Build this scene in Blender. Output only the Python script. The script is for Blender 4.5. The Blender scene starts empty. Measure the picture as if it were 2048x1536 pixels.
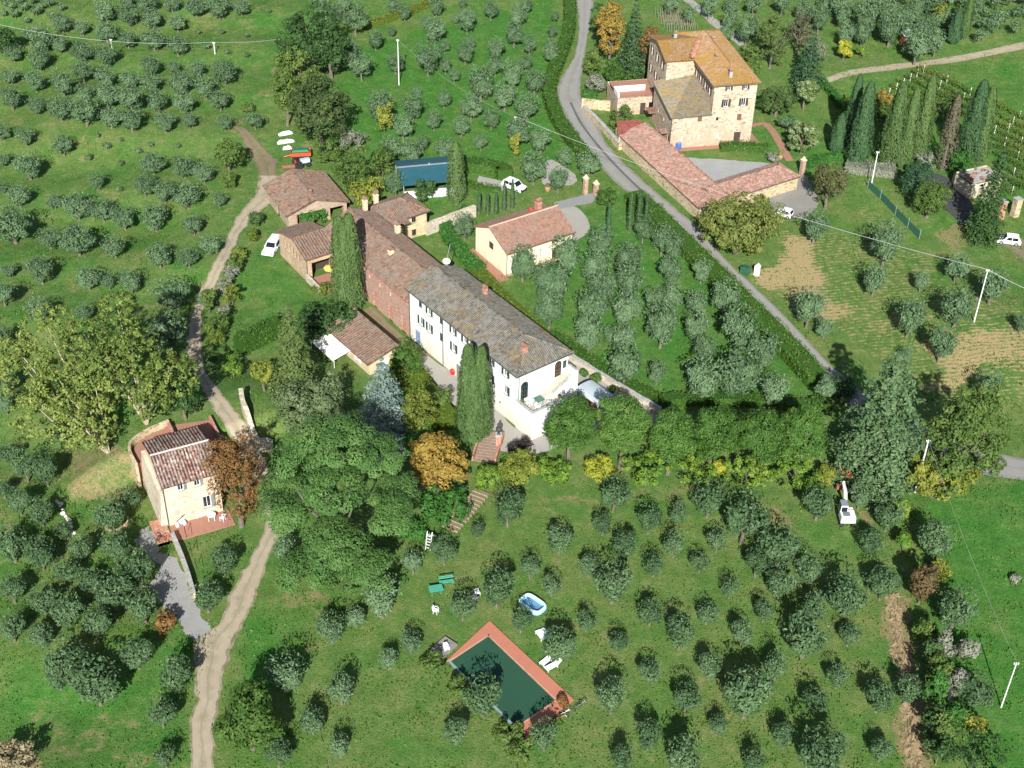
import bpy, bmesh, math, random
import numpy as np
from mathutils import Vector, Matrix

# ------------------------------------------------------------------ camera, sky, sun, exposure
F_PX, DEP, ROLL, CAMH = 2800.0, math.radians(37.0), math.radians(1.5), 108.0
cF = Vector((0, math.cos(DEP), -math.sin(DEP)))
_U0 = Vector((0, math.sin(DEP), math.cos(DEP)))
cR = math.cos(ROLL)*Vector((1, 0, 0)) + math.sin(ROLL)*_U0
cU = -math.sin(ROLL)*Vector((1, 0, 0)) + math.cos(ROLL)*_U0
scene = bpy.context.scene
COL = scene.collection
camd = bpy.data.cameras.new('camera')
camo = bpy.data.objects.new('camera', camd)
COL.objects.link(camo)
M = Matrix((cR, cU, -cF)).transposed().to_4x4()
M.translation = Vector((0, 0, CAMH))
camo.matrix_world = M
camd.sensor_width = 36.0
camd.lens = F_PX/2048*36.0
camd.clip_start = 1.0
camd.clip_end = 5000
scene.camera = camo

SUNDIR = Vector((-0.0177, -0.8324, 0.5539)).normalized()      # towards the sun
SUN_EL = math.asin(SUNDIR.z)
world = bpy.data.worlds.new('World')
scene.world = world
world.use_nodes = True
wn = world.node_tree
sky = wn.nodes.new('ShaderNodeTexSky')
sky.sky_type = 'NISHITA'
sky.sun_disc = False
sky.sun_elevation = SUN_EL
sky.sun_rotation = math.atan2(SUNDIR.x, SUNDIR.y)
wn.links.new(sky.outputs[0], wn.nodes['Background'].inputs['Color'])
wn.nodes['Background'].inputs['Strength'].default_value = 0.066
sund = bpy.data.lights.new('sun', 'SUN')
sund.energy = 5.0
sund.angle = math.radians(0.5)
sund.color = (1.0, 0.985, 0.945)
suno = bpy.data.objects.new('sun', sund)
COL.objects.link(suno)
suno.rotation_euler = (-SUNDIR).to_track_quat('-Z', 'Y').to_euler()
suno.location = (0, -50, 150)
vs = scene.view_settings
vs.view_transform = 'Standard'
try: vs.look = 'None'
except Exception: pass
vs.exposure = 0.72
vs.gamma = 1.0
vs.use_curve_mapping = False

rng = np.random.default_rng(7)
random.seed(7)

# ------------------------------------------------------------------ the lie of the land
def _ss(a, b, v):
    t = np.clip((np.asarray(v, float)-a)/(b-a), 0, 1)
    return t*t*(3-2*t)

_perm = np.random.default_rng(3).random((256, 256))
def vnoise(x, y):
    x = np.asarray(x, float); y = np.asarray(y, float)
    xi = np.floor(x).astype(int); yi = np.floor(y).astype(int)
    fx = x-xi; fy = y-yi
    fx = fx*fx*(3-2*fx); fy = fy*fy*(3-2*fy)
    g = lambda i, j: _perm[i & 255, j & 255]
    return (g(xi, yi)*(1-fx)+g(xi+1, yi)*fx)*(1-fy)+(g(xi, yi+1)*(1-fx)+g(xi+1, yi+1)*fx)*fy
def fbm(x, y, o=4):
    s = 0; a = 0.5; t = 0
    for k in range(o):
        s = s+a*vnoise(np.asarray(x)*2**k+17*k, np.asarray(y)*2**k+31*k); t += a; a *= .5
    return s/t

def hgt(x, y):
    x = np.asarray(x, float); y = np.asarray(y, float)
    w = _ss(-29, -48, x)
    w = w*_ss(11, 22, np.hypot(x+35, y-118))*_ss(13, 24, np.hypot(x+31, y-186))
    e = _ss(50, 64, x)
    lump = (fbm(x/26+5, y/20+9, 2)-.5)*3.2
    bank = np.sin(y*0.34+0.03*x+2.2*fbm(x/30, y/30, 2))*0.35
    d = -(x+41.6)*.446+(y-122.4)*.895                            # rise behind the small stone house
    rise = 3.0*_ss(.1, 3.4, d)*_ss(-54, -44, x)*_ss(-17, -29, x)*_ss(149, 134, y)
    return rise+w*(lump+bank-0.07*np.clip(-x-42, 0, 60)) + e*(lump*.6) + _ss(90, 78, y)*0.0

def ray(px, py):
    return (cF*F_PX + cR*(px-1024) + cU*(768-py))
def uz(px, py, z):
    d = ray(px, py); t = (z-CAMH)/d.z
    return Vector((d.x*t, d.y*t, z))
def G(px, py, up=0.0):
    """ground point seen at a photo pixel (up: metres above ground of the seen point); returns the foot"""
    z = 0.0
    for _ in range(6):
        p = uz(px, py, z+up)
        z = float(hgt(p.x, p.y))
    return Vector((p.x, p.y, z))
def pxs(p):
    """photo pixels per metre across the view at p"""
    return F_PX/((Vector(p)-Vector((0, 0, CAMH))).dot(cF))
def pxm(x, y, z):
    vx = np.asarray(x, float); vy = np.asarray(y, float); vz = np.asarray(z, float)-CAMH
    k = F_PX/np.maximum(vx*cF.x+vy*cF.y+vz*cF.z, 1)
    return 1024+k*(vx*cR.x+vy*cR.y+vz*cR.z), 768-k*(vx*cU.x+vy*cU.y+vz*cU.z)
def dep(p):
    p = Vector(p); return math.atan2(CAMH-p.z, math.hypot(p.x, p.y))

# ------------------------------------------------------------------ materials
MATS = {}
def ramp(nt, stops):
    r = nt.nodes.new('ShaderNodeValToRGB')
    e = r.color_ramp.elements
    while len(e) > 1: e.remove(e[-1])
    e[0].position = stops[0][0]; e[0].color = (*stops[0][1], 1)
    for p, c in stops[1:]:
        k = e.new(p); k.color = (*c, 1)
    return r
def even(cols):
    n = len(cols)
    return [(i/(n-1) if n > 1 else 0, c) for i, c in enumerate(cols)]
def newmat(name):
    m = bpy.data.materials.new(name); m.use_nodes = True
    nt = m.node_tree; b = nt.nodes['Principled BSDF']
    return m, nt, b
def nd(nt, t, **kw):
    n = nt.nodes.new(t)
    for k, v in kw.items(): setattr(n, k, v)
    return n
def noise(nt, scale, detail=4, vec=None, rough=.55, dist=0.0):
    n = nt.nodes.new('ShaderNodeTexNoise'); n.inputs['Scale'].default_value = scale
    n.inputs['Detail'].default_value = detail; n.inputs['Roughness'].default_value = rough
    n.inputs['Distortion'].default_value = dist
    if vec is not None: nt.links.new(vec, n.inputs['Vector'])
    return n
def geo(nt):
    return nt.nodes.new('ShaderNodeNewGeometry').outputs['Position']
def math_(nt, op, a, b=None, clamp=False):
    n = nt.nodes.new('ShaderNodeMath'); n.operation = op; n.use_clamp = clamp
    for i, v in enumerate((a, b)):
        if v is None: continue
        if isinstance(v, (int, float)): n.inputs[i].default_value = v
        else: nt.links.new(v, n.inputs[i])
    return n.outputs[0]
def mix(nt, f, a, b, mode='MIX'):
    n = nt.nodes.new('ShaderNodeMix'); n.data_type = 'RGBA'; n.blend_type = mode
    for i, v in ((0, f), (6, a), (7, b)):
        if isinstance(v, (int, float)): n.inputs[i].default_value = v
        elif isinstance(v, tuple): n.inputs[i].default_value = (*v, 1)
        else: nt.links.new(v, n.inputs[i])
    return n.outputs[2]
def attr(nt, name):
    n = nt.nodes.new('ShaderNodeAttribute'); n.attribute_name = name
    return n.outputs['Fac']

def plain(name, c, rough=.7, var=.25, scale=1.5, metal=0.0, bump=0.0):
    if name in MATS: return MATS[name]
    m, nt, b = newmat(name)
    p = geo(nt)
    n = noise(nt, scale, 5, p)
    lo = tuple(max(0, x*(1-var)) for x in c); hi = tuple(min(1, x*(1+var*.7)) for x in c)
    r = ramp(nt, [(.25, lo), (.75, hi)])
    nt.links.new(n.outputs['Fac'], r.inputs[0])
    nt.links.new(r.outputs[0], b.inputs['Base Color'])
    b.inputs['Roughness'].default_value = rough; b.inputs['Metallic'].default_value = metal
    if bump:
        bp = nd(nt, 'ShaderNodeBump'); bp.inputs['Strength'].default_value = bump; bp.inputs['Distance'].default_value = .05
        n2 = noise(nt, scale*6, 4, p); nt.links.new(n2.outputs['Fac'], bp.inputs['Height']); nt.links.new(bp.outputs[0], b.inputs['Normal'])
    MATS[name] = m
    return m

def leafmat(name, cols, trans=.18, rnd=.3):
    if name in MATS: return MATS[name]
    m, nt, b = newmat(name)
    oi = nd(nt, 'ShaderNodeObjectInfo')
    v = attr(nt, 'var')
    f = math_(nt, 'ADD', math_(nt, 'MULTIPLY', v, 1-rnd), math_(nt, 'MULTIPLY', oi.outputs['Random'], rnd))
    r = ramp(nt, even(cols)); nt.links.new(f, r.inputs[0])
    nt.links.new(r.outputs[0], b.inputs['Base Color'])
    b.inputs['Roughness'].default_value = .62
    b.inputs['Specular IOR Level'].default_value = .25
    t = nd(nt, 'ShaderNodeBsdfTranslucent'); nt.links.new(r.outputs[0], t.inputs['Color'])
    ms = nd(nt, 'ShaderNodeMixShader'); ms.inputs[0].default_value = trans
    nt.links.new(b.outputs[0], ms.inputs[1]); nt.links.new(t.outputs[0], ms.inputs[2])
    nt.links.new(ms.outputs[0], nt.nodes['Material Output'].inputs['Surface'])
    MATS[name] = m
    return m

def tilemat(name, cols, lichen=(.33, .19, .02), lich=.0, lscale=.35, grey=(.2, .19, .17), gr=.0):
    """fired roof tiles: one tone per tile, lichen and soot in patches"""
    m, nt, b = newmat(name)
    p = geo(nt)
    v = attr(nt, 'var')
    n = noise(nt, 1.1, 5, p)
    nf = noise(nt, 4.5, 3, p, .7)
    vo = nd(nt, 'ShaderNodeTexVoronoi'); vo.inputs['Scale'].default_value = 3.1; nt.links.new(p, vo.inputs['Vector'])
    sc = nd(nt, 'ShaderNodeSeparateColor'); nt.links.new(vo.outputs['Color'], sc.inputs[0])
    f = math_(nt, 'ADD', math_(nt, 'ADD', math_(nt, 'MULTIPLY', v, .42), math_(nt, 'MULTIPLY', sc.outputs[0], .42)), math_(nt, 'ADD', math_(nt, 'MULTIPLY', math_(nt, 'SUBTRACT', n.outputs['Fac'], .35), .5), math_(nt, 'MULTIPLY', math_(nt, 'SUBTRACT', nf.outputs['Fac'], .5), .5)))
    r = ramp(nt, even(cols)); nt.links.new(f, r.inputs[0])
    c = r.outputs[0]
    if lich:
        n2 = noise(nt, lscale, 6, p, .7)
        k = nd(nt, 'ShaderNodeMapRange'); k.inputs[1].default_value = .62-lich*.35; k.inputs[2].default_value = .74-lich*.25
        nt.links.new(math_(nt, 'ADD', n2.outputs['Fac'], math_(nt, 'ADD', math_(nt, 'MULTIPLY', math_(nt, 'SUBTRACT', v, .5), .2), math_(nt, 'MULTIPLY', math_(nt, 'SUBTRACT', nf.outputs['Fac'], .5), .5))), k.inputs[0])
        c = mix(nt, k.outputs[0], c, lichen)
    if gr:
        n3 = noise(nt, .5, 6, p, .7)
        k = nd(nt, 'ShaderNodeMapRange'); k.inputs[1].default_value = .62-gr*.35; k.inputs[2].default_value = .8-gr*.25
        nt.links.new(math_(nt, 'ADD', n3.outputs['Fac'], math_(nt, 'MULTIPLY', math_(nt, 'SUBTRACT', v, .5), .3)), k.inputs[0])
        c = mix(nt, k.outputs[0], c, grey)
    nt.links.new(c, b.inputs['Base Color'])
    b.inputs['Roughness'].default_value = .9; b.inputs['Specular IOR Level'].default_value = .2
    MATS[name] = m
    return m

def stonemat(name, cols, mortar, scale=2.6, edge=.05, patch=None, pz=None):
    """rubble masonry: cells of stone in mortar"""
    m, nt, b = newmat(name)
    tc = geo(nt)
    mp = nd(nt, 'ShaderNodeMapping'); mp.inputs['Scale'].default_value = (1, 1, 1.7)
    nt.links.new(tc, mp.inputs[0])
    wob = noise(nt, 2.5, 2, tc)
    vv = nd(nt, 'ShaderNodeVectorMath', operation='MULTIPLY_ADD')
    nt.links.new(wob.outputs['Color'], vv.inputs[0]); vv.inputs[1].default_value = (.25, .25, .25); nt.links.new(mp.outputs[0], vv.inputs[2])
    vo = nd(nt, 'ShaderNodeTexVoronoi'); vo.inputs['Scale'].default_value = scale; nt.links.new(vv.outputs[0], vo.inputs['Vector'])
    ve = nd(nt, 'ShaderNodeTexVoronoi', feature='DISTANCE_TO_EDGE'); ve.inputs['Scale'].default_value = scale; nt.links.new(vv.outputs[0], ve.inputs['Vector'])
    sep = nd(nt, 'ShaderNodeSeparateColor'); nt.links.new(vo.outputs['Color'], sep.inputs[0])
    r = ramp(nt, even(cols)); nt.links.new(sep.outputs[0], r.inputs[0])
    k = nd(nt, 'ShaderNodeMapRange'); k.inputs[1].default_value = edge*.4; k.inputs[2].default_value = edge*1.6
    nt.links.new(ve.outputs['Distance'], k.inputs[0])
    c = mix(nt, k.outputs[0], mortar, r.outputs[0])
    big = noise(nt, .5, 5, tc, .65)
    if patch:
        kk = nd(nt, 'ShaderNodeMapRange'); kk.inputs[1].default_value = .5; kk.inputs[2].default_value = .62
        if pz is None: nt.links.new(big.outputs['Fac'], kk.inputs[0])
        else:
            sp = nd(nt, 'ShaderNodeSeparateXYZ'); nt.links.new(tc, sp.inputs[0])
            zz = math_(nt, 'ADD', big.outputs['Fac'], math_(nt, 'MULTIPLY', math_(nt, 'SUBTRACT', pz[0], sp.outputs[2]), pz[1]))
            nt.links.new(math_(nt, 'MINIMUM', zz, .68), kk.inputs[0])
        c = mix(nt, math_(nt, 'MULTIPLY', kk.outputs[0], .75), c, patch)
    rb = ramp(nt, [(.3, (.78, .76, .74)), (.7, (1.06, 1.06, 1.06))]); nt.links.new(big.outputs['Fac'], rb.inputs[0])
    c = mix(nt, 1.0, c, rb.outputs[0], 'MULTIPLY')
    nt.links.new(c, b.inputs['Base Color']); b.inputs['Roughness'].default_value = .92
    bp = nd(nt, 'ShaderNodeBump'); bp.inputs['Strength'].default_value = .6; bp.inputs['Distance'].default_value = .04
    nt.links.new(k.outputs[0], bp.inputs['Height']); nt.links.new(bp.outputs[0], b.inputs['Normal'])
    MATS[name] = m
    return m

def plastermat(name, c, stain, z0, z1, amount=.7, streak=.25):
    """plaster with damp and grime creeping up from the ground between z0 and z1"""
    m, nt, b = newmat(name)
    p = geo(nt)
    sp = nd(nt, 'ShaderNodeSeparateXYZ'); nt.links.new(p, sp.inputs[0])
    n = noise(nt, .9, 6, p, .65)
    k = nd(nt, 'ShaderNodeMapRange'); k.inputs[1].default_value = z1; k.inputs[2].default_value = z0
    nt.links.new(math_(nt, 'ADD', sp.outputs[2], math_(nt, 'MULTIPLY', math_(nt, 'SUBTRACT', n.outputs['Fac'], .5), 5.0)), k.inputs[0])
    mp = nd(nt, 'ShaderNodeMapping'); mp.inputs['Scale'].default_value = (3, 3, .35); nt.links.new(p, mp.inputs[0])
    n2 = noise(nt, 1.2, 5, mp.outputs[0], .6)
    r2 = ramp(nt, [(.45, (1, 1, 1)), (.75, tuple(1-streak*q for q in (.6, .7, 1)))]); nt.links.new(n2.outputs['Fac'], r2.inputs[0])
    cc = mix(nt, math_(nt, 'MULTIPLY', k.outputs[0], amount, True), c, stain)
    cc = mix(nt, 1.0, cc, r2.outputs[0], 'MULTIPLY')
    nt.links.new(cc, b.inputs['Base Color']); b.inputs['Roughness'].default_value = .85
    MATS[name] = m
    return m

def brickmat(name, c1, c2, mortar, scale=1.0, msize=.02):
    m, nt, b = newmat(name)
    p = geo(nt)
    n = noise(nt, .7, 6, p, .65)
    n2 = noise(nt, 9, 3, p)
    r = ramp(nt, even([c1, c2])); 
    nt.links.new(math_(nt, 'ADD', math_(nt, 'MULTIPLY', n.outputs['Fac'], .6), math_(nt, 'MULTIPLY', n2.outputs['Fac'], .4)), r.inputs[0])
    vo = nd(nt, 'ShaderNodeTexVoronoi'); vo.inputs['Scale'].default_value = 4.5*scale
    mp = nd(nt, 'ShaderNodeMapping'); mp.inputs['Scale'].default_value = (1, 1, 2.2); nt.links.new(p, mp.inputs[0]); nt.links.new(mp.outputs[0], vo.inputs['Vector'])
    sep = nd(nt, 'ShaderNodeSeparateColor'); nt.links.new(vo.outputs['Color'], sep.inputs[0])
    k = math_(nt, 'MULTIPLY', math_(nt, 'GREATER_THAN', sep.outputs[0], .72), .55)
    c = mix(nt, k, r.outputs[0], mortar)
    nt.links.new(c, b.inputs['Base Color']); b.inputs['Roughness'].default_value = .9
    MATS[name] = m
    return m

def glass(name='window glass', c=(.012, .016, .02)):
    if name in MATS: return MATS[name]
    m, nt, b = newmat(name)
    b.inputs['Base Color'].default_value = (*c, 1); b.inputs['Roughness'].default_value = .08
    b.inputs['Specular IOR Level'].default_value = .5
    MATS[name] = m
    return m

# ------------------------------------------------------------------ mesh collecting
class MB:
    def __init__(s): s.v = []; s.f = []; s.w = []
    def poly(s, pts, var=None):
        n = len(s.v); s.v += [tuple(p) for p in pts]; s.f.append(tuple(range(n, n+len(pts))))
        s.w.append(random.random() if var is None else var); return s
    def hexa(s, lo, hi, var=None):
        """lo, hi: four points each, anticlockwise seen from above"""
        n = len(s.v); s.v += [tuple(p) for p in lo]+[tuple(p) for p in hi]
        w = random.random() if var is None else var
        for f in ((3, 2, 1, 0), (4, 5, 6, 7), (0, 1, 5, 4), (1, 2, 6, 5), (2, 3, 7, 6), (3, 0, 4, 7)):
            s.f.append(tuple(n+i for i in f)); s.w.append(w)
        return s
    def box(s, c, size, rz=0.0, taper=1.0, var=None):
        x, y, z = c; a, b, h = size[0]/2, size[1]/2, size[2]/2
        co, si = math.cos(rz), math.sin(rz)
        q = lambda u, v, w: (x+u*co-v*si, y+u*si+v*co, z+w)
        lo = [q(-a, -b, -h), q(a, -b, -h), q(a, b, -h), q(-a, b, -h)]
        a *= taper; b *= taper
        hi = [q(-a, -b, h), q(a, -b, h), q(a, b, h), q(-a, b, h)]
        return s.hexa(lo, hi, var)
    def tube(s, pts, rads, n=6, cap=True):
        pts = [Vector(p) for p in pts]
        if not hasattr(rads, '__len__'): rads = [rads]*len(pts)
        base = len(s.v); w = random.random()
        for i, p in enumerate(pts):
            d = (pts[min(i+1, len(pts)-1)]-pts[max(i-1, 0)]).normalized()
            a = d.cross(Vector((0, 0, 1)))
            if a.length < .05: a = Vector((1, 0, 0))
            a.normalize(); b = d.cross(a)
            for k in range(n):
                t = 2*math.pi*k/n
                s.v.append(tuple(p+(a*math.cos(t)+b*math.sin(t))*rads[i]))
        for i in range(len(pts)-1):
            for k in range(n):
                k2 = (k+1) % n
                s.f.append((base+i*n+k, base+i*n+k2, base+(i+1)*n+k2, base+(i+1)*n+k)); s.w.append(w)
        if cap:
            s.f.append(tuple(base+k for k in range(n))); s.w.append(w)
            s.f.append(tuple(base+(len(pts)-1)*n+k for k in reversed(range(n)))); s.w.append(w)
        return s
    def lathe(s, c, prof, n=12, sx=1, sy=1):
        base = len(s.v); w = random.random()
        for r, z in prof:
            for k in range(n):
                t = 2*math.pi*k/n
                s.v.append((c[0]+r*sx*math.cos(t), c[1]+r*sy*math.sin(t), c[2]+z))
        for i in range(len(prof)-1):
            for k in range(n):
                k2 = (k+1) % n
                s.f.append((base+i*n+k, base+i*n+k2, base+(i+1)*n+k2, base+(i+1)*n+k)); s.w.append(w)
        s.f.append(tuple(base+(len(prof)-1)*n+k for k in range(n))); s.w.append(w)
        return s
    def prism(s, pts2, z0, z1):
        n = len(pts2)
        ar = sum(pts2[i][0]*pts2[(i+1) % n][1]-pts2[(i+1) % n][0]*pts2[i][1] for i in range(n))
        if ar < 0: pts2 = list(reversed(pts2))
        b = len(s.v); w = random.random()
        s.v += [(p[0], p[1], z0) for p in pts2]+[(p[0], p[1], z1) for p in pts2]
        s.f.append(tuple(b+i for i in reversed(range(n)))); s.f.append(tuple(b+n+i for i in range(n))); s.w += [w, w]
        for i in range(n):
            j = (i+1) % n
            s.f.append((b+i, b+j, b+n+j, b+n+i)); s.w.append(w)
        return s
    def build(s, name, mat, parent=None, loc=(0, 0, 0), rz=0.0, smooth=False):
        me = bpy.data.meshes.new(name)
        me.from_pydata(s.v, [], s.f)
        a = me.attributes.new('var', 'FLOAT', 'FACE'); a.data.foreach_set('value', np.array(s.w, dtype=np.float32))
        me.materials.append(mat)
        if smooth: me.polygons.foreach_set('use_smooth', np.ones(len(s.f), dtype=bool))
        me.update()
        o = bpy.data.objects.new(name, me); COL.objects.link(o)
        if parent is not None: o.parent = parent
        o.location = loc; o.rotation_euler = (0, 0, rz)
        return o
def npmesh(name, V, Fq, var, mat, parent=None, loc=(0, 0, 0)):
    me = bpy.data.meshes.new(name)
    V = np.asarray(V, np.float32); Fq = np.asarray(Fq, np.int32)
    k = Fq.shape[1]; nf = len(Fq)
    me.vertices.add(len(V)); me.vertices.foreach_set('co', V.ravel())
    me.loops.add(nf*k); me.loops.foreach_set('vertex_index', Fq.ravel())
    me.polygons.add(nf); me.polygons.foreach_set('loop_start', np.arange(0, nf*k, k, dtype=np.int32))
    me.update(calc_edges=True)
    a = me.attributes.new('var', 'FLOAT', 'FACE'); a.data.foreach_set('value', np.asarray(var, np.float32))
    me.materials.append(mat)
    me.update()
    if name is None: return me
    o = bpy.data.objects.new(name, me); COL.objects.link(o)
    if parent is not None: o.parent = parent
    o.location = loc
    return o
def thing(name, label, cat, loc=(0, 0, 0), rz=0.0, group=None):
    o = bpy.data.objects.new(name, None); COL.objects.link(o)
    o.empty_display_size = .5
    o.location = loc; o.rotation_euler = (0, 0, rz)
    return tag(o, label, cat, group)
def tag(o, label, cat, group=None, kind=None):
    o['label'] = label; o['category'] = cat
    if group: o['group'] = group
    if kind: o['kind'] = kind
    return o
def struct(o):
    o['kind'] = 'structure'; return o
def kids(o): return [c for c in COL.objects if c.parent == o]
def dup(root, children, loc, rz=0, sc=None, label=None, group=None):
    """copy of a thing, its parts and their sub-parts; children: [(part, [sub-parts])]"""
    r = root.copy(); COL.objects.link(r); r.location = loc; r.rotation_euler = (0, 0, rz)
    if sc is not None: r.scale = sc if hasattr(sc, '__len__') else (sc, sc, sc)
    if label: r['label'] = label
    if group: r['group'] = group
    for p, subs in children:
        c = p.copy(); COL.objects.link(c); c.parent = r
        for q in subs:
            d = q.copy(); COL.objects.link(d); d.parent = c
    return r
# ------------------------------------------------------------------ ground
def inpoly(X, Y, poly):
    r = np.zeros(X.shape, bool); n = len(poly)
    for i in range(n):
        x1, y1 = poly[i]; x2, y2 = poly[(i+1) % n]
        if y1 == y2: continue
        c = ((y1 > Y) != (y2 > Y)) & (X < (x2-x1)*(Y-y1)/(y2-y1)+x1)
        r ^= c
    return r
def distpoly(X, Y, poly):
    d = np.full(X.shape, 1e9); n = len(poly)
    for i in range(n):
        x1, y1 = poly[i]; x2, y2 = poly[(i+1) % n]
        L = (x2-x1)**2+(y2-y1)**2+1e-9
        t = np.clip(((X-x1)*(x2-x1)+(Y-y1)*(y2-y1))/L, 0, 1)
        d = np.minimum(d, np.hypot(X-x1-t*(x2-x1), Y-y1-t*(y2-y1)))
    return np.where(inpoly(X, Y, poly), d, -d)

def make_ground():
    fx = np.arange(-118, 118.1, .6); fy = np.arange(66, 306, .6)
    xs = np.concatenate([[-2500, -1200, -600, -350, -220, -150], fx, [150, 220, 350, 600, 1200, 2500]])
    ys = np.concatenate([[-1500, -600, -200, -50, 20, 50], fy, [330, 380, 460, 600, 900, 1600, 3500]])
    X, Y = np.meshgrid(xs, ys); Z = hgt(X, Y)
    V = np.stack([X.ravel(), Y.ravel(), Z.ravel()], 1)
    nx, ny = len(xs), len(ys)
    idx = np.arange(nx*ny).reshape(ny, nx)
    Fq = np.stack([idx[:-1, :-1].ravel(), idx[:-1, 1:].ravel(), idx[1:, 1:].ravel(), idx[1:, :-1].ravel()], 1)
    P, Q = pxm(X, Y, Z)
    near = (Y > 60) & (Y < 320)
    P = np.where(near, P, -9999); 
    wx = (fbm(X/3, Y/3)-.5)*46+(fbm(X/11+8, Y/11)-.5)*60; wy = (fbm(X/3+40, Y/3)-.5)*34+(fbm(X/11+60, Y/11)-.5)*40
    Pw, Qw = P+wx, Q+wy
    def zone(poly, soft=14): return _ss(-soft, soft, distpoly(Pw, Qw, poly))
    lush = np.full(X.shape, .38)
    for poly, a in (([(680, 170), (760, 60), (1100, 0), (1130, 60), (1100, 200), (1180, 350), (1040, 330), (760, 330), (690, 260)], .95),
                    ([(1000, 470), (1180, 410), (1300, 420), (1640, 790), (1330, 800), (1080, 640)], .8),
                    ([(1830, 990), (2200, 940), (2200, 1700), (1960, 1700), (1900, 1300)], 1.0),
                    ([(1000, 1060), (1700, 1060), (1790, 1500), (1500, 1600), (820, 1560), (880, 1150)], .3),
                    ([(470, 560), (540, 500), (660, 600), (560, 690), (470, 720)], .75),
                    ([(0, 1330), (380, 1250), (380, 1600), (0, 1600)], .75),
                    ([(490, 1220), (600, 1200), (600, 1330), (470, 1400)], 1.0),
                    ([(540, 0), (700, 0), (560, 130), (480, 200), (430, 90)], .7),
                    ([(1500, 250), (1640, 280), (1650, 350), (1560, 330), (1500, 300)], .8),
                    ([(860, 400), (960, 380), (960, 420), (860, 450)], .7),
                    ([(1660, 160), (2100, 120), (2100, 420), (1700, 330)], .75),
                    ([(0, 60), (540, 60), (540, 240), (0, 240)], .45),
                    ([(0, 300), (470, 300), (400, 640), (0, 700)], .5)):
        w = zone(poly, 22); lush = lush*(1-w)+a*w
    straw = np.zeros(X.shape)
    for poly, a in (([(1500, 540), (1600, 440), (1660, 450), (1790, 470), (1900, 560), (2100, 590), (2100, 800), (1990, 840), (1860, 800), (1780, 730), (1690, 700)], .52),
                    ([(1500, 560), (1585, 450), (1632, 465), (1640, 540), (1640, 600), (1590, 610)], 1.0),
                    ([(1540, 585), (1640, 590), (1700, 610), (1660, 650), (1590, 640)], .85),
                    ([(1830, 690), (1900, 650), (2100, 640), (2100, 720), (1980, 730), (1900, 790), (1830, 780), (1880, 730)], .85),
                    ([(1690, 640), (1800, 600), (1860, 650), (1760, 680)], .6),
                    ([(-60, 1470), (40, 1480), (75, 1520), (60, 1600), (-60, 1600)], 1.0),
                    ([(1700, 400), (1790, 440), (1850, 470), (1720, 440)], .6)):
        w = zone(poly, 24); straw = np.maximum(straw, a*w)
    soil = np.zeros(X.shape)
    for poly, a in (([(1510, 1005), (1600, 1005), (1625, 1050), (1590, 1075), (1540, 1050)], .8),
                    ([(1768, 1185), (1822, 1200), (1850, 1400), (1866, 1600), (1788, 1600), (1776, 1440), (1790, 1350), (1755, 1260)], .9),
                    ([(1715, 1010), (1745, 1000), (1750, 1060), (1720, 1060)], .8),
                    ([(0, 222), (110, 245), (160, 255), (100, 260), (0, 240)], .7),
                    ([(130, 900), (250, 870), (310, 940), (300, 1010), (200, 1010), (140, 990)], .82),
                    ([(530, 1175), (620, 1180), (670, 1200), (640, 1240), (560, 1210)], .75),
                    ([(600, 1260), (630, 1260), (640, 1300), (605, 1300)], .75),
                    ([(1070, 985), (1400, 980), (1440, 1000), (1100, 1005)], .75),
                    ([(650, 1090), (760, 1120), (850, 1160), (760, 1180), (640, 1180)], .4),
                    ([(900, 1090), (960, 1060), (980, 1120), (930, 1160)], .35),
                    ([(540, 120), (552, 120), (548, 150), (520, 152)], .9),
                    ([(480, 190), (520, 180), (515, 205), (480, 205)], .8),
                    ([(585, 285), (640, 270), (680, 320), (610, 340), (560, 320)], .6),
                    ([(380, 180), (400, 170), (410, 240), (380, 230)], .5),
                    ([(340, 250), (480, 240), (480, 262), (340, 258)], .75),
                    ([(230, 1200), (260, 1190), (270, 1250), (235, 1250)], .7),
                    ([(570, 1400), (680, 1400), (820, 1470), (760, 1480), (690, 1430), (570, 1440)], .55),
                    ([(0, 1130), (60, 1140), (110, 1170), (60, 1180), (0, 1160)], .6),
                    ([(1830, 455), (1900, 440), (1940, 470), (1990, 500), (1900, 500)], .8),
                    ([(690, 0), (560, 0), (560, 0), (0, 0), (0, 60), (80, 80), (130, 20)], .4),
                    ([(760, 880), (860, 850), (960, 950), (880, 1000), (800, 990)], .7),
                    ([(1080, 930), (1700, 930), (1700, 985), (1080, 985)], .35),
                    ([(1090, 460), (1100, 460), (1200, 720), (1140, 700)], .2),
                    ([(1270, 700), (1390, 690), (1380, 735), (1290, 730)], .4)):
        w = zone(poly, 9); soil = np.maximum(soil, a*w)
    # turned strips along the olive rows and trodden grass
    soil = np.maximum(soil, .66*_ss(.6, .74, fbm(X/9+3, Y/5+1, 4))*_ss(-22, -34, X))
    soil = np.maximum(soil, .25*_ss(.62, .78, fbm(X/7+53, Y/6+21, 4)))
    bank = np.sin(Y*0.34+0.03*X+2.2*fbm(X/30, Y/30, 2))
    soil = np.maximum(soil, .62*_ss(.78, .97, bank)*_ss(.42, .6, fbm(X/12+7, Y/4+2, 3))*_ss(-30, -40, X))
    o = npmesh('ground', V, Fq, np.zeros(len(Fq)), ground_mat())
    me = o.data
    for n_, arr in (('lush', lush), ('straw', straw), ('soil', soil)):
        a = me.attributes.new(n_, 'FLOAT', 'POINT'); a.data.foreach_set('value', arr.ravel().astype(np.float32))
    me.polygons.foreach_set('use_smooth', np.ones(len(Fq), dtype=bool))
    return struct(o)

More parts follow.
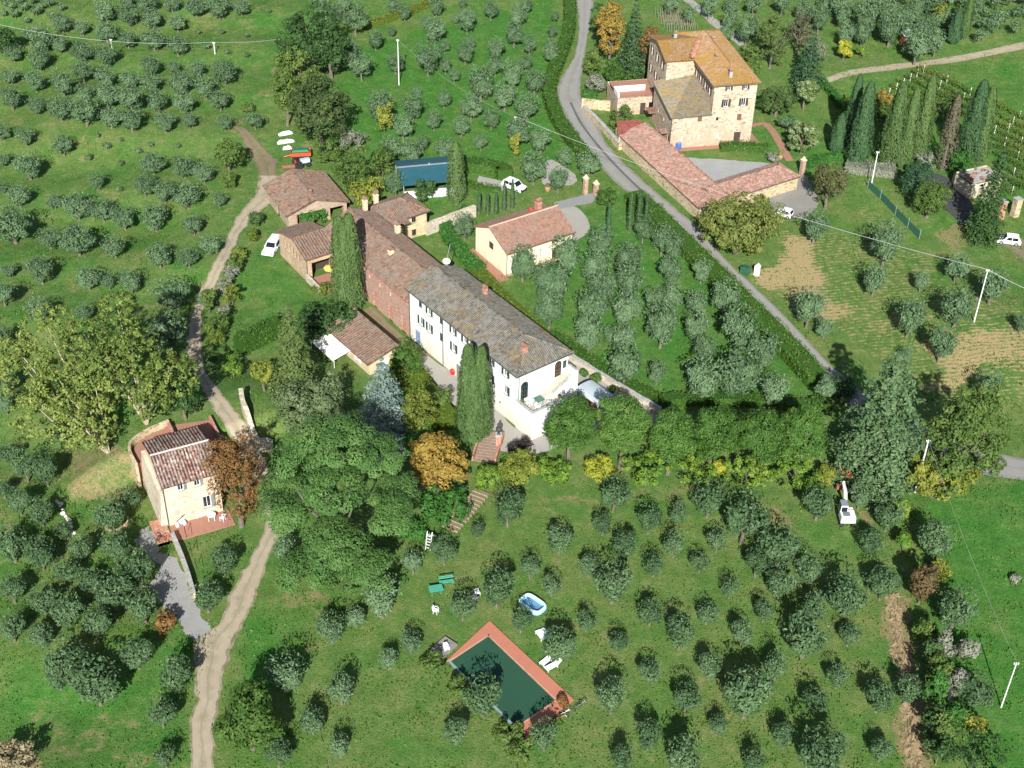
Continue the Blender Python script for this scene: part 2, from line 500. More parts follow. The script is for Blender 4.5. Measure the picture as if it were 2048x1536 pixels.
def ground_mat():
    m, nt, b = newmat('meadow grass and soil')
    p = geo(nt)
    n1 = noise(nt, .16, 5, p, .6); n2 = noise(nt, 1.3, 6, p, .7); n3 = noise(nt, 7, 4, p, .7); n4 = noise(nt, .45, 6, p, .65)
    dry = ramp(nt, [(.3, (0.076, 0.146, 0.034)), (.5, (0.140, 0.199, 0.056)), (.66, (0.252, 0.252, 0.106))])
    f = math_(nt, 'ADD', math_(nt, 'MULTIPLY', n4.outputs['Fac'], .55), math_(nt, 'MULTIPLY', n2.outputs['Fac'], .45))
    nt.links.new(f, dry.inputs[0])
    lus = ramp(nt, [(.3, (.032, .116, .019)), (.52, (.062, .186, .032)), (.70, (.14, .245, .06))])
    nt.links.new(f, lus.inputs[0])
    lu = math_(nt, 'ADD', attr(nt, 'lush'), math_(nt, 'MULTIPLY', math_(nt, 'SUBTRACT', n1.outputs['Fac'], .5), 2.3), True)
    c = mix(nt, lu, dry.outputs[0], lus.outputs[0])
    # soil
    so = ramp(nt, even([(.16, .105, .055), (.30, .22, .12), (.42, .33, .21)])); nt.links.new(n3.outputs['Fac'], so.inputs[0])
    k = nd(nt, 'ShaderNodeMapRange'); k.inputs[1].default_value = .42; k.inputs[2].default_value = .62
    nt.links.new(math_(nt, 'ADD', math_(nt, 'MULTIPLY', attr(nt, 'soil'), .66), math_(nt, 'MULTIPLY', math_(nt, 'SUBTRACT', f, .5), 1.1)), k.inputs[0])
    c = mix(nt, math_(nt, 'MULTIPLY', k.outputs[0], .85), c, so.outputs[0])
    # mown straw in swaths
    mp = nd(nt, 'ShaderNodeMapping'); mp.inputs['Rotation'].default_value = (0, 0, math.radians(-12)); nt.links.new(p, mp.inputs[0])
    wv = nd(nt, 'ShaderNodeTexWave', wave_type='BANDS', bands_direction='Y'); wv.inputs['Scale'].default_value = .42
    wv.inputs['Distortion'].default_value = 9; wv.inputs['Detail'].default_value = 3; wv.inputs['Detail Scale'].default_value = .35; nt.links.new(mp.outputs[0], wv.inputs[0])
    st = ramp(nt, even([(.22, .165, .07), (.40, .31, .155), (.52, .42, .24)])); nt.links.new(n3.outputs['Fac'], st.inputs[0])
    k2 = nd(nt, 'ShaderNodeMapRange'); k2.inputs[1].default_value = .45; k2.inputs[2].default_value = .68
    ff = math_(nt, 'ADD', math_(nt, 'MULTIPLY', attr(nt, 'straw'), .80), math_(nt, 'ADD', math_(nt, 'MULTIPLY', math_(nt, 'SUBTRACT', wv.outputs['Fac'], .5), .22), math_(nt, 'MULTIPLY', math_(nt, 'SUBTRACT', n2.outputs['Fac'], .5), 1.25)))
    k2m = math_(nt, 'MULTIPLY', k2.outputs[0], math_(nt, 'GREATER_THAN', attr(nt, 'straw'), .02))
    nt.links.new(ff, k2.inputs[0])
    c = mix(nt, k2m, c, st.outputs[0])
    # fine mottling of the turf
    r3 = ramp(nt, [(.3, (.55, .6, .55)), (.7, (1.36, 1.28, 1.3))]); nt.links.new(n3.outputs['Fac'], r3.inputs[0])
    c = mix(nt, 1.0, c, r3.outputs[0], 'MULTIPLY')
    nt.links.new(c, b.inputs['Base Color']); b.inputs['Roughness'].default_value = .95; b.inputs['Specular IOR Level'].default_value = .1
    bp = nd(nt, 'ShaderNodeBump'); bp.inputs['Strength'].default_value = .9; bp.inputs['Distance'].default_value = .18
    nb = noise(nt, 4.5, 5, p, .75); nt.links.new(nb.outputs['Fac'], bp.inputs['Height']); nt.links.new(bp.outputs[0], b.inputs['Normal'])
    return m
make_ground()

def smooth_line(pts, n):
    """Catmull-Rom through 2D points, n samples per span"""
    P = [np.array(p, float) for p in pts]; out = []
    for i in range(len(P)-1):
        a = P[max(i-1, 0)]; b = P[i]; c = P[i+1]; d = P[min(i+2, len(P)-1)]
        for k in range(n):
            t = k/n
            out.append(.5*((2*b)+(-a+c)*t+(2*a-5*b+4*c-d)*t*t+(-a+3*b-3*c+d)*t**3))
    out.append(P[-1]); return out
def strip(name, left, right, mat, lift=.02, n=8, across=9, rough=.12):
    """a road sheet between two edge lines given where the photo shows them"""
    L = smooth_line([tuple(G(*p))[:2] for p in left], n); R = smooth_line([tuple(G(*p))[:2] for p in right], n)
    mb = MB(); rows = []
    for i, (a, b) in enumerate(zip(L, R)):
        d = (b-a)/max(np.linalg.norm(b-a), 1e-6)
        a = a+d*(float(fbm(i*.45, 3.3, 3))-.5)*4*rough; b = b+d*(float(fbm(i*.45, 9.7, 3))-.5)*4*rough
        row = []
        for k in range(across+1):
            q = a+(b-a)*k/across
            row.append(len(mb.v)); mb.v.append((q[0], q[1], float(hgt(q[0], q[1]))+lift))
        rows.append(row)
    for r0, r1 in zip(rows[:-1], rows[1:]):
        for k in range(across):
            mb.f.append((r0[k], r0[k+1], r1[k+1], r1[k])); mb.w.append(abs((k+.5)/across-.5)*2)
    o = mb.build(name, mat, smooth=True); return struct(o)
def patch(name, pts, mat, lift=.012, rough=.15, world=False):
    W = [np.array((p if world else tuple(G(*p))[:2]), float) for p in pts]
    W = smooth_line(W+[W[0]], 6)[:-1] if rough else W
    poly = [(q[0]+random.uniform(-rough, rough), q[1]+random.uniform(-rough, rough)) for q in W]
    z = np.mean([hgt(*q) for q in poly])
    bm = bmesh.new()
    f = bm.faces.new([bm.verts.new((q[0], q[1], 0)) for q in poly])
    bmesh.ops.triangulate(bm, faces=[f])
    for _ in range(2): bmesh.ops.subdivide_edges(bm, edges=bm.edges[:], cuts=1, use_grid_fill=True)
    for v in bm.verts: v.co.z = float(hgt(v.co.x, v.co.y))+lift
    bmesh.ops.recalc_face_normals(bm, faces=bm.faces[:])
    if sum(f.normal.z for f in bm.faces) < 0: bmesh.ops.reverse_faces(bm, faces=bm.faces[:])
    me = bpy.data.meshes.new(name); bm.to_mesh(me); bm.free(); me.materials.append(mat)
    o = bpy.data.objects.new(name, me); COL.objects.link(o); return struct(o)

def roadmat(name, cols, scale=.8, fine=9, rut=None, bump=.2):
    m, nt, b = newmat(name); p = geo(nt)
    n1 = noise(nt, scale, 6, p, .65); n2 = noise(nt, fine, 4, p, .7)
    r = ramp(nt, even(cols))
    nt.links.new(math_(nt, 'ADD', math_(nt, 'MULTIPLY', n1.outputs['Fac'], .6), math_(nt, 'MULTIPLY', n2.outputs['Fac'], .4)), r.inputs[0])
    c = r.outputs[0]
    if rut:
        e = math_(nt, 'ADD', attr(nt, 'var'), math_(nt, 'MULTIPLY', math_(nt, 'SUBTRACT', n1.outputs['Fac'], .5), 1.1))
        k = nd(nt, 'ShaderNodeMapRange'); k.inputs[1].default_value = .72; k.inputs[2].default_value = 1.02; nt.links.new(e, k.inputs[0])
        c = mix(nt, k.outputs[0], c, rut)
        w = nd(nt, 'ShaderNodeMapRange'); w.inputs[1].default_value = .30; w.inputs[2].default_value = .02; nt.links.new(e, w.inputs[0])
        c = mix(nt, math_(nt, 'MULTIPLY', w.outputs[0], .38), c, rut)
    nt.links.new(c, b.inputs['Base Color']); b.inputs['Roughness'].default_value = .93; b.inputs['Specular IOR Level'].default_value = .2
    bp = nd(nt, 'ShaderNodeBump'); bp.inputs['Strength'].default_value = bump; bp.inputs['Distance'].default_value = .08
    nt.links.new(n2.outputs['Fac'], bp.inputs['Height']); nt.links.new(bp.outputs[0], b.inputs['Normal'])
    MATS[name] = m; return m
asph = roadmat('worn asphalt', [(.20, .19, .175), (.27, .26, .24), (.33, .315, .29)], .35, 12, rut=(.19, .175, .135), bump=.1)
gravelm = roadmat('pale gravel', [(.20, .162, .105), (.37, .31, .22), (.48, .415, .31)], .55, 8, rut=(.15, .15, .075), bump=.4)
courtm = roadmat('courtyard gravel', [(.24, .22, .19), (.33, .31, .275), (.40, .375, .33)], .5, 10)
greym = roadmat('grey pebble gravel', [(.20, .20, .195), (.31, .31, .30), (.40, .40, .385)], .5, 6, bump=.4)
terram = roadmat('terracotta paving', [(.25, .115, .08), (.34, .17, .12), (.42, .23, .17)], 1.2, 14, bump=.05)
brownm = roadmat('dusty earth', [(.13, .10, .06), (.21, .165, .10), (.30, .25, .165)], .6, 7, rut=(.09, .125, .04))
cobm = roadmat('grey cobbles', [(.14, .14, .135), (.25, .25, .24), (.36, .36, .35)], 3.5, 14, bump=.6)

strip('road', [(1149, -70), (1153, 0), (1158, 58), (1147, 117), (1128, 146), (1113, 190), (1132, 234), (1170, 293), (1217, 352), (1287, 410), (1342, 448), (1427, 522), (1485, 584), (1547, 649), (1639, 748), (1720, 830), (1820, 890), (1930, 940), (2019, 957), (2130, 968)],
      [(1185, -70), (1187, 0), (1177, 58), (1168, 117), (1164, 146), (1161, 190), (1186, 234), (1218, 293), (1276, 352), (1343, 410), (1390, 450), (1460, 529), (1512, 577), (1571, 635), (1665, 734), (1750, 800), (1850, 850), (1940, 890), (2003, 909), (2130, 932)], asph, .03, 10)
strip('dirt_path', [(462, 252), (486, 285), (508, 325), (517, 356)], [(488, 255), (525, 290), (556, 325), (557, 356)], brownm, .03, 6, rough=.35)
strip('gravel_track', [(517, 352), (510, 390), (480, 426), (457, 467), (445, 497), (422, 538), (401, 582), (381, 629), (376, 664), (374, 693), (378, 731), (400, 770), (415, 800), (449, 850), (480, 900), (510, 960), (533, 1040)],
      [(557, 352), (556, 392), (521, 424), (484, 464), (469, 497), (451, 532), (431, 579), (408, 623), (402, 664), (404, 696), (408, 737), (432, 770), (457, 803), (496, 850), (522, 890), (545, 955), (575, 1045)], gravelm, .07, 14, rough=.2)
strip('gravel_lane', [(533, 1040), (499, 1121), (465, 1178), (439, 1245), (391, 1283), (388, 1335), (390, 1391), (381, 1448), (381, 1540), (380, 1640)],
      [(572, 1050), (536, 1121), (518, 1181), (495, 1230), (472, 1279), (452, 1335), (442, 1391), (431, 1448), (428, 1540), (428, 1640)], gravelm, .034, 8, rough=.22)
patch('gravel_yard', [(272, 1075), (300, 1055), (318, 1105), (352, 1115), (390, 1200), (416, 1256), (395, 1290), (362, 1240), (326, 1212), (304, 1165), (315, 1125)], roadmat('dusty yard gravel', [(.17, .17, .16), (.29, .285, .27), (.38, .375, .355)], .8, 5, bump=.6), .022, .45)
strip('dirt_track', [(1640, 160), (1700, 140), (1800, 127), (1900, 114), (1970, 101), (2080, 78)], [(1650, 170), (1703, 151), (1800, 138), (1900, 126), (1972, 113), (2080, 92)], gravelm, .03, 6, across=4)
strip('villa_lane', [(1335, -20), (1385, 15), (1430, 55), (1480, 92)], [(1365, -20), (1410, 20), (1450, 52), (1500, 85)], courtm, .03, 6)
patch('courtyard', [(838, 722), (862, 716), (985, 806), (1030, 855), (1085, 832), (1118, 790), (1112, 720), (1135, 705), (1200, 752), (1335, 832), (1250, 860), (1180, 860), (1085, 905), (1010, 905), (960, 868), (925, 830)], courtm, .02)
strip('brick_hall_path', [(722, 622), (770, 668), (838, 722)], [(745, 612), (800, 665), (862, 712)], brownm, .016, 6)
patch('villa_forecourt', [(1332, 323), (1365, 316), (1420, 318), (1480, 322), (1535, 326), (1550, 338), (1470, 372), (1430, 380), (1392, 362)], greym, .02)
patch('villa_drive', [(1590, 352), (1612, 352), (1628, 385), (1638, 405), (1608, 435), (1560, 425), (1540, 395)], asph, .02)
patch('lawn_drive', [(1110, 415), (1145, 412), (1170, 430), (1179, 455), (1165, 474), (1135, 486), (1120, 470)], courtm, .02, .05)
patch('cobbled_ramp', [(1108, 405), (1150, 395), (1185, 387), (1186, 404), (1150, 412), (1115, 418)], cobm, .03, .05)
patch('olive_parking', [(1085, 330), (1105, 320), (1150, 350), (1145, 368), (1090, 372)], courtm, .02)
patch('car_park_drive', [(958, 352), (1010, 365), (1008, 382), (958, 366)], courtm, .025, .04)
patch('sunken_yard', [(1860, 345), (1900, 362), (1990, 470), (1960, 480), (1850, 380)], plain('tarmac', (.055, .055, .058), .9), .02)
strip('parking_apron', [(1950, 475), (2000, 490), (2060, 530)], [(1985, 462), (2030, 470), (2090, 500)], brownm, .02, 5)

def seam():
    W = smooth_line([tuple(G(*p))[:2] for p in ((1141, 205), (1163, 248), (1205, 302), (1256, 356), (1335, 430), (1352, 446))], 8); mb = MB()
    for i, (a, b) in enumerate(zip(W[:-1], W[1:])):
        d = (b-a)/np.linalg.norm(b-a); w = .13+.12*float(fbm(i*.5, 2.2, 2)); e = np.array([-d[1], d[0]])*w
        mb.poly([(q[0], q[1], float(hgt(q[0], q[1]))+.042) for q in (a-e, b-e, b+e, a+e)], .5)
    struct(mb.build('road_tar_seam', plain('dark tar', (.10, .10, .10), .85)))
seam()
def spoil():
    """turned clods along the ditch"""
    W = smooth_line([tuple(G(*p))[:2] for p in ((1783, 1190), (1792, 1240), (1800, 1300), (1815, 1360), (1822, 1420), (1822, 1480), (1834, 1545))], 14)
    r = np.random.default_rng(31); mb = MB(); na = 10; rows = []
    for i, q in enumerate(W):
        d = W[min(i+1, len(W)-1)]-W[max(i-1, 0)]; d = d/np.linalg.norm(d); e = np.array([d[1], -d[0]]); hw = .25+1.5*float(fbm(i*.22, 5.5, 3)); row = []
        for k in range(na+1):
            t = k/na*2-1; p = q+e*hw*(t+.3*float(r.normal())*abs(t))+d*.3*float(r.normal()); row.append(len(mb.v))
            mb.v.append((p[0], p[1], float(hgt(p[0], p[1]))-.06+max(0, 1-t*t)*(.10+.26*float(r.random())**1.5)))
        rows.append(row)
    for a, b in zip(rows[:-1], rows[1:]):
        for k in range(na):
            if random.random() < (.6 if k in (0, na-1) else .3 if k in (1, na-2) else .12): continue
            mb.f.append((a[k], a[k+1], b[k+1], b[k])); mb.w.append(random.random())
    struct(mb.build('soil_bank', roadmat('dug clay clods', [(.15, .115, .06), (.29, .215, .12), (.40, .32, .20)], 1.4, 9, bump=.6)))
spoil()
# ------------------------------------------------------------------ foliage
def unit(n, r):
    v = r.normal(size=(n, 3)); return v/np.linalg.norm(v, axis=1, keepdims=True)
def leaves(name, P, N, size, var, mat, parent=None, r=None, ratio=.5, axis=None, loc=(0, 0, 0)):
    """diamond leaves at P facing N"""
    r = r or rng
    n = len(P)
    N = N/np.maximum(np.linalg.norm(N, axis=1, keepdims=True), 1e-6)
    A = unit(n, r) if axis is None else np.asarray(axis, float)+r.normal(size=(n, 3))*.25
    T = A-(A*N).sum(1, keepdims=True)*N; T /= np.maximum(np.linalg.norm(T, axis=1, keepdims=True), 1e-6)
    B = np.cross(N, T)
    s = (np.asarray(size)*r.uniform(.6, 1.35, n))[:, None]
    V = np.stack([P+T*s, P+B*s*ratio, P-T*s, P-B*s*ratio], 1).reshape(-1, 3)
    Fq = np.arange(4*n).reshape(n, 4)
    return npmesh(name, V, Fq, np.clip(var, 0, 1), mat, parent, loc)
def clumps(lobes, r, up=.25, jit=.75):
    """lobes: (cx,cy,cz,rx,ry,rz,n clumps,clump radius,leaves per clump)"""
    Ps, Ns, Vs = [], [], []
    for cx, cy, cz, rx, ry, rz, k, rc, nl in lobes:
        D = unit(k, r); D[:, 2] = np.where(D[:, 2] < -.82, -D[:, 2]*.6, D[:, 2])
        rad = r.uniform(.55, 1.0, k)**.6
        C = np.array([cx, cy, cz])+D*rad[:, None]*np.maximum(np.array([rx, ry, rz])-rc*.75, .05)
        cr = rc*r.uniform(.65, 1.3, k); cv = r.uniform(0, 1, k)
        E = unit(k*nl, r); ci = np.repeat(np.arange(k), nl)
        P = C[ci]+E*(cr[ci]*r.uniform(.55, 1.12, k*nl)**.7)[:, None]*np.array([1, 1, .85])
        N = E*.7+D[ci]*.35+r.normal(size=E.shape)*.45*jit+np.array([0, 0, up])
        Ps.append(P); Ns.append(N); Vs.append(cv[ci]*.55+r.uniform(0, .45, k*nl))
    return np.concatenate(Ps), np.concatenate(Ns), np.concatenate(Vs)

OLIVE = leafmat('olive leaves', [(.040, .078, .036), (.078, .138, .062), (.125, .205, .095), (.195, .29, .155)])
OLIVED = leafmat('dark olive leaves', [(.027, .058, .023), (.054, .106, .041), (.095, .165, .068), (.165, .25, .12)])
BARK = plain('grey bark', (.16, .13, .10), .9, .4, 4)
PALEB = plain('pale bark', (.40, .33, .23), .85, .35, 3)
LEAF = dict(
    oak=leafmat('dark oak leaves', [(0.019, 0.051, 0.014), (0.035, 0.084, 0.022), (0.061, 0.121, 0.032), (0.101, 0.162, 0.047)]),
    mid=leafmat('mixed green leaves', [(0.041, 0.084, 0.016), (0.070, 0.124, 0.024), (0.108, 0.169, 0.035), (0.169, 0.209, 0.047)]),
    yel=leafmat('yellowing leaves', [(0.081, 0.115, 0.016), (0.142, 0.182, 0.024), (0.223, 0.243, 0.038), (0.338, 0.311, 0.061)]),
    lime=leafmat('lime leaves', [(.055, .125, .014), (.098, .19, .021), (.155, .25, .032), (.225, .30, .05)]),
    gold=leafmat('golden autumn leaves', [(.10, .085, .022), (.21, .145, .028), (.34, .225, .045), (.13, .15, .035)]),
    bright=leafmat('bright yellow leaves', [(.14, .19, .022), (.28, .30, .028), (.46, .42, .045)]),
    rust=leafmat('rusty brown leaves', [(.11, .062, .022), (.17, .092, .03), (.25, .13, .042), (.13, .105, .035)]),
    pine=leafmat('pine needles', [(.030, .080, .018), (.058, .132, .030), (.095, .188, .046), (.15, .25, .075)]),
    pine2=leafmat('bright pine needles', [(.028, .076, .013), (.050, .118, .018), (.078, .165, .028), (.13, .215, .046)]),
    cedar=leafmat('cedar needles', [(.044, .095, .038), (.080, .145, .058), (.125, .20, .085), (.18, .26, .125)]),
    spruce=leafmat('blue spruce needles', [(0.081, 0.135, 0.115), (0.135, 0.196, 0.169), (0.203, 0.270, 0.236), (0.284, 0.351, 0.304)]),
    fir=leafmat('dark fir needles', [(0.020, 0.057, 0.027), (0.035, 0.086, 0.038), (0.057, 0.119, 0.051)]),
    fir2=leafmat('olive fir needles', [(0.061, 0.101, 0.027), (0.095, 0.142, 0.038), (0.142, 0.189, 0.057)]),
    cyp=leafmat('cypress sprays', [(.032, .070, .020), (.056, .108, .030), (.086, .148, .042), (.125, .185, .058)]),
    cypb=leafmat('bluish cypress sprays', [(.026, .068, .026), (.046, .105, .040), (.072, .142, .056)]),
    cypd=leafmat('half dead cypress sprays', [(0.081, 0.081, 0.047), (0.135, 0.124, 0.074), (0.189, 0.169, 0.108)]),
    mag=leafmat('glossy magnolia leaves', [(0.041, 0.081, 0.019), (0.081, 0.135, 0.035), (0.149, 0.209, 0.068), (0.405, 0.446, 0.297)]),
    grey=leafmat('grey shrub leaves', [(0.121, 0.135, 0.095), (0.203, 0.216, 0.155), (0.311, 0.324, 0.243)]),
    hedge=leafmat('hedge leaves', [(0.032, 0.084, 0.012), (0.057, 0.127, 0.019), (0.089, 0.167, 0.027)]),
    hedgey=leafmat('yellowish hedge leaves', [(0.068, 0.115, 0.014), (0.115, 0.162, 0.022), (0.189, 0.203, 0.041)]),
    laurel=leafmat('laurel leaves', [(0.027, 0.097, 0.016), (0.049, 0.149, 0.024), (0.081, 0.203, 0.041)]),
    vine=leafmat('vine leaves', [(.03, .065, .012), (.06, .10, .02), (.11, .15, .03), (.26, .22, .04)]),
    weed=leafmat('grass blades', [(0.047, 0.108, 0.016), (0.081, 0.162, 0.024), (0.149, 0.203, 0.047)]),
)
def trunk_mb(h, r0, forks=3, spread=.5, reach=None, lean=0.0, r=random):
    mb = MB(); reach = reach or h*.8
    a0 = r.uniform(0, 6.28)
    top = Vector((lean*math.cos(a0), lean*math.sin(a0), h))
    mb.tube([(0, 0, -.4), (0, 0, 0), top*.5+Vector((r.uniform(-.1, .1)*h*.3, 0, 0)), top], [r0*1.5, r0*1.15, r0*.9, r0*.75], 7)
    for k in range(forks):
        a = a0+k*6.28/forks+r.uniform(-.4, .4)
        e = top+Vector((math.cos(a)*reach*spread, math.sin(a)*reach*spread, reach*r.uniform(.75, 1.1)))
        m = top+(e-top)*.5+Vector((math.cos(a), math.sin(a), -.2))*reach*.08
        mb.tube([top*.97, m, e], [r0*.6, r0*.38, r0*.12], 5)
    return mb

# --- olive prototypes (crown radius 1 m, centre 1.25 m up; scaled per tree)
class Proto: pass
def olive_proto(i, mat, loose):
    r = np.random.default_rng(100+i)
    n = int(r.integers(3, 6)); lob = [(0, 0, 1.2, .85, .85, .78, 20, .34, 74), (0, 0, .82, .8, .8, .45, 10, .3, 60)]
    for k in range(n):
        a = 6.28*k/n+r.uniform(-.5, .5); q = r.uniform(.35, .62)
        lob.append((q*math.cos(a), q*math.sin(a), 1.2+r.uniform(-.22, .38), .55, .55, .52, 11, .22 if loose else .27, 64))
    P, N, V = clumps(lob, r, up=.35)
    # loose shoots above the crown
    k = 260; D = unit(k, r); D[:, 2] = np.abs(D[:, 2])+.2; D /= np.linalg.norm(D, axis=1, keepdims=True)
    P2 = np.array([0, 0, 1.25])+D*r.uniform(.9, 1.2, k)[:, None]*np.array([1, 1, .95])
    P = np.concatenate([P, P2]); N = np.concatenate([N, D+r.normal(size=D.shape)*.6]); V = np.concatenate([V, r.uniform(.3, 1, k)])
    root = thing('olive_tree', '', 'olive tree')
    crown = leaves('crown', P, N, .082, V, mat, root, r, .42)
    random.seed(i)
    tr = trunk_mb(.55, .09, 3, .45, .75, .08).build('trunk', BARK, root)
    return root, [(crown, []), (tr, [])]
OP = [olive_proto(i, OLIVE, i % 2) for i in range(7)]
OD = [olive_proto(20+i, OLIVED, i % 2) for i in range(4)]
OUSED = set()

def Z(ox, oy, f, txt):
    out = []
    for t in txt.split():
        a = [float(v) for v in t.split(',')]
        out.append((ox+a[0]/f, oy+a[1]/f, a[2]/f))
    return out
OL = []
OL += Z(0, 0, 2.926, '740,5,90 860,15,110 1005,20,95 1145,35,120 1280,45,120 1410,40,95 615,70,120 750,90,110 890,110,110 1035,130,100 '
 '360,135,100 480,165,80 230,220,150 620,185,110 745,225,100 895,225,120 1035,265,110 345,260,90 75,310,95 225,345,120 485,300,120 615,325,120 '
 '60,445,85 205,480,105 365,490,130 480,420,110 615,455,105 755,465,110 880,385,110 880,490,105 1015,395,72 1050,495,120 1150,400,95 1195,515,120 1310,420,130 '
 '65,580,120 215,615,100 350,635,130 490,540,90 495,655,150 625,565,130 765,580,140 645,690,110 765,700,130 925,600,110 965,715,110 1075,600,115 1105,710,80 1285,590,105 1315,720,85 1490,705,95 '
 '15,775,85 145,800,100 365,855,110 20,935,75 165,970,150 565,1065,90 890,955,120 1075,975,120 1190,1010,110 '
 '15,1100,60 110,1150,125 320,1180,85 450,1205,150 600,1230,130 725,1285,120 845,1090,110 960,1125,120 1095,1145,140 905,1275,145 1130,1320,110 1280,1170,80 '
 '70,1320,195 285,1390,125 450,1410,160 665,1445,125 930,1500,130 1100,1510,110 1230,1430,115')
OL += Z(0, 400, 3.413, '60,485,90 275,490,160 600,540,150 890,560,150 740,560,100 1165,640,220 20,650,150 260,760,160 570,770,120 1150,900,220 15,950,115 1410,680,115 30,1240,130 30,1380,120 330,1330,130 600,1310,110')
OL += Z(0, 560, 3.657, '60,1260,130 180,1370,160 330,1400,160 420,1110,150')
OL += Z(0, 960, 2.667, '15,50,75 100,120,110 215,180,120 340,270,85 590,190,150 690,100,95 60,350,150 215,400,140 360,480,130 430,370,120 615,370,150 740,480,160 600,590,190 480,550,120 '
 '65,590,120 225,640,130 350,690,150 510,760,140 765,680,150 60,790,130 215,830,110 350,980,190 510,1080,220 730,930,140 935,1050,150 860,1250,130 880,1480,105 310,1060,110 '
 '1190,430,130 1100,620,150 1525,370,140 1525,1030,200 1665,1290,140 1820,1130,140 1480,1460,135 1810,1430,110')
OL += Z(500, 900, 2.926, '1510,350,180 1330,470,90 1135,590,150 955,660,120 770,870,210 475,1040,170 620,980,120 945,1130,120 810,1230,110 1245,920,150 1445,820,190 1640,690,120 1765,790,120 1810,530,150 1585,1000,130 1805,1160,180 1970,1000,120 1990,680,120 1360,1450,205')
OL += Z(800, 1100, 3.84, '430,1400,190 1110,1440,220')
OL += Z(1100, 900, 2.415, '310,220,140 255,360,95 480,340,120 620,310,95 770,230,170 365,465,120 600,460,110 500,560,100 725,540,95 810,440,100 940,340,200 185,565,90 305,650,170 485,785,120 330,930,95 630,890,140 760,790,100 870,670,90 1000,550,120 1110,480,190 1115,640,150 1255,580,130 1035,780,100 930,890,100 480,1070,110 770,1050,110 660,1200,130 300,1200,150 475,1390,120 350,1490,110 810,1330,95 955,1190,210 1095,1050,120 1235,900,200 1280,770,120 1285,1210,120 1130,1380,110 980,1500,110 650,1500,170 1320,1480,220 1300,250,160 1390,1100,100')
OL += Z(1500, 960, 2.667, '740,190,150 650,330,130 990,340,170 710,560,150 520,620,220 530,830,110 690,1160,160 840,1130,140 700,1450,110 1200,1130,190 1100,700,190 590,90,120')
OL += Z(1000, 430, 2.926, '135,290,150 385,230,150 300,400,190 290,560,140 590,170,130 560,300,150 600,430,160 540,540,170 520,690,150 750,270,150 760,400,150 740,560,150 720,730,120 730,880,175 840,90,95 950,150,115 1010,190,110 1000,330,120 900,500,110 1010,480,115 950,640,185 1150,520,115 1150,660,135 1200,780,115 1190,960,205 1320,480,140 1180,330,95 1400,680,185 1540,800,150 1400,930,205 1610,1020,150 920,930,92 1920,1010,105 650,700,85 1810,550,150 1900,660,95 1850,60,140')
OL += Z(1548, 300, 4.096, '920,780,250 1510,960,180 1800,1110,225 830,1060,200 1210,1080,120 1510,1290,250 1120,1380,230 2030,1430,110')
OL += Z(1500, 660, 3.737, '1440,110,200 1780,430,175 1170,190,95')
OL += Z(500, 0, 2.926, '410,30,100 550,20,80 500,80,80 615,110,140 840,30,80 905,70,80 1090,40,90 1245,20,50 1410,55,90 1620,30,70 735,235,90 830,185,50 1080,180,120 1030,130,60 1270,130,100 1205,110,50 1545,200,110 1570,100,100 1140,270,60 1040,340,150 1260,310,100 1290,250,60 1440,290,100 1435,390,90 1635,270,80 1615,365,80 1770,185,60 1785,100,50 1760,320,80 1755,260,60 650,385,130 585,300,100 850,365,100 1145,390,70 1195,435,70 1350,490,150 1535,440,120 1665,480,120 1490,560,130 1620,620,140 1135,580,80 955,620,130 980,535,50 760,620,150 1295,630,120 1410,695,100 1075,705,90 1235,745,90 895,740,120 1010,835,80 820,870,120 940,890,120 1140,870,110 1350,830,80 1570,760,150 1700,820,120 1660,980,150 1845,920,95 1805,1055,110 1980,960,130 780,580,80 850,1080,110')
OL += Z(750, 350, 4.096, '730,430,170')
OL += Z(1280, 0, 2.667, '170,20,90 260,70,80 370,35,90 490,25,80 610,20,90 480,100,90 575,150,120 460,175,75 760,15,90 870,50,90 960,100,100 990,20,80 1070,30,100 1090,90,90 1210,90,140 1340,150,130 1440,90,110 1100,190,90 1190,180,90 1330,60,100 1480,250,125 1580,230,100 1530,160,110 1570,30,100 1480,30,90')

LANDMARKS = [((1690, 1030), 'the white excavator'), ((1065, 1212), 'the pale blue inflatable pool'), ((870, 1185), 'the low green table'),
    ((1013, 540), 'the front corner of the cream bungalow'), ((856, 1085), 'the white garden slide'), ((545, 497), 'the white estate car'),
    ((797, 130), 'the tall white pole in the upper meadow'), ((1970, 590), 'the white pole in the mown field'), ((1150, 1405), 'the bicycles at the pool corner'),
    ((1100, 1330), 'the white loungers by the pool'), ((235, 1055), 'the curved brick kerb'), ((2010, 1360), 'the pole in the green field'),
    ((1490, 540), 'the green waste bin'), ((1812, 75), 'the small red shed'), ((1170, 365), 'the brick gate pillars'), ((1980, 485), 'the small white hatchback'),
    ((908, 335), 'the teal roofed shelter'), ((390, 1170), 'the garden wall of the small stone house'), ((880, 1280), 'the grey slab beside the pool'), ((428, 100), 'the short pole on the upper hillside')]
def zone_of(x, y):
    if y < 255 and x < 545: return 'on the upper left hillside', 'olive trees on the upper left hillside'
    if x < 520 and y < 640: return 'on the slope left of the gravel track', 'olive trees on the slope beside the gravel track'
    if x < 620 and y >= 640 and not (x > 480 and y > 1060): return 'on the bank below the small stone house', 'olive trees on the lower left bank'
    if y < 470 and x < 1200: return 'in the meadow above the farmhouse', 'olive trees in the upper meadow'
    if y < 260: return 'on the far slope behind the stone villa', 'olive trees behind the stone villa'
    if x < 1660 and y < 840 and not (x > 1540 and y < 720): return 'in the hedged garden between farmhouse and road', 'olive trees in the hedged garden'
    if x >= 1500 and y < 900: return 'in the mown field right of the road', 'olive trees in the mown field'
    if x > 1850: return 'along the overgrown ditch at the lower right', 'olive trees along the ditch'
    return 'in the pool orchard', 'olive trees in the pool orchard'
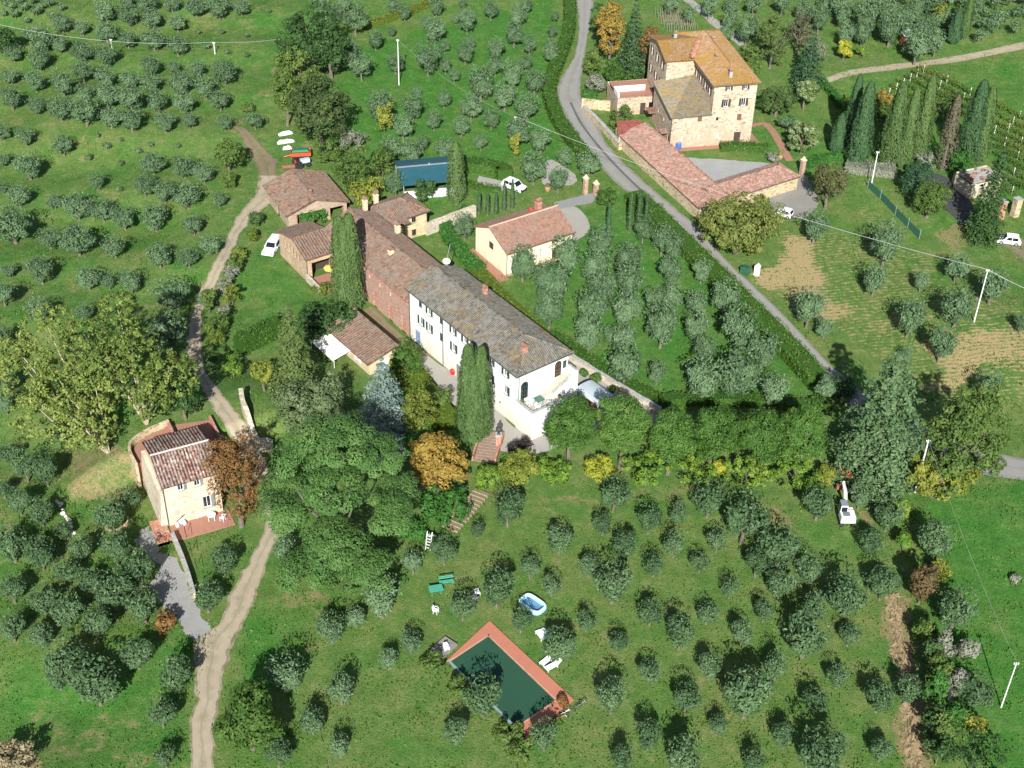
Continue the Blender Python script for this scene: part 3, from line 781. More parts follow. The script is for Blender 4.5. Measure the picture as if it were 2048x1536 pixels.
def build_olives():
    rr = random.Random(5)
    info = []
    for px, py, w in OL:
        up = 1.5
        p = G(px, py, up)
        R = w/2/pxs((p.x, p.y, p.z+up))*(1.17 if px < 560 else 1.07)
        if 1050 < px < 1640 and 450 < py < 815: R *= 1.1
        sq = .92 if px < 560 and py < 640 else 1.2 if py > 980 or (px > 700 and py < 470 and px < 1200) else 1.32
        p = G(px, py, 1.15*R*sq)
        info.append([px, py, R, p, sq])
    lm = {}
    for (lx, ly), nm in LANDMARKS:
        c = sorted((math.hypot(i[0]-lx, i[1]-ly), k) for k, i in enumerate(info) if k not in lm)
        if c and c[0][0] < 75: lm[c[0][1]] = nm
    for k, (px, py, R, p, sq) in enumerate(info):
        z, g = zone_of(px, py)
        dark = px > 880 and py > 980 or (px < 560 and py > 850)
        lib = OD if dark else OP
        i = rr.randrange(len(lib)); root, ch = lib[i]
        size = 'small' if R < 1.45 else 'big' if R > 2.35 else 'rounded' if R > 1.8 else 'medium sized'
        tone = 'dark green' if dark else 'grey green'
        lab = f'{tone} olive tree nearest to {lm[k]}' if k in lm else f'{size} {tone} olive tree standing {z}'
        sc = (R*rr.uniform(.94, 1.06), R*rr.uniform(.94, 1.06), R*sq*rr.uniform(.9, 1.1))
        if (dark, i) not in OUSED:
            OUSED.add((dark, i)); o = root
            o.location = p; o.scale = sc; o.rotation_euler = (0, 0, rr.uniform(0, 6.28)); o['label'] = lab; o['group'] = g
        else:
            o = dup(root, ch, p, rr.uniform(0, 6.28), sc, lab, g)
    for d, lib in ((False, OP), (True, OD)):
        for i, (root, ch) in enumerate(lib):
            if (d, i) not in OUSED:
                for c, _ in ch: bpy.data.objects.remove(c)
                bpy.data.objects.remove(root)
    return len(info)
NOL = build_olives()
def rings():
    """trodden, drier turf under the olives"""
    me = bpy.data.objects['ground'].data; n = len(me.vertices)
    co = np.empty(n*3, np.float32); me.vertices.foreach_get('co', co); co = co.reshape(-1, 3)
    a = me.attributes['soil'].data; v = np.empty(n, np.float32); a.foreach_get('value', v)
    near = np.where((np.abs(co[:, 0]) < 120) & (co[:, 1] > 60) & (co[:, 1] < 310))[0]; C = co[near]
    for o in [o for o in COL.objects if o.name.startswith('olive_tree')]:
        R = o.scale[0]*1.25; i = np.where((np.abs(C[:, 0]-o.location.x) < R*1.6) & (np.abs(C[:, 1]-o.location.y) < R*1.6))[0]
        d = np.hypot(C[i, 0]-o.location.x, C[i, 1]-o.location.y)+(fbm(C[i, 0]*.8, C[i, 1]*.8, 2)-.5)*2.2
        v[near[i]] = np.maximum(v[near[i]], .40*_ss(R*1.25, R*.5, d))
    a.foreach_set('value', v)
rings()
print('olives', NOL)

# saplings and dry seedlings
def build_saplings():
    r = np.random.default_rng(55)
    P, N, V = clumps([(0, 0, .75, .6, .6, .55, 12, .3, 22)], r, .3)
    root = thing('olive_sapling', '', 'olive sapling')
    cr = leaves('crown', P, N, .13, V, OLIVE, root, r, .45)
    tr = trunk_mb(.4, .04, 2, .4, .4).build('trunk', BARK, root)
    S = Z(0, 0, 2.926, '570,795,36 705,820,34 625,865,50 810,890,44 520,930,50 705,960,42 880,850,36 1040,855,36 695,1110,42 1160,190,34 1300,190,36 1440,210,36 1570,65,34 1210,280,44 1330,310,40 1440,325,40 '
      '70,50,60 145,60,62 215,85,66 360,55,50 290,30,56 90,100,60 155,130,50 310,110,60 20,90,50 190,15,48 110,15,50 250,45,50 35,30,50')
    first = True
    for k, (px, py, w) in enumerate(S):
        p = G(px, py, .5); R = w/2/pxs(p)/.6; far = px < 130 and py < 50 or k >= 16
        lab = 'tiny bushy olive sapling on bare brown soil at the top left corner' if far else 'tiny olive sapling in the grass of the left hillside'
        if py < 120 and not far: lab = 'tiny olive sapling on the green slope left of the oak clump'
        g = 'young olive saplings'
        if first: first = False; o = root; o.location = p; o.scale = (R, R, R); o['label'] = lab; o['group'] = g
        else: dup(root, [(cr, []), (tr, [])], p, random.uniform(0, 6.28), R, lab, g)
build_saplings()

# dense grove at the far right, one mass
def far_grove():
    r = np.random.default_rng(77); Ps, Ns, Vs = [], [], []
    for j in range(11):
        for i in range(17):
            px = 1752+i*21+r.uniform(-7, 7)+(j % 2)*9; py = -45+j*23+r.uniform(-5, 5)
            if px < 1800 and (py > 30 or r.random() < .5): continue
            if py > (100 if px < 1870 else 48 if px < 1955 else 84-(px-1955)*.42): continue
            if 1870 < px < 1960 and 60 < py < 105: continue
            p = G(px, py, 2.0); R = r.uniform(1.5, 2.2)
            P, N, V = clumps([(0, 0, 1.25, .95, .95, .85, 12, .38, 30)], r, .35)
            Ps.append(P*R+np.array(p)); Ns.append(N); Vs.append(V)
    o = leaves('olive_grove', np.concatenate(Ps), np.concatenate(Ns), .23, np.concatenate(Vs), OLIVE, None, r, .45)
    tag(o, 'dense grey green olive grove filling the top right corner beyond the dirt track', 'olive grove', None, 'stuff')
far_grove()

# --- broad crowns given where the photo shows them
def tree(name, label, cat, px, py, w, h, mat, clr=.6, k=60, rc=.8, leaf=.22, nl=60, group=None, lobes=None, seed=0, bark=None, tr=None, up=.25, flat=None, crown='crown', forks=4):
    """crown centre px,py and its width and height in photo pixels"""
    r = np.random.default_rng(seed+int(px*7+py)); mat = LEAF[mat] if isinstance(mat, str) else mat
    up0 = 3.0
    for _ in range(4):
        p = G(px, py, up0); s = pxs((p.x, p.y, p.z+up0)); R = w/2/s; th = dep((p.x, p.y, p.z+up0))
        q = (h/2/s)**2-(R*math.sin(th))**2
        c = math.sqrt(max(q, (.45*R)**2))/math.cos(th)
        if flat: c = min(c, flat*R)
        up0 = clr+c
    root = thing(name, label, cat, p, 0, group)
    if lobes is None:
        L = [(0, 0, up0, R*.92, R*.92, c*.92, int(k*.6), rc, nl)]
        n = 7
        for i in range(n):
            a = 6.28*i/n+r.uniform(-.4, .4); q = r.uniform(.35, .62)
            L.append((q*R*math.cos(a), q*R*math.sin(a), up0+c*r.uniform(-.45, .5), R*.5, R*.5, c*.5, int(k*.4/n)+2, rc*.85, nl))
    else:
        L = [(a*R, b*R, up0+d*c, e*R, e*R, g*c, int(k*m), rc, nl) for a, b, d, e, g, m in lobes]
    P, N, V = clumps(L, r, up)
    leaves(crown, P, N, leaf, V, mat, root, r)
    random.seed(int(px+py))
    t0 = tr or max(.12, R*.075)
    trunk_mb(max(clr+c*.55, .5), t0, forks, .55, max(c*.75, .4), R*.08).build('trunk', bark or BARK, root)
    return root
def conifer(name, label, cat, px, py, w, h, mat, clr=.4, layers=14, per=12, leaf=.22, droop=.25, power=.85, group=None, bark=None, tip=.06, lpb=46, seed=0, width=.22):
    """whorled conifer: base px,py (foot) with crown width and total height in photo pixels"""
    r = np.random.default_rng(seed+int(px*3+py)); mat = LEAF[mat] if isinstance(mat, str) else mat
    p = G(px, py); s = pxs(p); th = dep(p); R = w/2/s; H = h/s/math.cos(th)
    # the near skirt of the crown hangs below the foot on screen
    root = thing(name, label, cat, p, 0, group)
    Ps, Ns, Vs = [], [], []
    for l in range(layers):
        t = l/(layers-1); z = clr+(H-clr)*t; Rl = R*max((1-t)**power, tip)
        nb = max(5, int(per*(.45+.55*(1-t))))
        for b in range(nb):
            a = 6.28*(b+r.uniform(-.35, .35))/nb+l*1.1; L = Rl*r.uniform(.75, 1.12)
            n = max(12, int(lpb*(.35+.65*(1-t))))
            u = r.uniform(.08, 1, n)**.75
            d = np.array([math.cos(a), math.sin(a), 0]); e = np.array([-math.sin(a), math.cos(a), 0])
            sw = r.normal(size=n)*width*L*(1.05-u*.6)
            P = d*(u*L)[:, None]+e*sw[:, None]+np.array([0, 0, 1])*(z-droop*L*u**1.6+.12*L*np.sin(u*2.6)+r.normal(size=n)*.07*L)[:, None]
            Ps.append(P); Ns.append(np.array([0, 0, 1.0])+d*.5+r.normal(size=(n, 3))*.5); Vs.append(np.full(n, r.uniform(0, .5))+r.uniform(0, .3, n)+.25*u)
    P = np.concatenate(Ps)
    leaves('crown', P, np.concatenate(Ns), leaf, np.concatenate(Vs), mat, root, r, .5)
    MB().tube([(0, 0, -.4), (0, 0, H*.5), (0, 0, H*.96)], [R*.07+.08, R*.045+.05, .03], 7).build('trunk', bark or BARK, root)
    return root
def cypress(label, bx, by, tx, ty, w, mat='cyp', n=8000, leaf=.19, fat=.45, group=None, name='cypress_tree', twin=None, clr=.35):
    r = np.random.default_rng(int(bx*5+by)); mt = LEAF[mat]
    p = G(bx, by); s = pxs(p)
    zs = np.linspace(.5, 40, 800); yy = np.array(pxm(p.x, p.y, p.z+zs)[1]); H = float(zs[np.argmin(abs(yy-ty))]); R = w/2/s*(1.15 if 1650 < bx and by > 200 else 1)
    root = thing(name, label, 'cypress', p, 0, group)
    Ps, Ns, Vs, Ax = [], [], [], []
    spines = twin or [(0, 0, 1, 1)]
    for ox, oy, rs, hs in spines:
        m = int(n/len(spines)); t = r.uniform(0, 1, m)**.85; a = r.uniform(0, 6.28, m)
        prof = np.minimum((t/.16+.12)**.5, 1)*np.clip((1-t), 0, 1)**fat
        lump = 1+.16*np.sin(a*5+t*9+ox*7)+.12*(vnoise(a*3+9, t*14)-.5)*2
        rr_ = R*rs*prof*lump*r.uniform(.82, 1.04, m)+.02
        D = np.stack([np.cos(a), np.sin(a), np.zeros(m)], 1)
        P = D*rr_[:, None]; P[:, 2] = clr+(H*hs-clr)*t; P[:, 0] += ox*R; P[:, 1] += oy*R
        Ps.append(P); Ns.append(D+np.array([0, 0, .35])+r.normal(size=D.shape)*.42)
        g = vnoise(a*2.2+ox*13, t*7+3)
        Vs.append(.25+.45*g+r.uniform(0, .3, m))
    P = np.concatenate(Ps)
    leaves('crown', P, np.concatenate(Ns), leaf, np.concatenate(Vs), mt, root, r, .42, axis=np.array([[0, 0, 1.0]]))
    MB().tube([(0, 0, -.4), (0, 0, clr+.4), (0, 0, H*.8)], [.24*min(R, 1.2)+.05, .2*min(R, 1.2)+.04, .03], 6).build('trunk', BARK, root)
    return root
def hedge(label, line, wid, hei, mat='hedge', leaf=.16, dens=26, name='hedge', group=None, world=False, jit=.12, per_h=None):
    r = np.random.default_rng(int(line[0][0]*3+line[0][1])); mt = LEAF[mat]
    W = smooth_line([p if world else tuple(G(*p))[:2] for p in line], 6)
    o0 = Vector((W[0][0], W[0][1], float(hgt(*W[0]))))
    root = thing(name, label, 'hedge', o0, 0, group)
    Ps, Ns = [], []; core = MB()
    for a, b in zip(W[:-1], W[1:]):
        L = np.linalg.norm(b-a)
        if L < 1e-3: continue
        d = (b-a)/L; e = np.array([-d[1], d[0]])
        n = int(dens*L*(wid+2*hei)); u = r.uniform(0, L, n); q = r.uniform(0, wid+2*hei, n)
        side = np.where(q < hei, -1, np.where(q > hei+wid, 1, 0))
        off = np.where(side == -1, -wid/2, np.where(side == 1, wid/2, q-hei-wid/2)); z = np.where(side == -1, q, np.where(side == 1, q-hei-wid, hei))
        c = a+d*u[:, None]+e*off[:, None]
        nr = np.stack([e[0]*side, e[1]*side, np.where(side == 0, 1.0, .25)], 1)
        k = 1+(vnoise(c[:, 0]*.9, c[:, 1]*.9+z)-.5)*.5
        P = np.stack([c[:, 0]-o0.x, c[:, 1]-o0.y, hgt(c[:, 0], c[:, 1])-o0.z+z*k], 1)+r.normal(size=(n, 3))*jit
        Ps.append(P); Ns.append(nr+r.normal(size=(n, 3))*.5)
        hw = wid/2-.12; h_ = hei-.12
        za = float(hgt(*a))-o0.z; zb = float(hgt(*b))-o0.z
        A = a-np.array([o0.x, o0.y]); B = b-np.array([o0.x, o0.y])
        lo = [(A[0]+e[0]*-hw, A[1]+e[1]*-hw, za-.2), (B[0]-e[0]*hw, B[1]-e[1]*hw, zb-.2), (B[0]+e[0]*hw, B[1]+e[1]*hw, zb-.2), (A[0]+e[0]*hw, A[1]+e[1]*hw, za-.2)]
        core.hexa(lo, [(q[0], q[1], q[2]+.2+h_) for q in lo], .1)  # solid dark box added inside the hedge leaves to block light
    P = np.concatenate(Ps)
    leaves('foliage', P, np.concatenate(Ns), leaf, .2+.4*vnoise(P[:, 0]*.7, P[:, 1]*.7+P[:, 2])+r.uniform(0, .4, len(P)), mt, root, r, .55)
    core.build('light_block_core', mt, root)
    return root
def bush(label, px, py, w, h, mat, k=14, rc=.4, leaf=.16, nl=60, name='shrub', group=None, clr=0.05, cat='shrub'):
    return tree(name, label, cat, px, py, w, h, mat, clr, k, rc, leaf, nl, group, crown='foliage', forks=3, tr=.06)
# ------------------------------------------------------------------ buildings
WHITE = plastermat('white limewash', (.80, .785, .75), (.56, .53, .42), .3, 3.6, .75, .12)
CREAM = plastermat('cream plaster', (.82, .73, .52), (.62, .48, .33), -.3, 1.1, .6, .08)
BEIGE = plastermat('beige plaster', (.66, .53, .36), (.45, .34, .24), 0, 2.0, .6, .2)
VSTONE = stonemat('villa rubble stone', [(.28, .21, .14), (.50, .40, .28), (.62, .51, .38), (.40, .31, .22), (.58, .47, .34)], (.62, .53, .41), 1.9, .05, (.52, .32, .23), (3.2, .03))
RSTONE = stonemat('tan rubble stone', [(.28, .20, .11), (.50, .39, .23), (.60, .48, .31), (.40, .31, .19)], (.60, .50, .34), 2.2, .06)
PSTONE = stonemat('pale field stone', [(.38, .33, .24), (.55, .49, .38), (.66, .59, .46), (.46, .40, .30)], (.50, .44, .33), 2.0, .07)
BRICK = brickmat('old pink brick', (.30, .155, .11), (.44, .27, .205), (.52, .42, .34))
BRICKR = brickmat('red brick', (.33, .13, .08), (.46, .21, .14), (.5, .36, .28))
T_GREY = tilemat('weathered grey tiles', [(.030, .028, .022), (.088, .080, .064), (.165, .152, .125), (.30, .285, .245)], (.25, .16, .045), .22, .42, (.19, .18, .16), .45)
T_BRWN = tilemat('old brown tiles', [(0.074, 0.041, 0.028), (0.155, 0.092, 0.063), (0.244, 0.155, 0.111), (0.311, 0.244, 0.192)], (.22, .14, .05), .15, .5, (.19, .165, .14), .38)
T_NEW = tilemat('even terracotta tiles', [(0.160, 0.080, 0.056), (0.240, 0.132, 0.092), (0.296, 0.176, 0.128), (0.352, 0.232, 0.176)], gr=.12)
T_LICH = tilemat('lichen covered tiles', [(0.156, 0.074, 0.041), (0.262, 0.139, 0.074), (0.344, 0.230, 0.148), (0.410, 0.312, 0.230)], (.29, .175, .042), .56, .24)
T_PINK = tilemat('pink brown tiles', [(0.136, 0.064, 0.044), (0.248, 0.132, 0.096), (0.336, 0.208, 0.160), (0.480, 0.384, 0.320)], gr=.1)
T_RIB = tilemat('bleached rib tiles', [(.045, .02, .015), (.12, .05, .035), (.35, .25, .20), (.62, .56, .50)], gr=.15)
T_OLIV = tilemat('mossy olive tiles', [(0.104, 0.080, 0.044), (0.176, 0.144, 0.092), (0.248, 0.208, 0.144), (0.320, 0.272, 0.200)], (.34, .20, .04), .3, .4, (.22, .21, .17), .35)
T_DARK = tilemat('sooty dark tiles', [(.07, .05, .04), (.15, .11, .09), (.24, .185, .15), (.36, .31, .27)], gr=.3)
WOOD = plain('brown timber', (.16, .09, .05), .7)
WOODD = plain('dark timber', (.06, .04, .03), .7)
GREENP = plain('dark green shutter paint', (.035, .075, .055), .5)
BROWNP = plain('brown shutter paint', (.10, .05, .03), .55)
GREYP = plain('grey shutter paint', (.20, .22, .21), .55)
PANE = glass()
WFRAME = plain('white window frame', (.7, .7, .68), .5)
COPPER = plain('gutter metal', (.10, .12, .11), .5, metal=.3)
TRAV = plain('grey stone coping', (.36, .36, .34), .85, .4, 3)
WPAINT = plain('white paint', (.80, .80, .79), .45, .06)
METALW = plain('galvanised metal', (.50, .52, .53), .4, .15, metal=.5)

def roof_plane(name, poly, mat, parent, pitch=.27, course=.42, ribh=.075, thick=.14, rib=(.55, 1.0), pan=(.0, .55)):
    """tiled slope: poly anticlockwise from above, first edge along the eave"""
    P = [Vector(p) for p in poly]
    u = (P[1]-P[0]).normalized(); n = None
    for i in range(2, len(P)):
        n = u.cross(P[i]-P[0])
        if n.length > 1e-3: break
    n.normalize()
    if n.z < 0: n = -n
    v = n.cross(u).normalized()
    q = [((p-P[0]).dot(u), (p-P[0]).dot(v)) for p in P]
    u0, u1 = min(a for a, b in q), max(a for a, b in q); v0, v1 = min(b for a, b in q), max(b for a, b in q)
    bm = bmesh.new(); lay = bm.faces.layers.float.new('var')
    nu = max(2, int((u1-u0)/pitch)+1); nv = max(1, int((v1-v0)/course)+1)
    prof = ((0, 0), (.2, 0), (.32, .75), (.5, 1), (.68, 1), (.86, .75))
    rows = []
    for j in range(nv+1):
        row = []
        for i in range(nu+1):
            for f, hh in (prof if i < nu else prof[:1]):
                jit = random.uniform(-.012, .012)
                row.append(bm.verts.new(P[0]+u*(u0+(i+f)*pitch)+v*(v0+j*course)+n*(hh*ribh+jit)))
        rows.append(row)
    m = len(prof)
    for j in range(nv):
        for i in range(nu):
            a = random.uniform(*rib); b = random.uniform(*pan)
            for k in range(m):
                x = i*m+k
                f = bm.faces.new((rows[j][x], rows[j][x+1], rows[j+1][x+1], rows[j+1][x]))
                f[lay] = a if k in (2, 3, 4) else b
    cen = sum(P, Vector())/len(P)
    for i in range(len(P)):
        a, b = P[i], P[(i+1) % len(P)]
        if (b-a).length < 1e-3: continue
        e = (b-a).normalized().cross(n)
        if e.dot(cen-a) > 0: e = -e
        bmesh.ops.bisect_plane(bm, geom=bm.verts[:]+bm.edges[:]+bm.faces[:], plane_co=a, plane_no=e, clear_outer=True)
    lo = [bm.verts.new(p-n*thick) for p in P]; hi = [bm.verts.new(p-n*.01) for p in P]
    f = bm.faces.new(lo); f[lay] = .2
    for i in range(len(P)):
        j = (i+1) % len(P)
        f = bm.faces.new((lo[i], lo[j], hi[j], hi[i])); f[lay] = .35
    me = bpy.data.meshes.new(name); bm.to_mesh(me); bm.free(); me.materials.append(mat)
    o = bpy.data.objects.new(name, me); COL.objects.link(o); o.parent = parent
    return o
def ridge(mb, a, b, r=.13, step=.45):
    a, b = Vector(a), Vector(b); n = max(1, int((b-a).length/step))
    for i in range(n):
        p = a+(b-a)*(i/n); q = a+(b-a)*((i+1.08)/n)
        mb.tube([p+Vector((0, 0, .03)), q+Vector((0, 0, .05))], [r, r*.88], 6)
def wall_panel(mb, p0, p1, z0, z1, opens=(), reveal=.22):
    p0 = Vector((*p0, 0)); p1 = Vector((*p1, 0)); d = (p1-p0); L = d.length; d /= L
    inn = Vector((-d.y, d.x, 0))
    us = sorted({0, L, *[o[0]-o[2]/2 for o in opens], *[o[0]+o[2]/2 for o in opens]})
    zs = sorted({z0, z1, *[o[1]-o[3]/2 for o in opens], *[o[1]+o[3]/2 for o in opens]})
    us = [k for k in us if -1e-6 <= k <= L+1e-6]; zs = [k for k in zs if z0-1e-6 <= k <= z1+1e-6]
    pt = lambda u, z, k=0: p0+d*u+inn*k+Vector((0, 0, z))
    for a, b in zip(us[:-1], us[1:]):
        for c, e in zip(zs[:-1], zs[1:]):
            uc, zc = (a+b)/2, (c+e)/2
            if any(abs(uc-o[0]) < o[2]/2 and abs(zc-o[1]) < o[3]/2 for o in opens): continue
            mb.poly([pt(a, c), pt(b, c), pt(b, e), pt(a, e)])
    for o in opens:
        a, b, c, e = o[0]-o[2]/2, o[0]+o[2]/2, max(o[1]-o[3]/2, z0), o[1]+o[3]/2
        for (x, y), (s, t) in (((a, c), (b, c)), ((b, c), (b, e)), ((b, e), (a, e)), ((a, e), (a, c))):
            mb.poly([pt(x, y), pt(s, t), pt(s, t, reveal), pt(x, y, reveal)])
def window(root, p0, p1, o, style, pal):
    """a window or door in the opening o of the wall p0 -> p1"""
    p0 = Vector((*p0, 0)); p1 = Vector((*p1, 0)); d = (p1-p0).normalized(); out = Vector((d.y, -d.x, 0))
    u, z, w, h = o[:4]; rz = math.atan2(d.y, d.x)
    c = p0+d*u+Vector((0, 0, z))
    at = lambda du, dz, k: (c+d*du+out*k+Vector((0, 0, dz)))
    if style in ('dark', 'open', 'half'):
        mb = MB(); t = .07
        for du, dz, sx, sz in ((0, h/2-t/2, w, t), (0, -h/2+t/2, w, t), (-w/2+t/2, 0, t, h-2*t), (w/2-t/2, 0, t, h-2*t), (0, 0, t*.8, h-2*t)):
            mb.box(at(du, dz, -.12), (sx, .06, sz), rz)
        win = mb.build('window', WFRAME if style != 'dark' else pal, root)
        MB().box(at(0, 0, -.16), (w, .03, h), rz).build('pane', PANE, win)
        if style != 'dark':
            for s in ((-1, 1) if style == 'open' else (1,)):
                m = MB(); m.box(at(s*(w*.75+.03), 0, .035), (w/2, .045, h), rz)
                for q in range(5): m.box(at(s*(w*.75+.03), -h*.4+q*h*.2, .065), (w*.4, .02, h*.09), rz)
                m.build('shutter', pal, win)
        sl = MB(); sl.box(at(0, -h/2-.05, .04), (w+.16, .14, .09), rz); sl.build('sill', TRAV, win)
    elif style == 'closed':
        mb = MB()
        for s in (-1, 1):
            mb.box(at(s*w/4, 0, -.06), (w/2-.015, .05, h-.02), rz)
            for q in range(6): mb.box(at(s*w/4, -h*.42+q*h*.168, -.025), (w*.38, .02, h*.07), rz)
        mb.build('shutter', pal, root)
    elif style == 'door':
        mb = MB(); mb.box(at(0, 0, -.14), (w, .06, h), rz)
        for s in (-1, 1):
            for q in (-.25, .22): mb.box(at(s*w/4, q*h, -.10), (w*.36, .03, h*.34), rz)
        dr = mb.build('door', pal, root)
        MB().box(at(w*.38, -.05*h, -.07), (.05, .06, .14), rz).build('handle', METALW, dr)
    elif style == 'slit':
        MB().box(at(0, 0, -.15), (w, .03, h), rz).build('window', WFRAME, root)
    elif style == 'void':
        MB().box(at(0, 0, -.19), (w, .03, h), rz).build('pane', PANE, root)
    elif style in ('arch', 'archopen'):
        n = 9; prof = [(-w/2, -h/2), (w/2, -h/2)]+[(w/2*math.cos(math.pi*k/n), h/2-w/2+w/2*math.sin(math.pi*k/n)) for k in range(n+1)]
        fr = MB()
        big = [(x*1.16, zz if zz <= -h/2+1e-6 else zz*1.05) for x, zz in prof]
        fa = [at(x, zz, .012) for x, zz in big]; fb = [at(x, zz, -.02) for x, zz in big]
        fr.poly(fa)
        for i in range(len(fa)): fr.poly([fb[i], fb[(i+1) % len(fa)], fa[(i+1) % len(fa)], fa[i]])
        dr = fr.build('door_surround', TRAV, root)
        pn = MB(); pn.poly([at(x, zz, .018) for x, zz in prof]); pn.build('pane', PANE if style == 'arch' else PANE, dr)
        g = MB()
        for du in (-w*.25, 0, w*.25): g.box(at(du, -.05*h, .03), (.05, .02, h*.9), rz)
        for q in (-.3, -.05, .2): g.box(at(0, q*h, .032), (w*.98, .02, .05), rz)
        g.build('door', pal, dr)
def chimney(root, x, y, z0, h, s=.55, mat=None, cap='tile'):
    mb = MB(); mb.box((x, y, z0+h/2), (s, s, h)); mb.box((x, y, z0+h*.86), (s*1.22, s*1.22, .12))
    ch = mb.build('chimney', mat or BRICKR, root)
    c = MB()
    for sx in (-1, 1):
        for sy in (-1, 1): c.box((x+sx*s*.36, y+sy*s*.36, z0+h+.14), (.13, .13, .28))
    c.box((x, y, z0+h+.31), (s*1.25, s*1.25, .07)); c.hexa([(x-s*.6, y-s*.6, z0+h+.35), (x+s*.6, y-s*.6, z0+h+.35), (x+s*.6, y+s*.6, z0+h+.35), (x-s*.6, y+s*.6, z0+h+.35)],
           [(x-s*.6, y-.03, z0+h+.58), (x+s*.6, y-.03, z0+h+.58), (x+s*.6, y+.03, z0+h+.58), (x-s*.6, y+.03, z0+h+.58)])
    c.build('chimney_cap', T_NEW, ch)
    return ch
def shell(root, x0, x1, y0, y1, zb, eave, wall, wins=None, pal=None, sides='frbl', name='wall', rev=.22):
    """four walls of a block with its openings; sides f r b l, u runs anticlockwise"""
    S = dict(f=((x0, y0), (x1, y0)), r=((x1, y0), (x1, y1)), b=((x1, y1), (x0, y1)), l=((x0, y1), (x0, y0)))
    mb = MB(); wins = wins or {}
    for k in sides:
        ops = wins.get(k, []); rect = [o for o in ops if not o[4].startswith('arch')]
        wall_panel(mb, *S[k], zb, eave, rect, rev)
        for o in ops: window(root, *S[k], o, o[4], o[5] if len(o) > 5 else pal or GREENP)
    return mb, S
def gable(mb, root, x0, x1, y0, y1, eave, rid, axis, rf, tiles, over=.35, og=.25, name='roof', kw={}, ridgemat=None):
    """gable roof; axis x or y is the way the ridge runs; rf where it sits across the span; also closes the gable walls"""
    if axis == 'x':
        ym = y0+(y1-y0)*rf
        s1 = (rid-eave)/max(ym-y0, .01); s2 = (rid-eave)/max(y1-ym, .01)
        if rf < 1: mb.poly([(x0, y1, eave), (x0, y0, eave), (x0, ym, rid)]); mb.poly([(x1, y0, eave), (x1, y1, eave), (x1, ym, rid)])
        else: mb.poly([(x0, y1, eave), (x0, y0, eave), (x0, y1, rid)]); mb.poly([(x1, y0, eave), (x1, y1, eave), (x1, y1, rid)]); mb.poly([(x1, y1, eave), (x0, y1, eave), (x0, y1, rid), (x1, y1, rid)])
        up = .12
        roof = roof_plane(name, [(x0-og, y0-over, eave-over*s1+up), (x1+og, y0-over, eave-over*s1+up), (x1+og, ym if rf < 1 else ym+.2, rid+up), (x0-og, ym if rf < 1 else ym+.2, rid+up)], tiles, root, **kw)
        if rf < 1: roof_plane(name, [(x1+og, y1+over, eave-over*s2+up), (x0-og, y1+over, eave-over*s2+up), (x0-og, ym, rid+up), (x1+og, ym, rid+up)], tiles, root, **kw)
        a, b = (x0-og, ym, rid+up), (x1+og, ym, rid+up)
    else:
        xm = x0+(x1-x0)*rf
        s1 = (rid-eave)/max(xm-x0, .01); s2 = (rid-eave)/max(x1-xm, .01); up = .12
        mb.poly([(x0, y0, eave), (x1, y0, eave), (xm, y0, rid)]); mb.poly([(x1, y1, eave), (x0, y1, eave), (xm, y1, rid)])
        roof = roof_plane(name, [(x0-over, y1+og, eave-over*s1+up), (x0-over, y0-og, eave-over*s1+up), (xm, y0-og, rid+up), (xm, y1+og, rid+up)], tiles, root, **kw)
        roof_plane(name, [(x1+over, y0-og, eave-over*s2+up), (x1+over, y1+og, eave-over*s2+up), (xm, y1+og, rid+up), (xm, y0-og, rid+up)], tiles, root, **kw)
        a, b = (xm, y0-og, rid+up), (xm, y1+og, rid+up)
    rb = MB(); ridge(rb, a, b); rb.build('ridge_tiles', ridgemat or tiles, roof)
    return roof
def hip(root, x0, x1, y0, y1, eave, rid, tiles, over=.4, inset=None, ends=(True, True), axis='x', name='roof', ridgemat=None, kw={}):
    x0 -= over; x1 += over; y0 -= over; y1 += over; up = .1; e = eave+up-.1; r = rid+up
    rb = MB()
    if axis == 'x':
        ym = (y0+y1)/2; i = inset or (y1-y0)/2
        a = (x0+i if ends[0] else x0, ym, r); b = (x1-i if ends[1] else x1, ym, r)
        ro = roof_plane(name, [(x0, y0, e), (x1, y0, e), b, a], tiles, root, **kw); roof_plane(name, [(x1, y1, e), (x0, y1, e), a, b], tiles, root, **kw)
        if ends[1]: roof_plane(name, [(x1, y0, e), (x1, y1, e), b], tiles, root, **kw)
        if ends[0]: roof_plane(name, [(x0, y1, e), (x0, y0, e), a], tiles, root, **kw)
        hips = ([((x1, y0, e), b), ((x1, y1, e), b)] if ends[1] else [])+([((x0, y0, e), a), ((x0, y1, e), a)] if ends[0] else [])
    else:
        xm = (x0+x1)/2; i = inset or (x1-x0)/2
        a = (xm, y0+i, r); b = (xm, y1-i, r)
        ro = roof_plane(name, [(x0, y0, e), (x1, y0, e), a], tiles, root, **kw); roof_plane(name, [(x1, y0, e), (x1, y1, e), b, a], tiles, root, **kw)
        roof_plane(name, [(x1, y1, e), (x0, y1, e), b], tiles, root, **kw); roof_plane(name, [(x0, y1, e), (x0, y0, e), a, b], tiles, root, **kw)
        hips = [((x0, y0, e), a), ((x1, y0, e), a), ((x0, y1, e), b), ((x1, y1, e), b)]
    ridge(rb, a, b)
    for s, t in hips: ridge(rb, s, t)
    rb.build('ridge_tiles', ridgemat or tiles, ro)
    g = MB()
    for s, t in (((x0, y0), (x1, y0)), ((x1, y0), (x1, y1)), ((x1, y1), (x0, y1)), ((x0, y1), (x0, y0))):
        g.tube([(s[0], s[1], e-.12), (t[0], t[1], e-.12)], .07, 6)
    g.build('gutter', COPPER, ro)
    return ro
def downpipe(root, pts): MB().tube(pts, .055, 6).build('downpipe', COPPER, root)
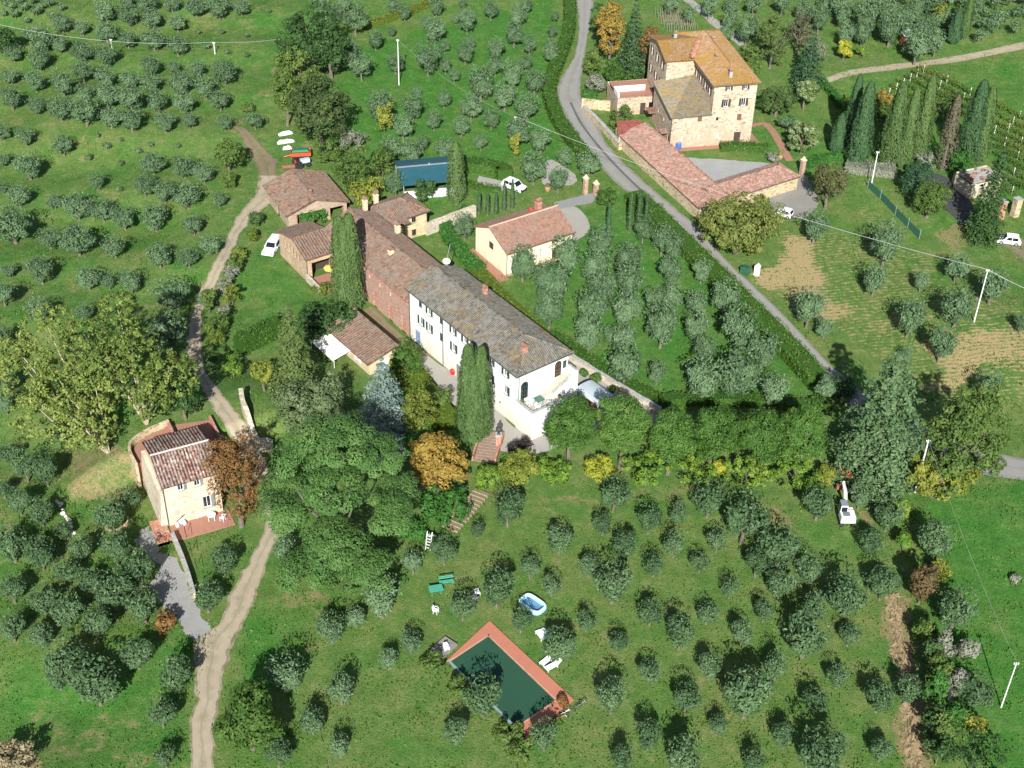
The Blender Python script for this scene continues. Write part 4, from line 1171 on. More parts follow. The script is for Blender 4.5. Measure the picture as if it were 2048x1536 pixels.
def local(root, px, py, z):
    """photo pixel at height z -> local x,y of a building"""
    p = uz(px, py, z)-root.location; a = -root.rotation_euler.z
    return p.x*math.cos(a)-p.y*math.sin(a), p.x*math.sin(a)+p.y*math.cos(a)

# --- the long white farmhouse
def white_house():
    A = uz(819, 576, 8.0); B = uz(1035, 748, 8.0); ang = math.atan2(B.y-A.y, B.x-A.x); L = (B-A).length
    root = thing('farmhouse', 'long white limewashed farmhouse with grey tiled roof, green shutters and a corner terrace', 'farmhouse', (A.x, A.y, 0), ang)
    W = 7.9; E = 7.95
    fr = []
    for u, st, z in ((.105, 'closed', 6.9), (.195, 'open', 6.9), (.31, 'closed', 6.9), (.425, 'open', 6.9), (.535, 'open', 6.9), (.645, 'open', 6.9), (.77, 'open', 6.9), (.90, 'open', 6.9),
                     (.112, 'open', 4.25), (.195, 'open', 4.25), (.31, 'closed', 4.25), (.43, 'open', 4.25), (.54, 'closed', 4.25), (.65, 'open', 4.25), (.77, 'open', 4.25), (.905, 'half', 4.3)):
        fr.append((u*L, z, .75, 1.3, st))
    for u, w, h in ((.23, .35, .45), (.36, .35, .5), (.68, .8, .8), (.85, .5, .6)): fr.append((u*L, 1.5, w, h, 'void'))
    fr.append((.47*L, 1.05, 1.1, 2.1, 'door', GREYP)); fr.append((.07*L, 1.1, 1.3, 2.2, 'door', plain('faded blue paint', (.22, .30, .42), .6)))
    rt = [(.13*W+.1, 5.05, 1.05, 2.5, 'arch'), (.80*W, 6.05, .95, 2.3, 'arch', WOOD), (.935*W, 6.3, .6, 1.2, 'closed', GREENP)]
    bk = [(k*L/7+1.5, 6.6, .7, 1.2, 'open') for k in range(6)]
    mb, S = shell(root, 0, L, 0, W, -1.5, E, WHITE, dict(f=fr, r=rt, b=bk))
    # the end gable above the lower brick hall
    mb.poly([(0, W, E), (0, 0, E), (0, W/2, 9.75)])
    mb.build('wall', WHITE, root)
    sc = MB(); sc.box((L/2, -.03, 2.75), (L-.1, .09, .14)); sc.build('string_course', plain('off white trim', (.62, .60, .54), .8), root)
    hip(root, 0, L, 0, W, E, 9.85, T_GREY, .45, 4.2, (False, True), 'x', ridgemat=T_GREY)
    x, y = L-2.0, 2.5
    chimney(root, x, y, 8.7, 1.1, .6, BRICKR)
    chimney(root, 8, W-1.6, 8.6, 1.2, .5, BRICKR)
    downpipe(root, [(-.02, -.1, E), (-.02, -.1, 0)]); downpipe(root, [(L*.33, -.1, E-.1), (L*.33, -.1, 0)]); downpipe(root, [(L+.1, .2, E-.1), (L+.1, .2, 3.6)])
    # terrace and outside stair at the end wall
    T = MB(); z = 3.35; x0, x1, y0, y1 = L+.003, L+3.3, -.15, 5.6
    T.box(((x0+x1)/2, (y0+y1)/2, z/2-.75), (x1-x0, y1-y0, z+1.5)); 
    t = T.build('terrace', WHITE, root)
    pr = MB(); hgt_ = .75
    pr.box(((x0+x1)/2, y0+.12, z+hgt_/2), (x1-x0, .24, hgt_)); pr.box((x1-.12, (y0+y1)/2+.1, z+hgt_/2), (.24, y1-y0-.26, hgt_)); 
    pr.build('parapet', WHITE, t)
    cp = MB(); cp.box(((x0+x1)/2, y0+.12, z+hgt_+.04), (x1-x0+.1, .36, .08)); cp.box((x1-.12, (y0+y1)/2+.1, z+hgt_+.045), (.36, y1-y0-.2, .08)); cp.build('coping', TRAV, t)
    fl = MB(); fl.box(((x0+x1)/2-.1, (y0+y1)/2, z+.02), (x1-x0-.3, y1-y0-.3, .04)); fl.build('terrace_floor', plain('terrace flags', (.42, .38, .32), .85, .3, 2), t)
    st = MB(); n = 9
    for k in range(n):
        yy = 4.2+k*.34; zz = z+.18*(k+1)
        st.box((L+.75, yy, zz/2-.5), (1.45, .34, zz+1), var=.5)
    st.box((L+.75, 7.45, 2.4), (1.45, 0.9, 5.0+.2), var=.5)
    st.build('outside_stair', plain('worn stair stone', (.55, .48, .36), .85, .3, 2), root)
    sw = MB()
    sw.hexa([(L+1.5, 4.3, -1.5), (L+1.75, 4.3, -1.5), (L+1.75, 7.9, -1.5), (L+1.5, 7.9, -1.5)], [(L+1.5, 4.3, 4.3), (L+1.75, 4.3, 4.3), (L+1.75, 7.9, 6.0), (L+1.5, 7.9, 6.0)])
    sw.hexa([(L+.03, 7.95, -1.5), (L+1.75, 7.95, -1.5), (L+1.75, 8.15, -1.5), (L+.03, 8.15, -1.5)], [(L+.03, 7.95, 6.0), (L+1.75, 7.95, 6.0), (L+1.75, 8.15, 6.0), (L+.03, 8.15, 6.0)])
    w = sw.build('stair_wall', WHITE, root)
    c2 = MB(); c2.hexa([(L+1.45, 4.25, 4.302), (L+1.8, 4.25, 4.302), (L+1.8, 8.2, 6.003), (L+1.45, 8.2, 6.003)], [(L+1.45, 4.25, 4.38), (L+1.8, 4.25, 4.38), (L+1.8, 8.2, 6.08), (L+1.45, 8.2, 6.08)])
    c2.box((L+.75, 8.05, 6.045), (1.5, .3, .07)); c2.build('coping', TRAV, w)
    # low porch on the far side
    pb = MB(); pb.box((3.2, W+1.3, 1.9), (4.6, 2.5, 5.2)); pb.build('rear_porch', WHITE, root)
    roof_plane('porch_roof', [(5.7, W+2.75, 4.65), (.7, W+2.75, 4.65), (.7, W+.02, 5.5), (5.7, W+.02, 5.5)], T_GREY, root)
    return root, L, W
WH, WL, WW = white_house()

def brick_hall():
    A = uz(654, 453, 6.1); B = WH.location.copy(); ang = math.atan2(B.y-A.y, B.x-A.x)
    ang = WH.rotation_euler.z-math.radians(1.5)
    L = (Vector((B.x, B.y, 0))-Vector((A.x, A.y, 0))).length-.12
    A = Vector((B.x, B.y, 0))-Vector((math.cos(ang), math.sin(ang), 0))*(L+.12)
    root = thing('brick_hall', 'long pink brick barn wing with brown tiled roof joined to the white farmhouse', 'barn', A, ang)
    W = 8.0; E = 5.9
    fr = [(.42*L+k*2.7, 4.3, .35, .7, 'slit') for k in range(4)]+[(.60*L, 1.2, .9, 2.4, 'door', BRICKR), (.78*L, 1.25, 1.0, 2.5, 'door', BRICKR), (.93*L, 1.25, 1.1, 2.5, 'door', BRICKR), (.67*L, 3.0, .5, .5, 'void'), (.86*L, 3.0, .5, .5, 'void')]
    mb, S = shell(root, 0, L, 0, W, -1.5, E, BRICK, dict(f=fr), sides='frbl')
    gable(mb, root, 0, L, 0, W, E, 7.75, 'x', .52, T_BRWN, .4, .1)
    mb.build('wall', BRICK, root)
    x, y = local(root, 782, 512, 7.0); chimney(root, x, y, 6.6, 1.35, .6, BEIGE)
    x, y = local(root, 730, 410, 7.6); chimney(root, x, y, 6.8, 1.7, .55, BEIGE)
    x, y = local(root, 795, 460, 7.0); chimney(root, x, y, 6.6, 1.2, .6, BEIGE)
    cb = MB(); cb.box((L*.5, -.04, 5.1), (L-.1, .09, .12)); cb.build('string_course', BRICKR, root)
    return root
BH = brick_hall()

def stone_wing():
    A = uz(741, 414, 3.9); C = uz(800, 438, 3.9); D = uz(853, 421, 3.9)
    ang = math.atan2(D.y-C.y, D.x-C.x); L = 8.6
    A = Vector((D.x, D.y, 0))-Vector((math.cos(ang), math.sin(ang), 0))*(L-.2)
    root = thing('stone_cottage_wing', 'small two storey stone wing with hipped tile roof behind the brick barn', 'house', A, ang)
    W = 5.6; E = 3.95
    mb, S = shell(root, 0, L-.2, 0, W, -1.5, E, BEIGE, dict(f=[(L-2.4, 3.05, .75, 1.0, 'dark', WOOD), (L-2.4, .85, .75, 1.1, 'dark', WOOD), (L-5.2, 3.0, .7, .9, 'dark', WOOD)], r=[(2.6, 2.9, .7, 1.0, 'dark', WOOD)]))
    mb.build('wall', RSTONE if False else stonemat('ochre stone', [(.44, .33, .18), (.60, .47, .28), (.66, .53, .34)], (.62, .50, .32), 2.0, .05), root)
    hip(root, 0, L-.2, 0, W, E, 5.35, T_BRWN, .4, None, (False, True), 'x')
    chimney(root, 2.8, W-.5, 4.3, 1.7, .6, BEIGE)
    downpipe(root, [(L-4.1, -.1, E), (L-4.1, -.1, 0)])
    # lower roof bridging to the barn
    roof_plane('link_roof', [(0.1, -1.9, 4.0), (4.4, -1.9, 4.0), (4.4, -.02, 4.6), (0.1, -.02, 4.6)], T_BRWN, root)
    return root
SW = stone_wing()

def veranda_barn():
    A = uz(612, 518, 3.9); B = uz(664, 502, 3.9); C = uz(557, 462, 3.9)
    ang = math.atan2(B.y-A.y, B.x-A.x); L = (B-A).length+.9; W = (C-A).length*.98
    root = thing('veranda_barn', 'brick and stone barn with pillared side and an open veranda under red tiles', 'barn', (A.x, A.y, 0), ang)
    E = 3.9; R = 5.25
    lf = [(.30+k*1.0, 2.9, .55, 1.35, 'void') for k in range(1, int(W)-1)]
    mb, S = shell(root, 0, L, 0, W, -1.5, E, BEIGE, dict(f=[(L*.52, 1.5, L*.72, 2.9, 'none')], l=lf), sides='fbl', rev=.35)
    gable(mb, root, 0, L, 0, W, E, R, 'x', .43, T_BRWN, .4, .25, kw=dict(pitch=.42, ribh=.13, rib=(.6, 1), pan=(0, .2)))
    mb.build('wall', stonemat('warm brick and stone', [(.40, .25, .16), (.56, .42, .28), (.48, .33, .22)], (.58, .46, .32), 2.3, .05), root)
    bk = MB(); bk.box((L/2, 2.4, 1.2), (L-.3, .1, 5)); bk.build('inner_wall', WOODD, root)
    MB().box((L*.5, .35, 2.9), (L*.74, .2, .25)).build('beam', WOOD, root)
    dp = MB(); dp.box((L/2, -1.9, .3), (L+.2, 3.6, .6)); d = dp.build('veranda_floor', terram, root)
    pw = MB(); pw.box((-.1, -1.95, .9), (.3, 3.7, 1.2)); pw.build('parapet', PSTONE, d)
    downpipe(root, [(.0, -.1, E), (.0, -.1, 0)])
    return root
VB = veranda_barn()

def tile_shed():
    A = uz(576, 430, 2.4); B = uz(693, 403, 2.4); C = uz(553, 364, 2.4)
    ang = math.atan2(B.y-A.y, B.x-A.x); L = (B-A).length; W = (C-A).length*.95
    root = thing('tiled_shed', 'rambling open fronted shed with broken brown roof tiles beside the gravel track', 'shed', (A.x, A.y, float(hgt(A.x, A.y))), ang)
    E = 2.4
    mb, S = shell(root, 0, L, 0, W, -1.2, E, RSTONE, dict(f=[(L*.38, .9, L*.5, 2.3, 'none'), (L*.83, .9, L*.24, 2.0, 'none')], l=[(W*.55, .9, .9, 1.8, 'door', WOOD), (W*.8, 1.5, .5, .5, 'void')]), rev=.4)
    gable(mb, root, 0, L, 0, W, E, 3.95, 'y', .47, T_BRWN, .45, .35, kw=dict(pitch=.36, ribh=.11, rib=(.4, 1), pan=(0, .4)))
    mb.build('wall', stonemat('shed stone', [(.34, .26, .18), (.48, .38, .28), (.40, .28, .20)], (.44, .36, .27), 2.2, .06), root)
    for k, x in enumerate((L*.13, L*.63, L*.96)): MB().box((x, .2, .6), (.35, .35, 3.6)).build('pillar', BRICKR, root)
    MB().box((L/2, 3.0, .8), (L-.4, .1, 3)).build('inner_wall', WOODD, root)
    bx = MB(); bx.box((L*.3, 1.2, .35), (1.4, .8, .9), .2); bx.box((L*.5, 1.0, .25), (.8, .6, .6), -.3); bx.build('stored_boards', WOOD, root)
    chimney(root, L*.47, 2, 3.6, .5, .35, T_NEW)
    return root
tile_shed()

def bungalow():
    A = uz(1013, 553, 0.0); B = uz(1141, 510, 0.0); ang = math.atan2(B.y-A.y, B.x-A.x)
    L = 11.3; W = 8.3; E = 4.05
    root = thing('bungalow', 'cream rendered bungalow with even terracotta gable roof and brown shuttered windows', 'house', (A.x, A.y, 0), ang)
    mb, S = shell(root, 0, L, 0, W, -1.5, E, CREAM, dict(f=[(L*.24, 3.45, 1.3, .85, 'closed', BROWNP), (L*.74, 3.45, 1.3, .85, 'closed', BROWNP), (L*.74, 1.2, 1.1, 2.0, 'closed', BROWNP)],
        l=[(W*.5, 3.0, 1.15, 1.15, 'closed', BROWNP)], r=[(W*.4, 1.1, 1.0, 2.1, 'door', BROWNP)]))
    gable(mb, root, 0, L, 0, W, E, 5.9, 'x', .52, T_NEW, .4, .3, ridgemat=plain('pale ridge tiles', (.55, .36, .25), .9, .3, 3))
    mb.build('wall', CREAM, root)
    pl = MB(); pl.box((L/2, -.06, -.1), (L+.1, .14, .9)); pl.build('plinth', plain('brown plinth', (.42, .27, .19), .9, .3, 2), root)
    ch = chimney(root, L*.82, W*.72, 5.1, 1.5, .75, BRICKR); 
    MB().lathe((L*.72, W*.74, 5.1), [(.3, 0), (.33, .5), (.28, .7), (.05, .78)], 10).build('vent_pipe', plain('red enamel', (.45, .06, .05), .5), root)
    downpipe(root, [(-.03, -.1, E), (-.03, -.1, -.4)]); downpipe(root, [(L*.5, -.1, 2.9), (L*.5, -.1, -.4)]); downpipe(root, [(L+.03, -.1, E), (L+.03, -.1, -.4)])
    g = MB(); g.tube([(-.3, -.5, E-.12), (L+.3, -.5, E-.12)], .07, 6); g.build('gutter', WOOD, root)
    pv = MB(); pv.box((-.85, W*.5, -.02), (1.6, W+1.5, .12)); pv.build('paving', terram, root)
    return root
BG = bungalow()

def stone_house():
    A = uz(325, 973, 6.0); B = uz(430, 942, 6.0); ang = math.atan2(B.y-A.y, B.x-A.x); ang = math.radians(26.5)
    L = 6.2; W = 8.3; E = 5.95
    root = thing('stone_house', 'narrow tall stone house with bleached ribbed tile roof and terracotta terrace', 'house', (A.x, A.y, 0), ang)
    wall = stonemat('cream rubble stone', [(.56, .48, .35), (.67, .58, .44), (.62, .54, .40), (.48, .40, .28)], (.68, .60, .47), 1.9, .04)
    mb, S = shell(root, 0, L, 0, W, -2.0, E, wall, dict(f=[(1.9, 5.2, .65, .95, 'half', GREYP), (3.75, 5.2, .65, .95, 'half', GREYP), (4.55, 2.1, .9, 1.6, 'half', GREYP)],
        l=[(W*.6, 4.6, .5, .7, 'void')]))
    gable(mb, root, 0, L, 0, W, E, 7.35, 'x', .47, T_RIB, .35, .2, kw=dict(pitch=.36, ribh=.11, rib=(.72, 1.0), pan=(.0, .42)), ridgemat=plain('pale ridge mortar', (.55, .49, .42), .9, .3, 3))
    mb.build('wall', wall, root)
    downpipe(root, [(-.05, -.12, E), (-.05, -.12, 0)])
    # leaning buttress along the left wall
    bt = MB(); bt.hexa([(-1.1, .2, -2), (-.01, .2, -2), (-.01, W, -2), (-1.1, W, -2)], [(-.35, .2, 4.4), (-.012, .2, 4.4), (-.012, W, 4.9), (-.5, W, 4.9)]); bt.build('buttress', wall, root)
    tr = MB(); tr.box((L*.5+.3, -1.35, .04), (L+.6, 2.7, .16)); tr.build('terrace', terram, root)
    sp = MB()
    for k in range(10): sp.box((-1.05, 1.2-k*.46, .12-.04*k), (1.7, .44, .4))
    sp.build('side_steps', BRICKR, root)
    # brick floored yard dug in behind the house with its curved wall
    fl = MB(); fl.prism([(-1.2, W+.15), (L+2.4, W+.15), (L+2.8, W+4.6), (4, W+5.6), (0, W+4.2), (-1.2, W+2.4)], -.8, 3.1); fl.build('back_yard', terram, root)
    cw = MB(); pts = [(-1.35, W-.6), (-1.45, W+2.3), (-.7, W+3.9), (1.2, W+5.0), (4, W+5.8)]
    ln = smooth_line(pts, 6)
    for a, b in zip(ln[:-1], ln[1:]):
        d = (b-a)/np.linalg.norm(b-a); e = np.array([-d[1], d[0]])*.16
        b = b+d*.02
        cw.hexa([(*(a-e), -1.5), (*(b-e), -1.5), (*(b+e), -1.5), (*(a+e), -1.5)], [(*(a-e), 3.8), (*(b-e), 3.8), (*(b+e), 3.8), (*(a+e), 3.8)], .5)
    cw.build('yard_wall', RSTONE, root)
    rw = MB(); rw.box((L+2.5, W+2.4, 2.4), (.3, 4.6, 2.6)); rw.build('side_wall', BRICKR, root); MB().box((L*.62, W+3.9, 3.3), (.35, 2.2, 1.5)).build('side_wall', BRICKR, root)
    MB().lathe((1.3, W+1.6, 3.1), [(.42, 0), (.45, .8), (.36, .95), (.05, 1.0)], 12).build('water_butt', plain('dark plastic', (.03, .04, .045), .4), root)
    return root
SH = stone_house()

def villa():
    O = uz(1416, 292, 0); ang = math.radians(12.5)
    root = thing('villa', 'tall tan stone villa with ochre lichen roof, lower front wing and side terrace', 'villa', (O.x, O.y, 0), ang)
    Lm, Wm, E = 7.3, 20.6, 11.0
    fr = [(2.45, 10.15, .6, .7, 'open', WOODD), (5.3, 10.15, .6, .7, 'open', WOODD), (2.25, 7.6, .75, 1.35, 'open', WOODD), (5.25, 7.6, .75, 1.35, 'open', WOODD),
          (4.85, 4.9, .75, 1.15, 'closed', WOOD), (1.05, 4.85, .45, .6, 'void'), (1.5, 1.75, .4, .75, 'slit'), (4.9, 1.05, 1.15, 2.3, 'door', WOODD)]
    lf = [(Wm-y, 9.1, .8, 1.5, 'open', WOODD) for y in (2.0, 4.3, 6.8, 9.0)]
    rg = [(y, z, .8, 1.3, 'open', WOODD) for y in (3, 7, 11, 16) for z in (4, 7.5)]
    mb, S = shell(root, 0, Lm, 0, Wm, -1.5, E, VSTONE, dict(f=fr, l=lf, r=rg)); mb.build('wall', VSTONE, root)
    hip(root, 0, Lm, 0, Wm, E, 12.75, T_LICH, .45, None, axis='y', ridgemat=T_LICH)
    # rear wing
    mb, S = shell(root, -5.0, -.01, 10.2, 20.3, -1.5, E-.1, VSTONE, dict(l=[(1.8+3*k, z, .8, 1.4, 'open', WOODD) for k in range(3) for z in (6.0, 9.2)]), sides='fbl'); 
    roof_plane('rear_roof', [(-5.45, 9.75, E), (0.0, 9.75, E+.02), (2.6, 15.25, 12.5), (-5.45, 15.25, 12.3)], T_LICH, root)
    roof_plane('rear_roof', [(0, 20.75, E), (-5.45, 20.75, E), (-5.45, 15.25, 12.3), (2.6, 15.25, 12.5)], T_LICH, root)
    mb.poly([(-5.0, 20.3, E-.1), (-5.0, 10.2, E-.1), (-5.0, 15.25, 12.2)])
    mb.build('wall', VSTONE, root)
    # lower wing at the front left
    x0, x1, y0, y1 = -6.7, -.01, .04, 10.6
    Z0, Z1, Z2, Z3 = 5.7, 5.85, 8.3, 7.2      # front left, front right, back right, back left
    mb, S = shell(root, x0, x1, y0, y1, -1.5, 5.7, VSTONE, dict(f=[(4.75, 5.1, .75, .95, 'closed', WOOD), (2.05, 1.75, .38, .8, 'slit'), (4.95, 1.75, .38, .8, 'slit')],
        l=[(9.5, 1.1, 1.0, 2.1, 'door', WOODD), (6.5, 3.4, .6, .8, 'void'), (3.3, 3.4, .6, .8, 'void'), (7.6, 1.3, .6, .8, 'void')]), sides='fl')
    mb.poly([(x0, y0, 5.7), (x1, y0, 5.7), (x1, y0, Z1)]); mb.poly([(x0, y1, 5.7), (x0, y0, 5.7), (x0, y1, Z3)]); mb.poly([(x1, y1, -1.5), (x0, y1, -1.5), (x0, y1, Z3), (x1, y1, Z2)])
    mb.build('wall', VSTONE, root)
    sx = (Z1-Z0)/(x1-x0)
    pl = lambda x, y: Z0+sx*(x-x0)+((Z3-Z0)/(y1-y0))*(y-y0)+((Z2-Z3-Z1+Z0)/((x1-x0)*(y1-y0)))*0*(x-x0)*(y-y0)
    a, b, c, d = (x0-.35, y0-.4, Z0+.02), (x1, y0-.4, Z1+.02), (x1, y1+.1, Z2), (x0-.35, y1+.1, Z3)
    roof_plane('front_roof', [a, b, c], T_OLIV, root); roof_plane('front_roof', [a, c, d][::1] if False else [d, a, c], T_OLIV, root)
    g = MB(); g.tube([a, b], .07, 6); g.tube([a, d], .07, 6); g.build('gutter', COPPER, root); downpipe(root, [(x0-.05, y0-.1, 5.6), (x0-.05, y0-.1, 0)])
    pr = MB(); pr.box((x0-.7, 1.9, 2.4), (1.3, 1.6, .12)); pr.box((x0-.7, 9.3, 2.6), (1.4, 2.2, .12)); pr.build('porch_roof', T_PINK, root)
    # side terrace over the stone store
    tx0, tx1, ty0, ty1, tz = -12.2, -5.05, 13.3, 20.2, 3.2
    mb, S = shell(root, tx0, tx1, ty0, ty1, -1.5, tz, VSTONE, dict(f=[(4.6, 1.05, .95, 2.1, 'door', WOODD), (6.1, 1.05, .9, 2.1, 'void')]), sides='fbl'); mb.build('wall', VSTONE, root)
    fl = MB(); fl.box(((tx0+tx1)/2, (ty0+ty1)/2, tz+.03), (tx1-tx0-.5, ty1-ty0-.5, .08)); f = fl.build('terrace', terram, root)
    pp = MB(); pp.box(((tx0+tx1)/2-.8, ty0+2.6, tz+.55), (tx1-tx0-1.6, .25, 1.0)); pp.box((tx0+.14, ty0+1.3, tz+.5), (.28, 2.6, .9)); pp.build('parapet', WHITE, f)
    tf = MB(); tf.box(((tx0+tx1)/2, ty0+.13, tz+.09), (tx1-tx0, .3, .18)); tf.build('coping', T_PINK, f)
    # front apron and path
    ap = MB(); ap.box((.3, -.55, .02), (15.2, 1.0, .1)); ap.box((8.1, 1.5, .02), (1.4, 4.5, .1)); ap.build('terracotta_apron', terram, root)
    for px, py, h in ((1461, 150, 1.1), (1426, 87, 1.3), (1433, 118, .9), (1350, 75, 1.2)):
        x, y = local(root, px, py, 12.0); chimney(root, x, y, 11.5, h, .5, TRAV)
    for px, py in ((1388, 100), (1392, 92), (1396, 84), (1386, 108), (1400, 77)):
        x, y = local(root, px, py, 12.2); MB().box((x, y, 12.1), (.7, .5, .9), .3).build('roof_parapet', BRICKR, root)
    x, y = local(root, 1371, 86, 12.0); s = MB(); s.box((x, y, 12.02), (.9, .7, .12), .2); s.build('skylight', GREYP, root)
    return root
VI = villa()

def wall_range():
    A = uz(1238, 268, 2.3); B = uz(1400, 416, 2.3); ang = math.atan2(B.y-A.y, B.x-A.x); L = (B-A).length
    root = thing('garden_range', 'low pink tiled outbuilding range with tan stone wall along the asphalt road', 'outbuilding', (A.x, A.y, 0), ang)
    W = 4.9
    mb, S = shell(root, 0, L, 0, W, -1.5, 2.3, RSTONE)
    gable(mb, root, 0, L, 0, W, 2.3, 3.35, 'x', 1.0, T_PINK, .3, .15); mb.build('wall', RSTONE, root)
    C = uz(1432, 404, 2.3); D = uz(1597, 352, 2.3); a2 = math.atan2(D.y-C.y, D.x-C.x); L2 = (D-C).length
    r2 = thing('gate_outbuilding', 'low pink tiled outbuilding on tan stone beside the villa drive entrance', 'outbuilding', (C.x, C.y, 0), a2)
    mb, S = shell(r2, 0, L2, 0, 5.0, -1.5, 2.3, RSTONE)
    hip(r2, 0, L2, 0, 5.0, 2.3, 3.4, T_PINK, .25, 2.5, (False, True)); mb.build('wall', RSTONE, r2)
    # red lean-to at the top end
    E = uz(1236, 270, 2.4); r3 = thing('lean_to', 'small dark red lean-to roof at the upper end of the road range', 'shed', (E.x, E.y, 0), math.radians(10))
    m = MB(); m.box((2.3, 1.4, .6), (4.2, 2.6, 3.6)); m.build('wall', RSTONE, r3)
    roof_plane('roof', [(0, -.1, 2.55), (4.7, -.1, 2.55), (4.5, 3.0, 3.4), (.3, 3.0, 3.4)], tilemat('dark red tiles', [(.16, .05, .04), (.24, .075, .055), (.32, .12, .09)]), r3)
wall_range()

def free_wall(name, label, pts, h, th, mat, cap=None, cat='wall', world=False, hz=None):
    W = [np.array(p if world else tuple(G(*p))[:2], float) for p in pts]
    W = smooth_line(W, 5)
    o0 = Vector((W[0][0], W[0][1], float(hgt(*W[0]))))
    root = thing(name, label, cat, o0)
    mb, cp = MB(), MB()
    N = len(W)
    nrm = []
    for i in range(N):
        d = W[min(i+1, N-1)]-W[max(i-1, 0)]; d = d/np.linalg.norm(d); nrm.append(np.array([-d[1], d[0]]))
    for i in range(N-1):
        a, b = W[i]-np.array(o0[:2]), W[i+1]-np.array(o0[:2]); e, f = nrm[i]*th/2, nrm[i+1]*th/2
        za, zb = float(hgt(*W[i]))-o0.z, float(hgt(*W[i+1]))-o0.z
        ha = h*(1+random.uniform(-.03, .03)); hb = ha
        if hz: ha, hb = hz[0]+(hz[1]-hz[0])*i/(N-1), hz[0]+(hz[1]-hz[0])*(i+1)/(N-1)
        mb.hexa([(*(a-e), za-1.0), (*(b-f), zb-1.0), (*(b+f), zb-1.0), (*(a+e), za-1.0)], [(*(a-e), za+ha), (*(b-f), zb+hb), (*(b+f), zb+hb), (*(a+e), za+ha)], .5)
        if cap:
            e, f = e*1.25, f*1.25
            cp.hexa([(*(a-e), za+ha+.002), (*(b-f), zb+hb+.002), (*(b+f), zb+hb+.002), (*(a+e), za+ha+.002)], [(*(a-e), za+ha+.09), (*(b-f), zb+hb+.09), (*(b+f), zb+hb+.09), (*(a+e), za+ha+.09)], .5)
    mb.build('masonry', mat, root)
    if cap: cp.build('coping', cap, root)
    return root
free_wall('stone_wall', 'curving pale stone retaining wall beside the lane above the small stone house', [(484, 800), (490, 830), (510, 860), (532, 888), (545, 905)], 1.7, .45, PSTONE, PSTONE)
free_wall('stone_wall', 'low tan stone wall following the road above the villa range', [(1168, 224), (1195, 250), (1222, 280), (1240, 300)], 1.1, .5, RSTONE, TRAV)
free_wall('stone_wall', 'short tan rubble wall running from the road to the villa terrace', [(1163, 215), (1190, 218), (1220, 221)], 1.7, .5, RSTONE)
free_wall('stone_wall', 'rough pale stone retaining wall behind the cream bungalow lawn', [(852, 470), (890, 455), (950, 432)], 1.9, .6, PSTONE)
free_wall('garden_wall', 'tapering beige garden wall running down from the small stone house', [(347, 1080), (360, 1110), (375, 1150), (390, 1200)], 1.0, .35, BEIGE, TRAV)
free_wall('stone_wall', 'long low wall with a grey coping above the courtyard of the white farmhouse', [(1128, 712), (1165, 735), (1230, 775), (1320, 828)], .9, .4, PSTONE, TRAV)
free_wall('stone_wall', 'short broken stone wall edging the walled yard at the right', [(1905, 365), (1945, 385), (1985, 410)], 1.6, .6, PSTONE)

def canopy_shed():
    A = uz(656, 655, 1.9); B = uz(738, 727, 1.9); ang = math.atan2(B.y-A.y, B.x-A.x); L = (B-A).length
    root = thing('garden_cottage', 'low beige garden outbuilding with mossy brown tiled roof below the tall cypress', 'outbuilding', (A.x, A.y, 0), ang)
    W = 5.0
    mb, S = shell(root, 0, L, 0, W, -1, 1.9, BEIGE, dict(f=[(1.8, .8, 1.2, 1.8, 'door', WFRAME), (4.6, 1.05, .7, .8, 'open', WFRAME), (7.2, 1.05, .7, .8, 'open', WFRAME)], r=[(2.5, .8, 1.0, 1.8, 'door', WFRAME)]))
    gable(mb, root, 0, L, 0, W, 1.9, 2.95, 'x', .86, T_BRWN, .4, .3, kw=dict(pitch=.4, ribh=.12, rib=(.5, 1), pan=(0, .25))); mb.build('wall', BEIGE, root)
    # awning
    aw = thing('awning', 'cream fabric awning on poles beside the mossy garden outbuilding', 'awning', (A.x, A.y, 0), ang)
    x0, x1 = .4, 6.3; cl = MB(); n = 8
    for k in range(n):
        a = x0+(x1-x0)*k/n; b = x0+(x1-x0)*(k+1)/n; sag = lambda q: .12*math.sin((q-x0)/(x1-x0)*math.pi)
        cl.hexa([(a, -3.0, 1.5-sag(a)), (b, -3.0, 1.5-sag(b)), (b, -.45, 1.95-sag(b)), (a, -.45, 1.95-sag(a))], [(a, -3.0, 1.53-sag(a)), (b, -3.0, 1.53-sag(b)), (b, -.45, 1.98-sag(b)), (a, -.45, 1.98-sag(a))])
    for k in range(n):
        a = x0+(x1-x0)*k/n; b = x0+(x1-x0)*(k+1)/n
        cl.hexa([(a, -3.02, 1.2), (b, -3.02, 1.2), (b, -3.0, 1.2), (a, -3.0, 1.2)], [(a, -3.02, 1.5), (b, -3.02, 1.5), (b, -3.0, 1.5), (a, -3.0, 1.5)])
    cl.build('canopy', plain('cream canvas', (.80, .76, .66), .8, .05), aw)
    for x in (x0+.1, x1-.1): MB().tube([(x, -2.95, -.3), (x, -2.95, 1.5)], .04, 6).build('pole', WPAINT, aw)
canopy_shed()

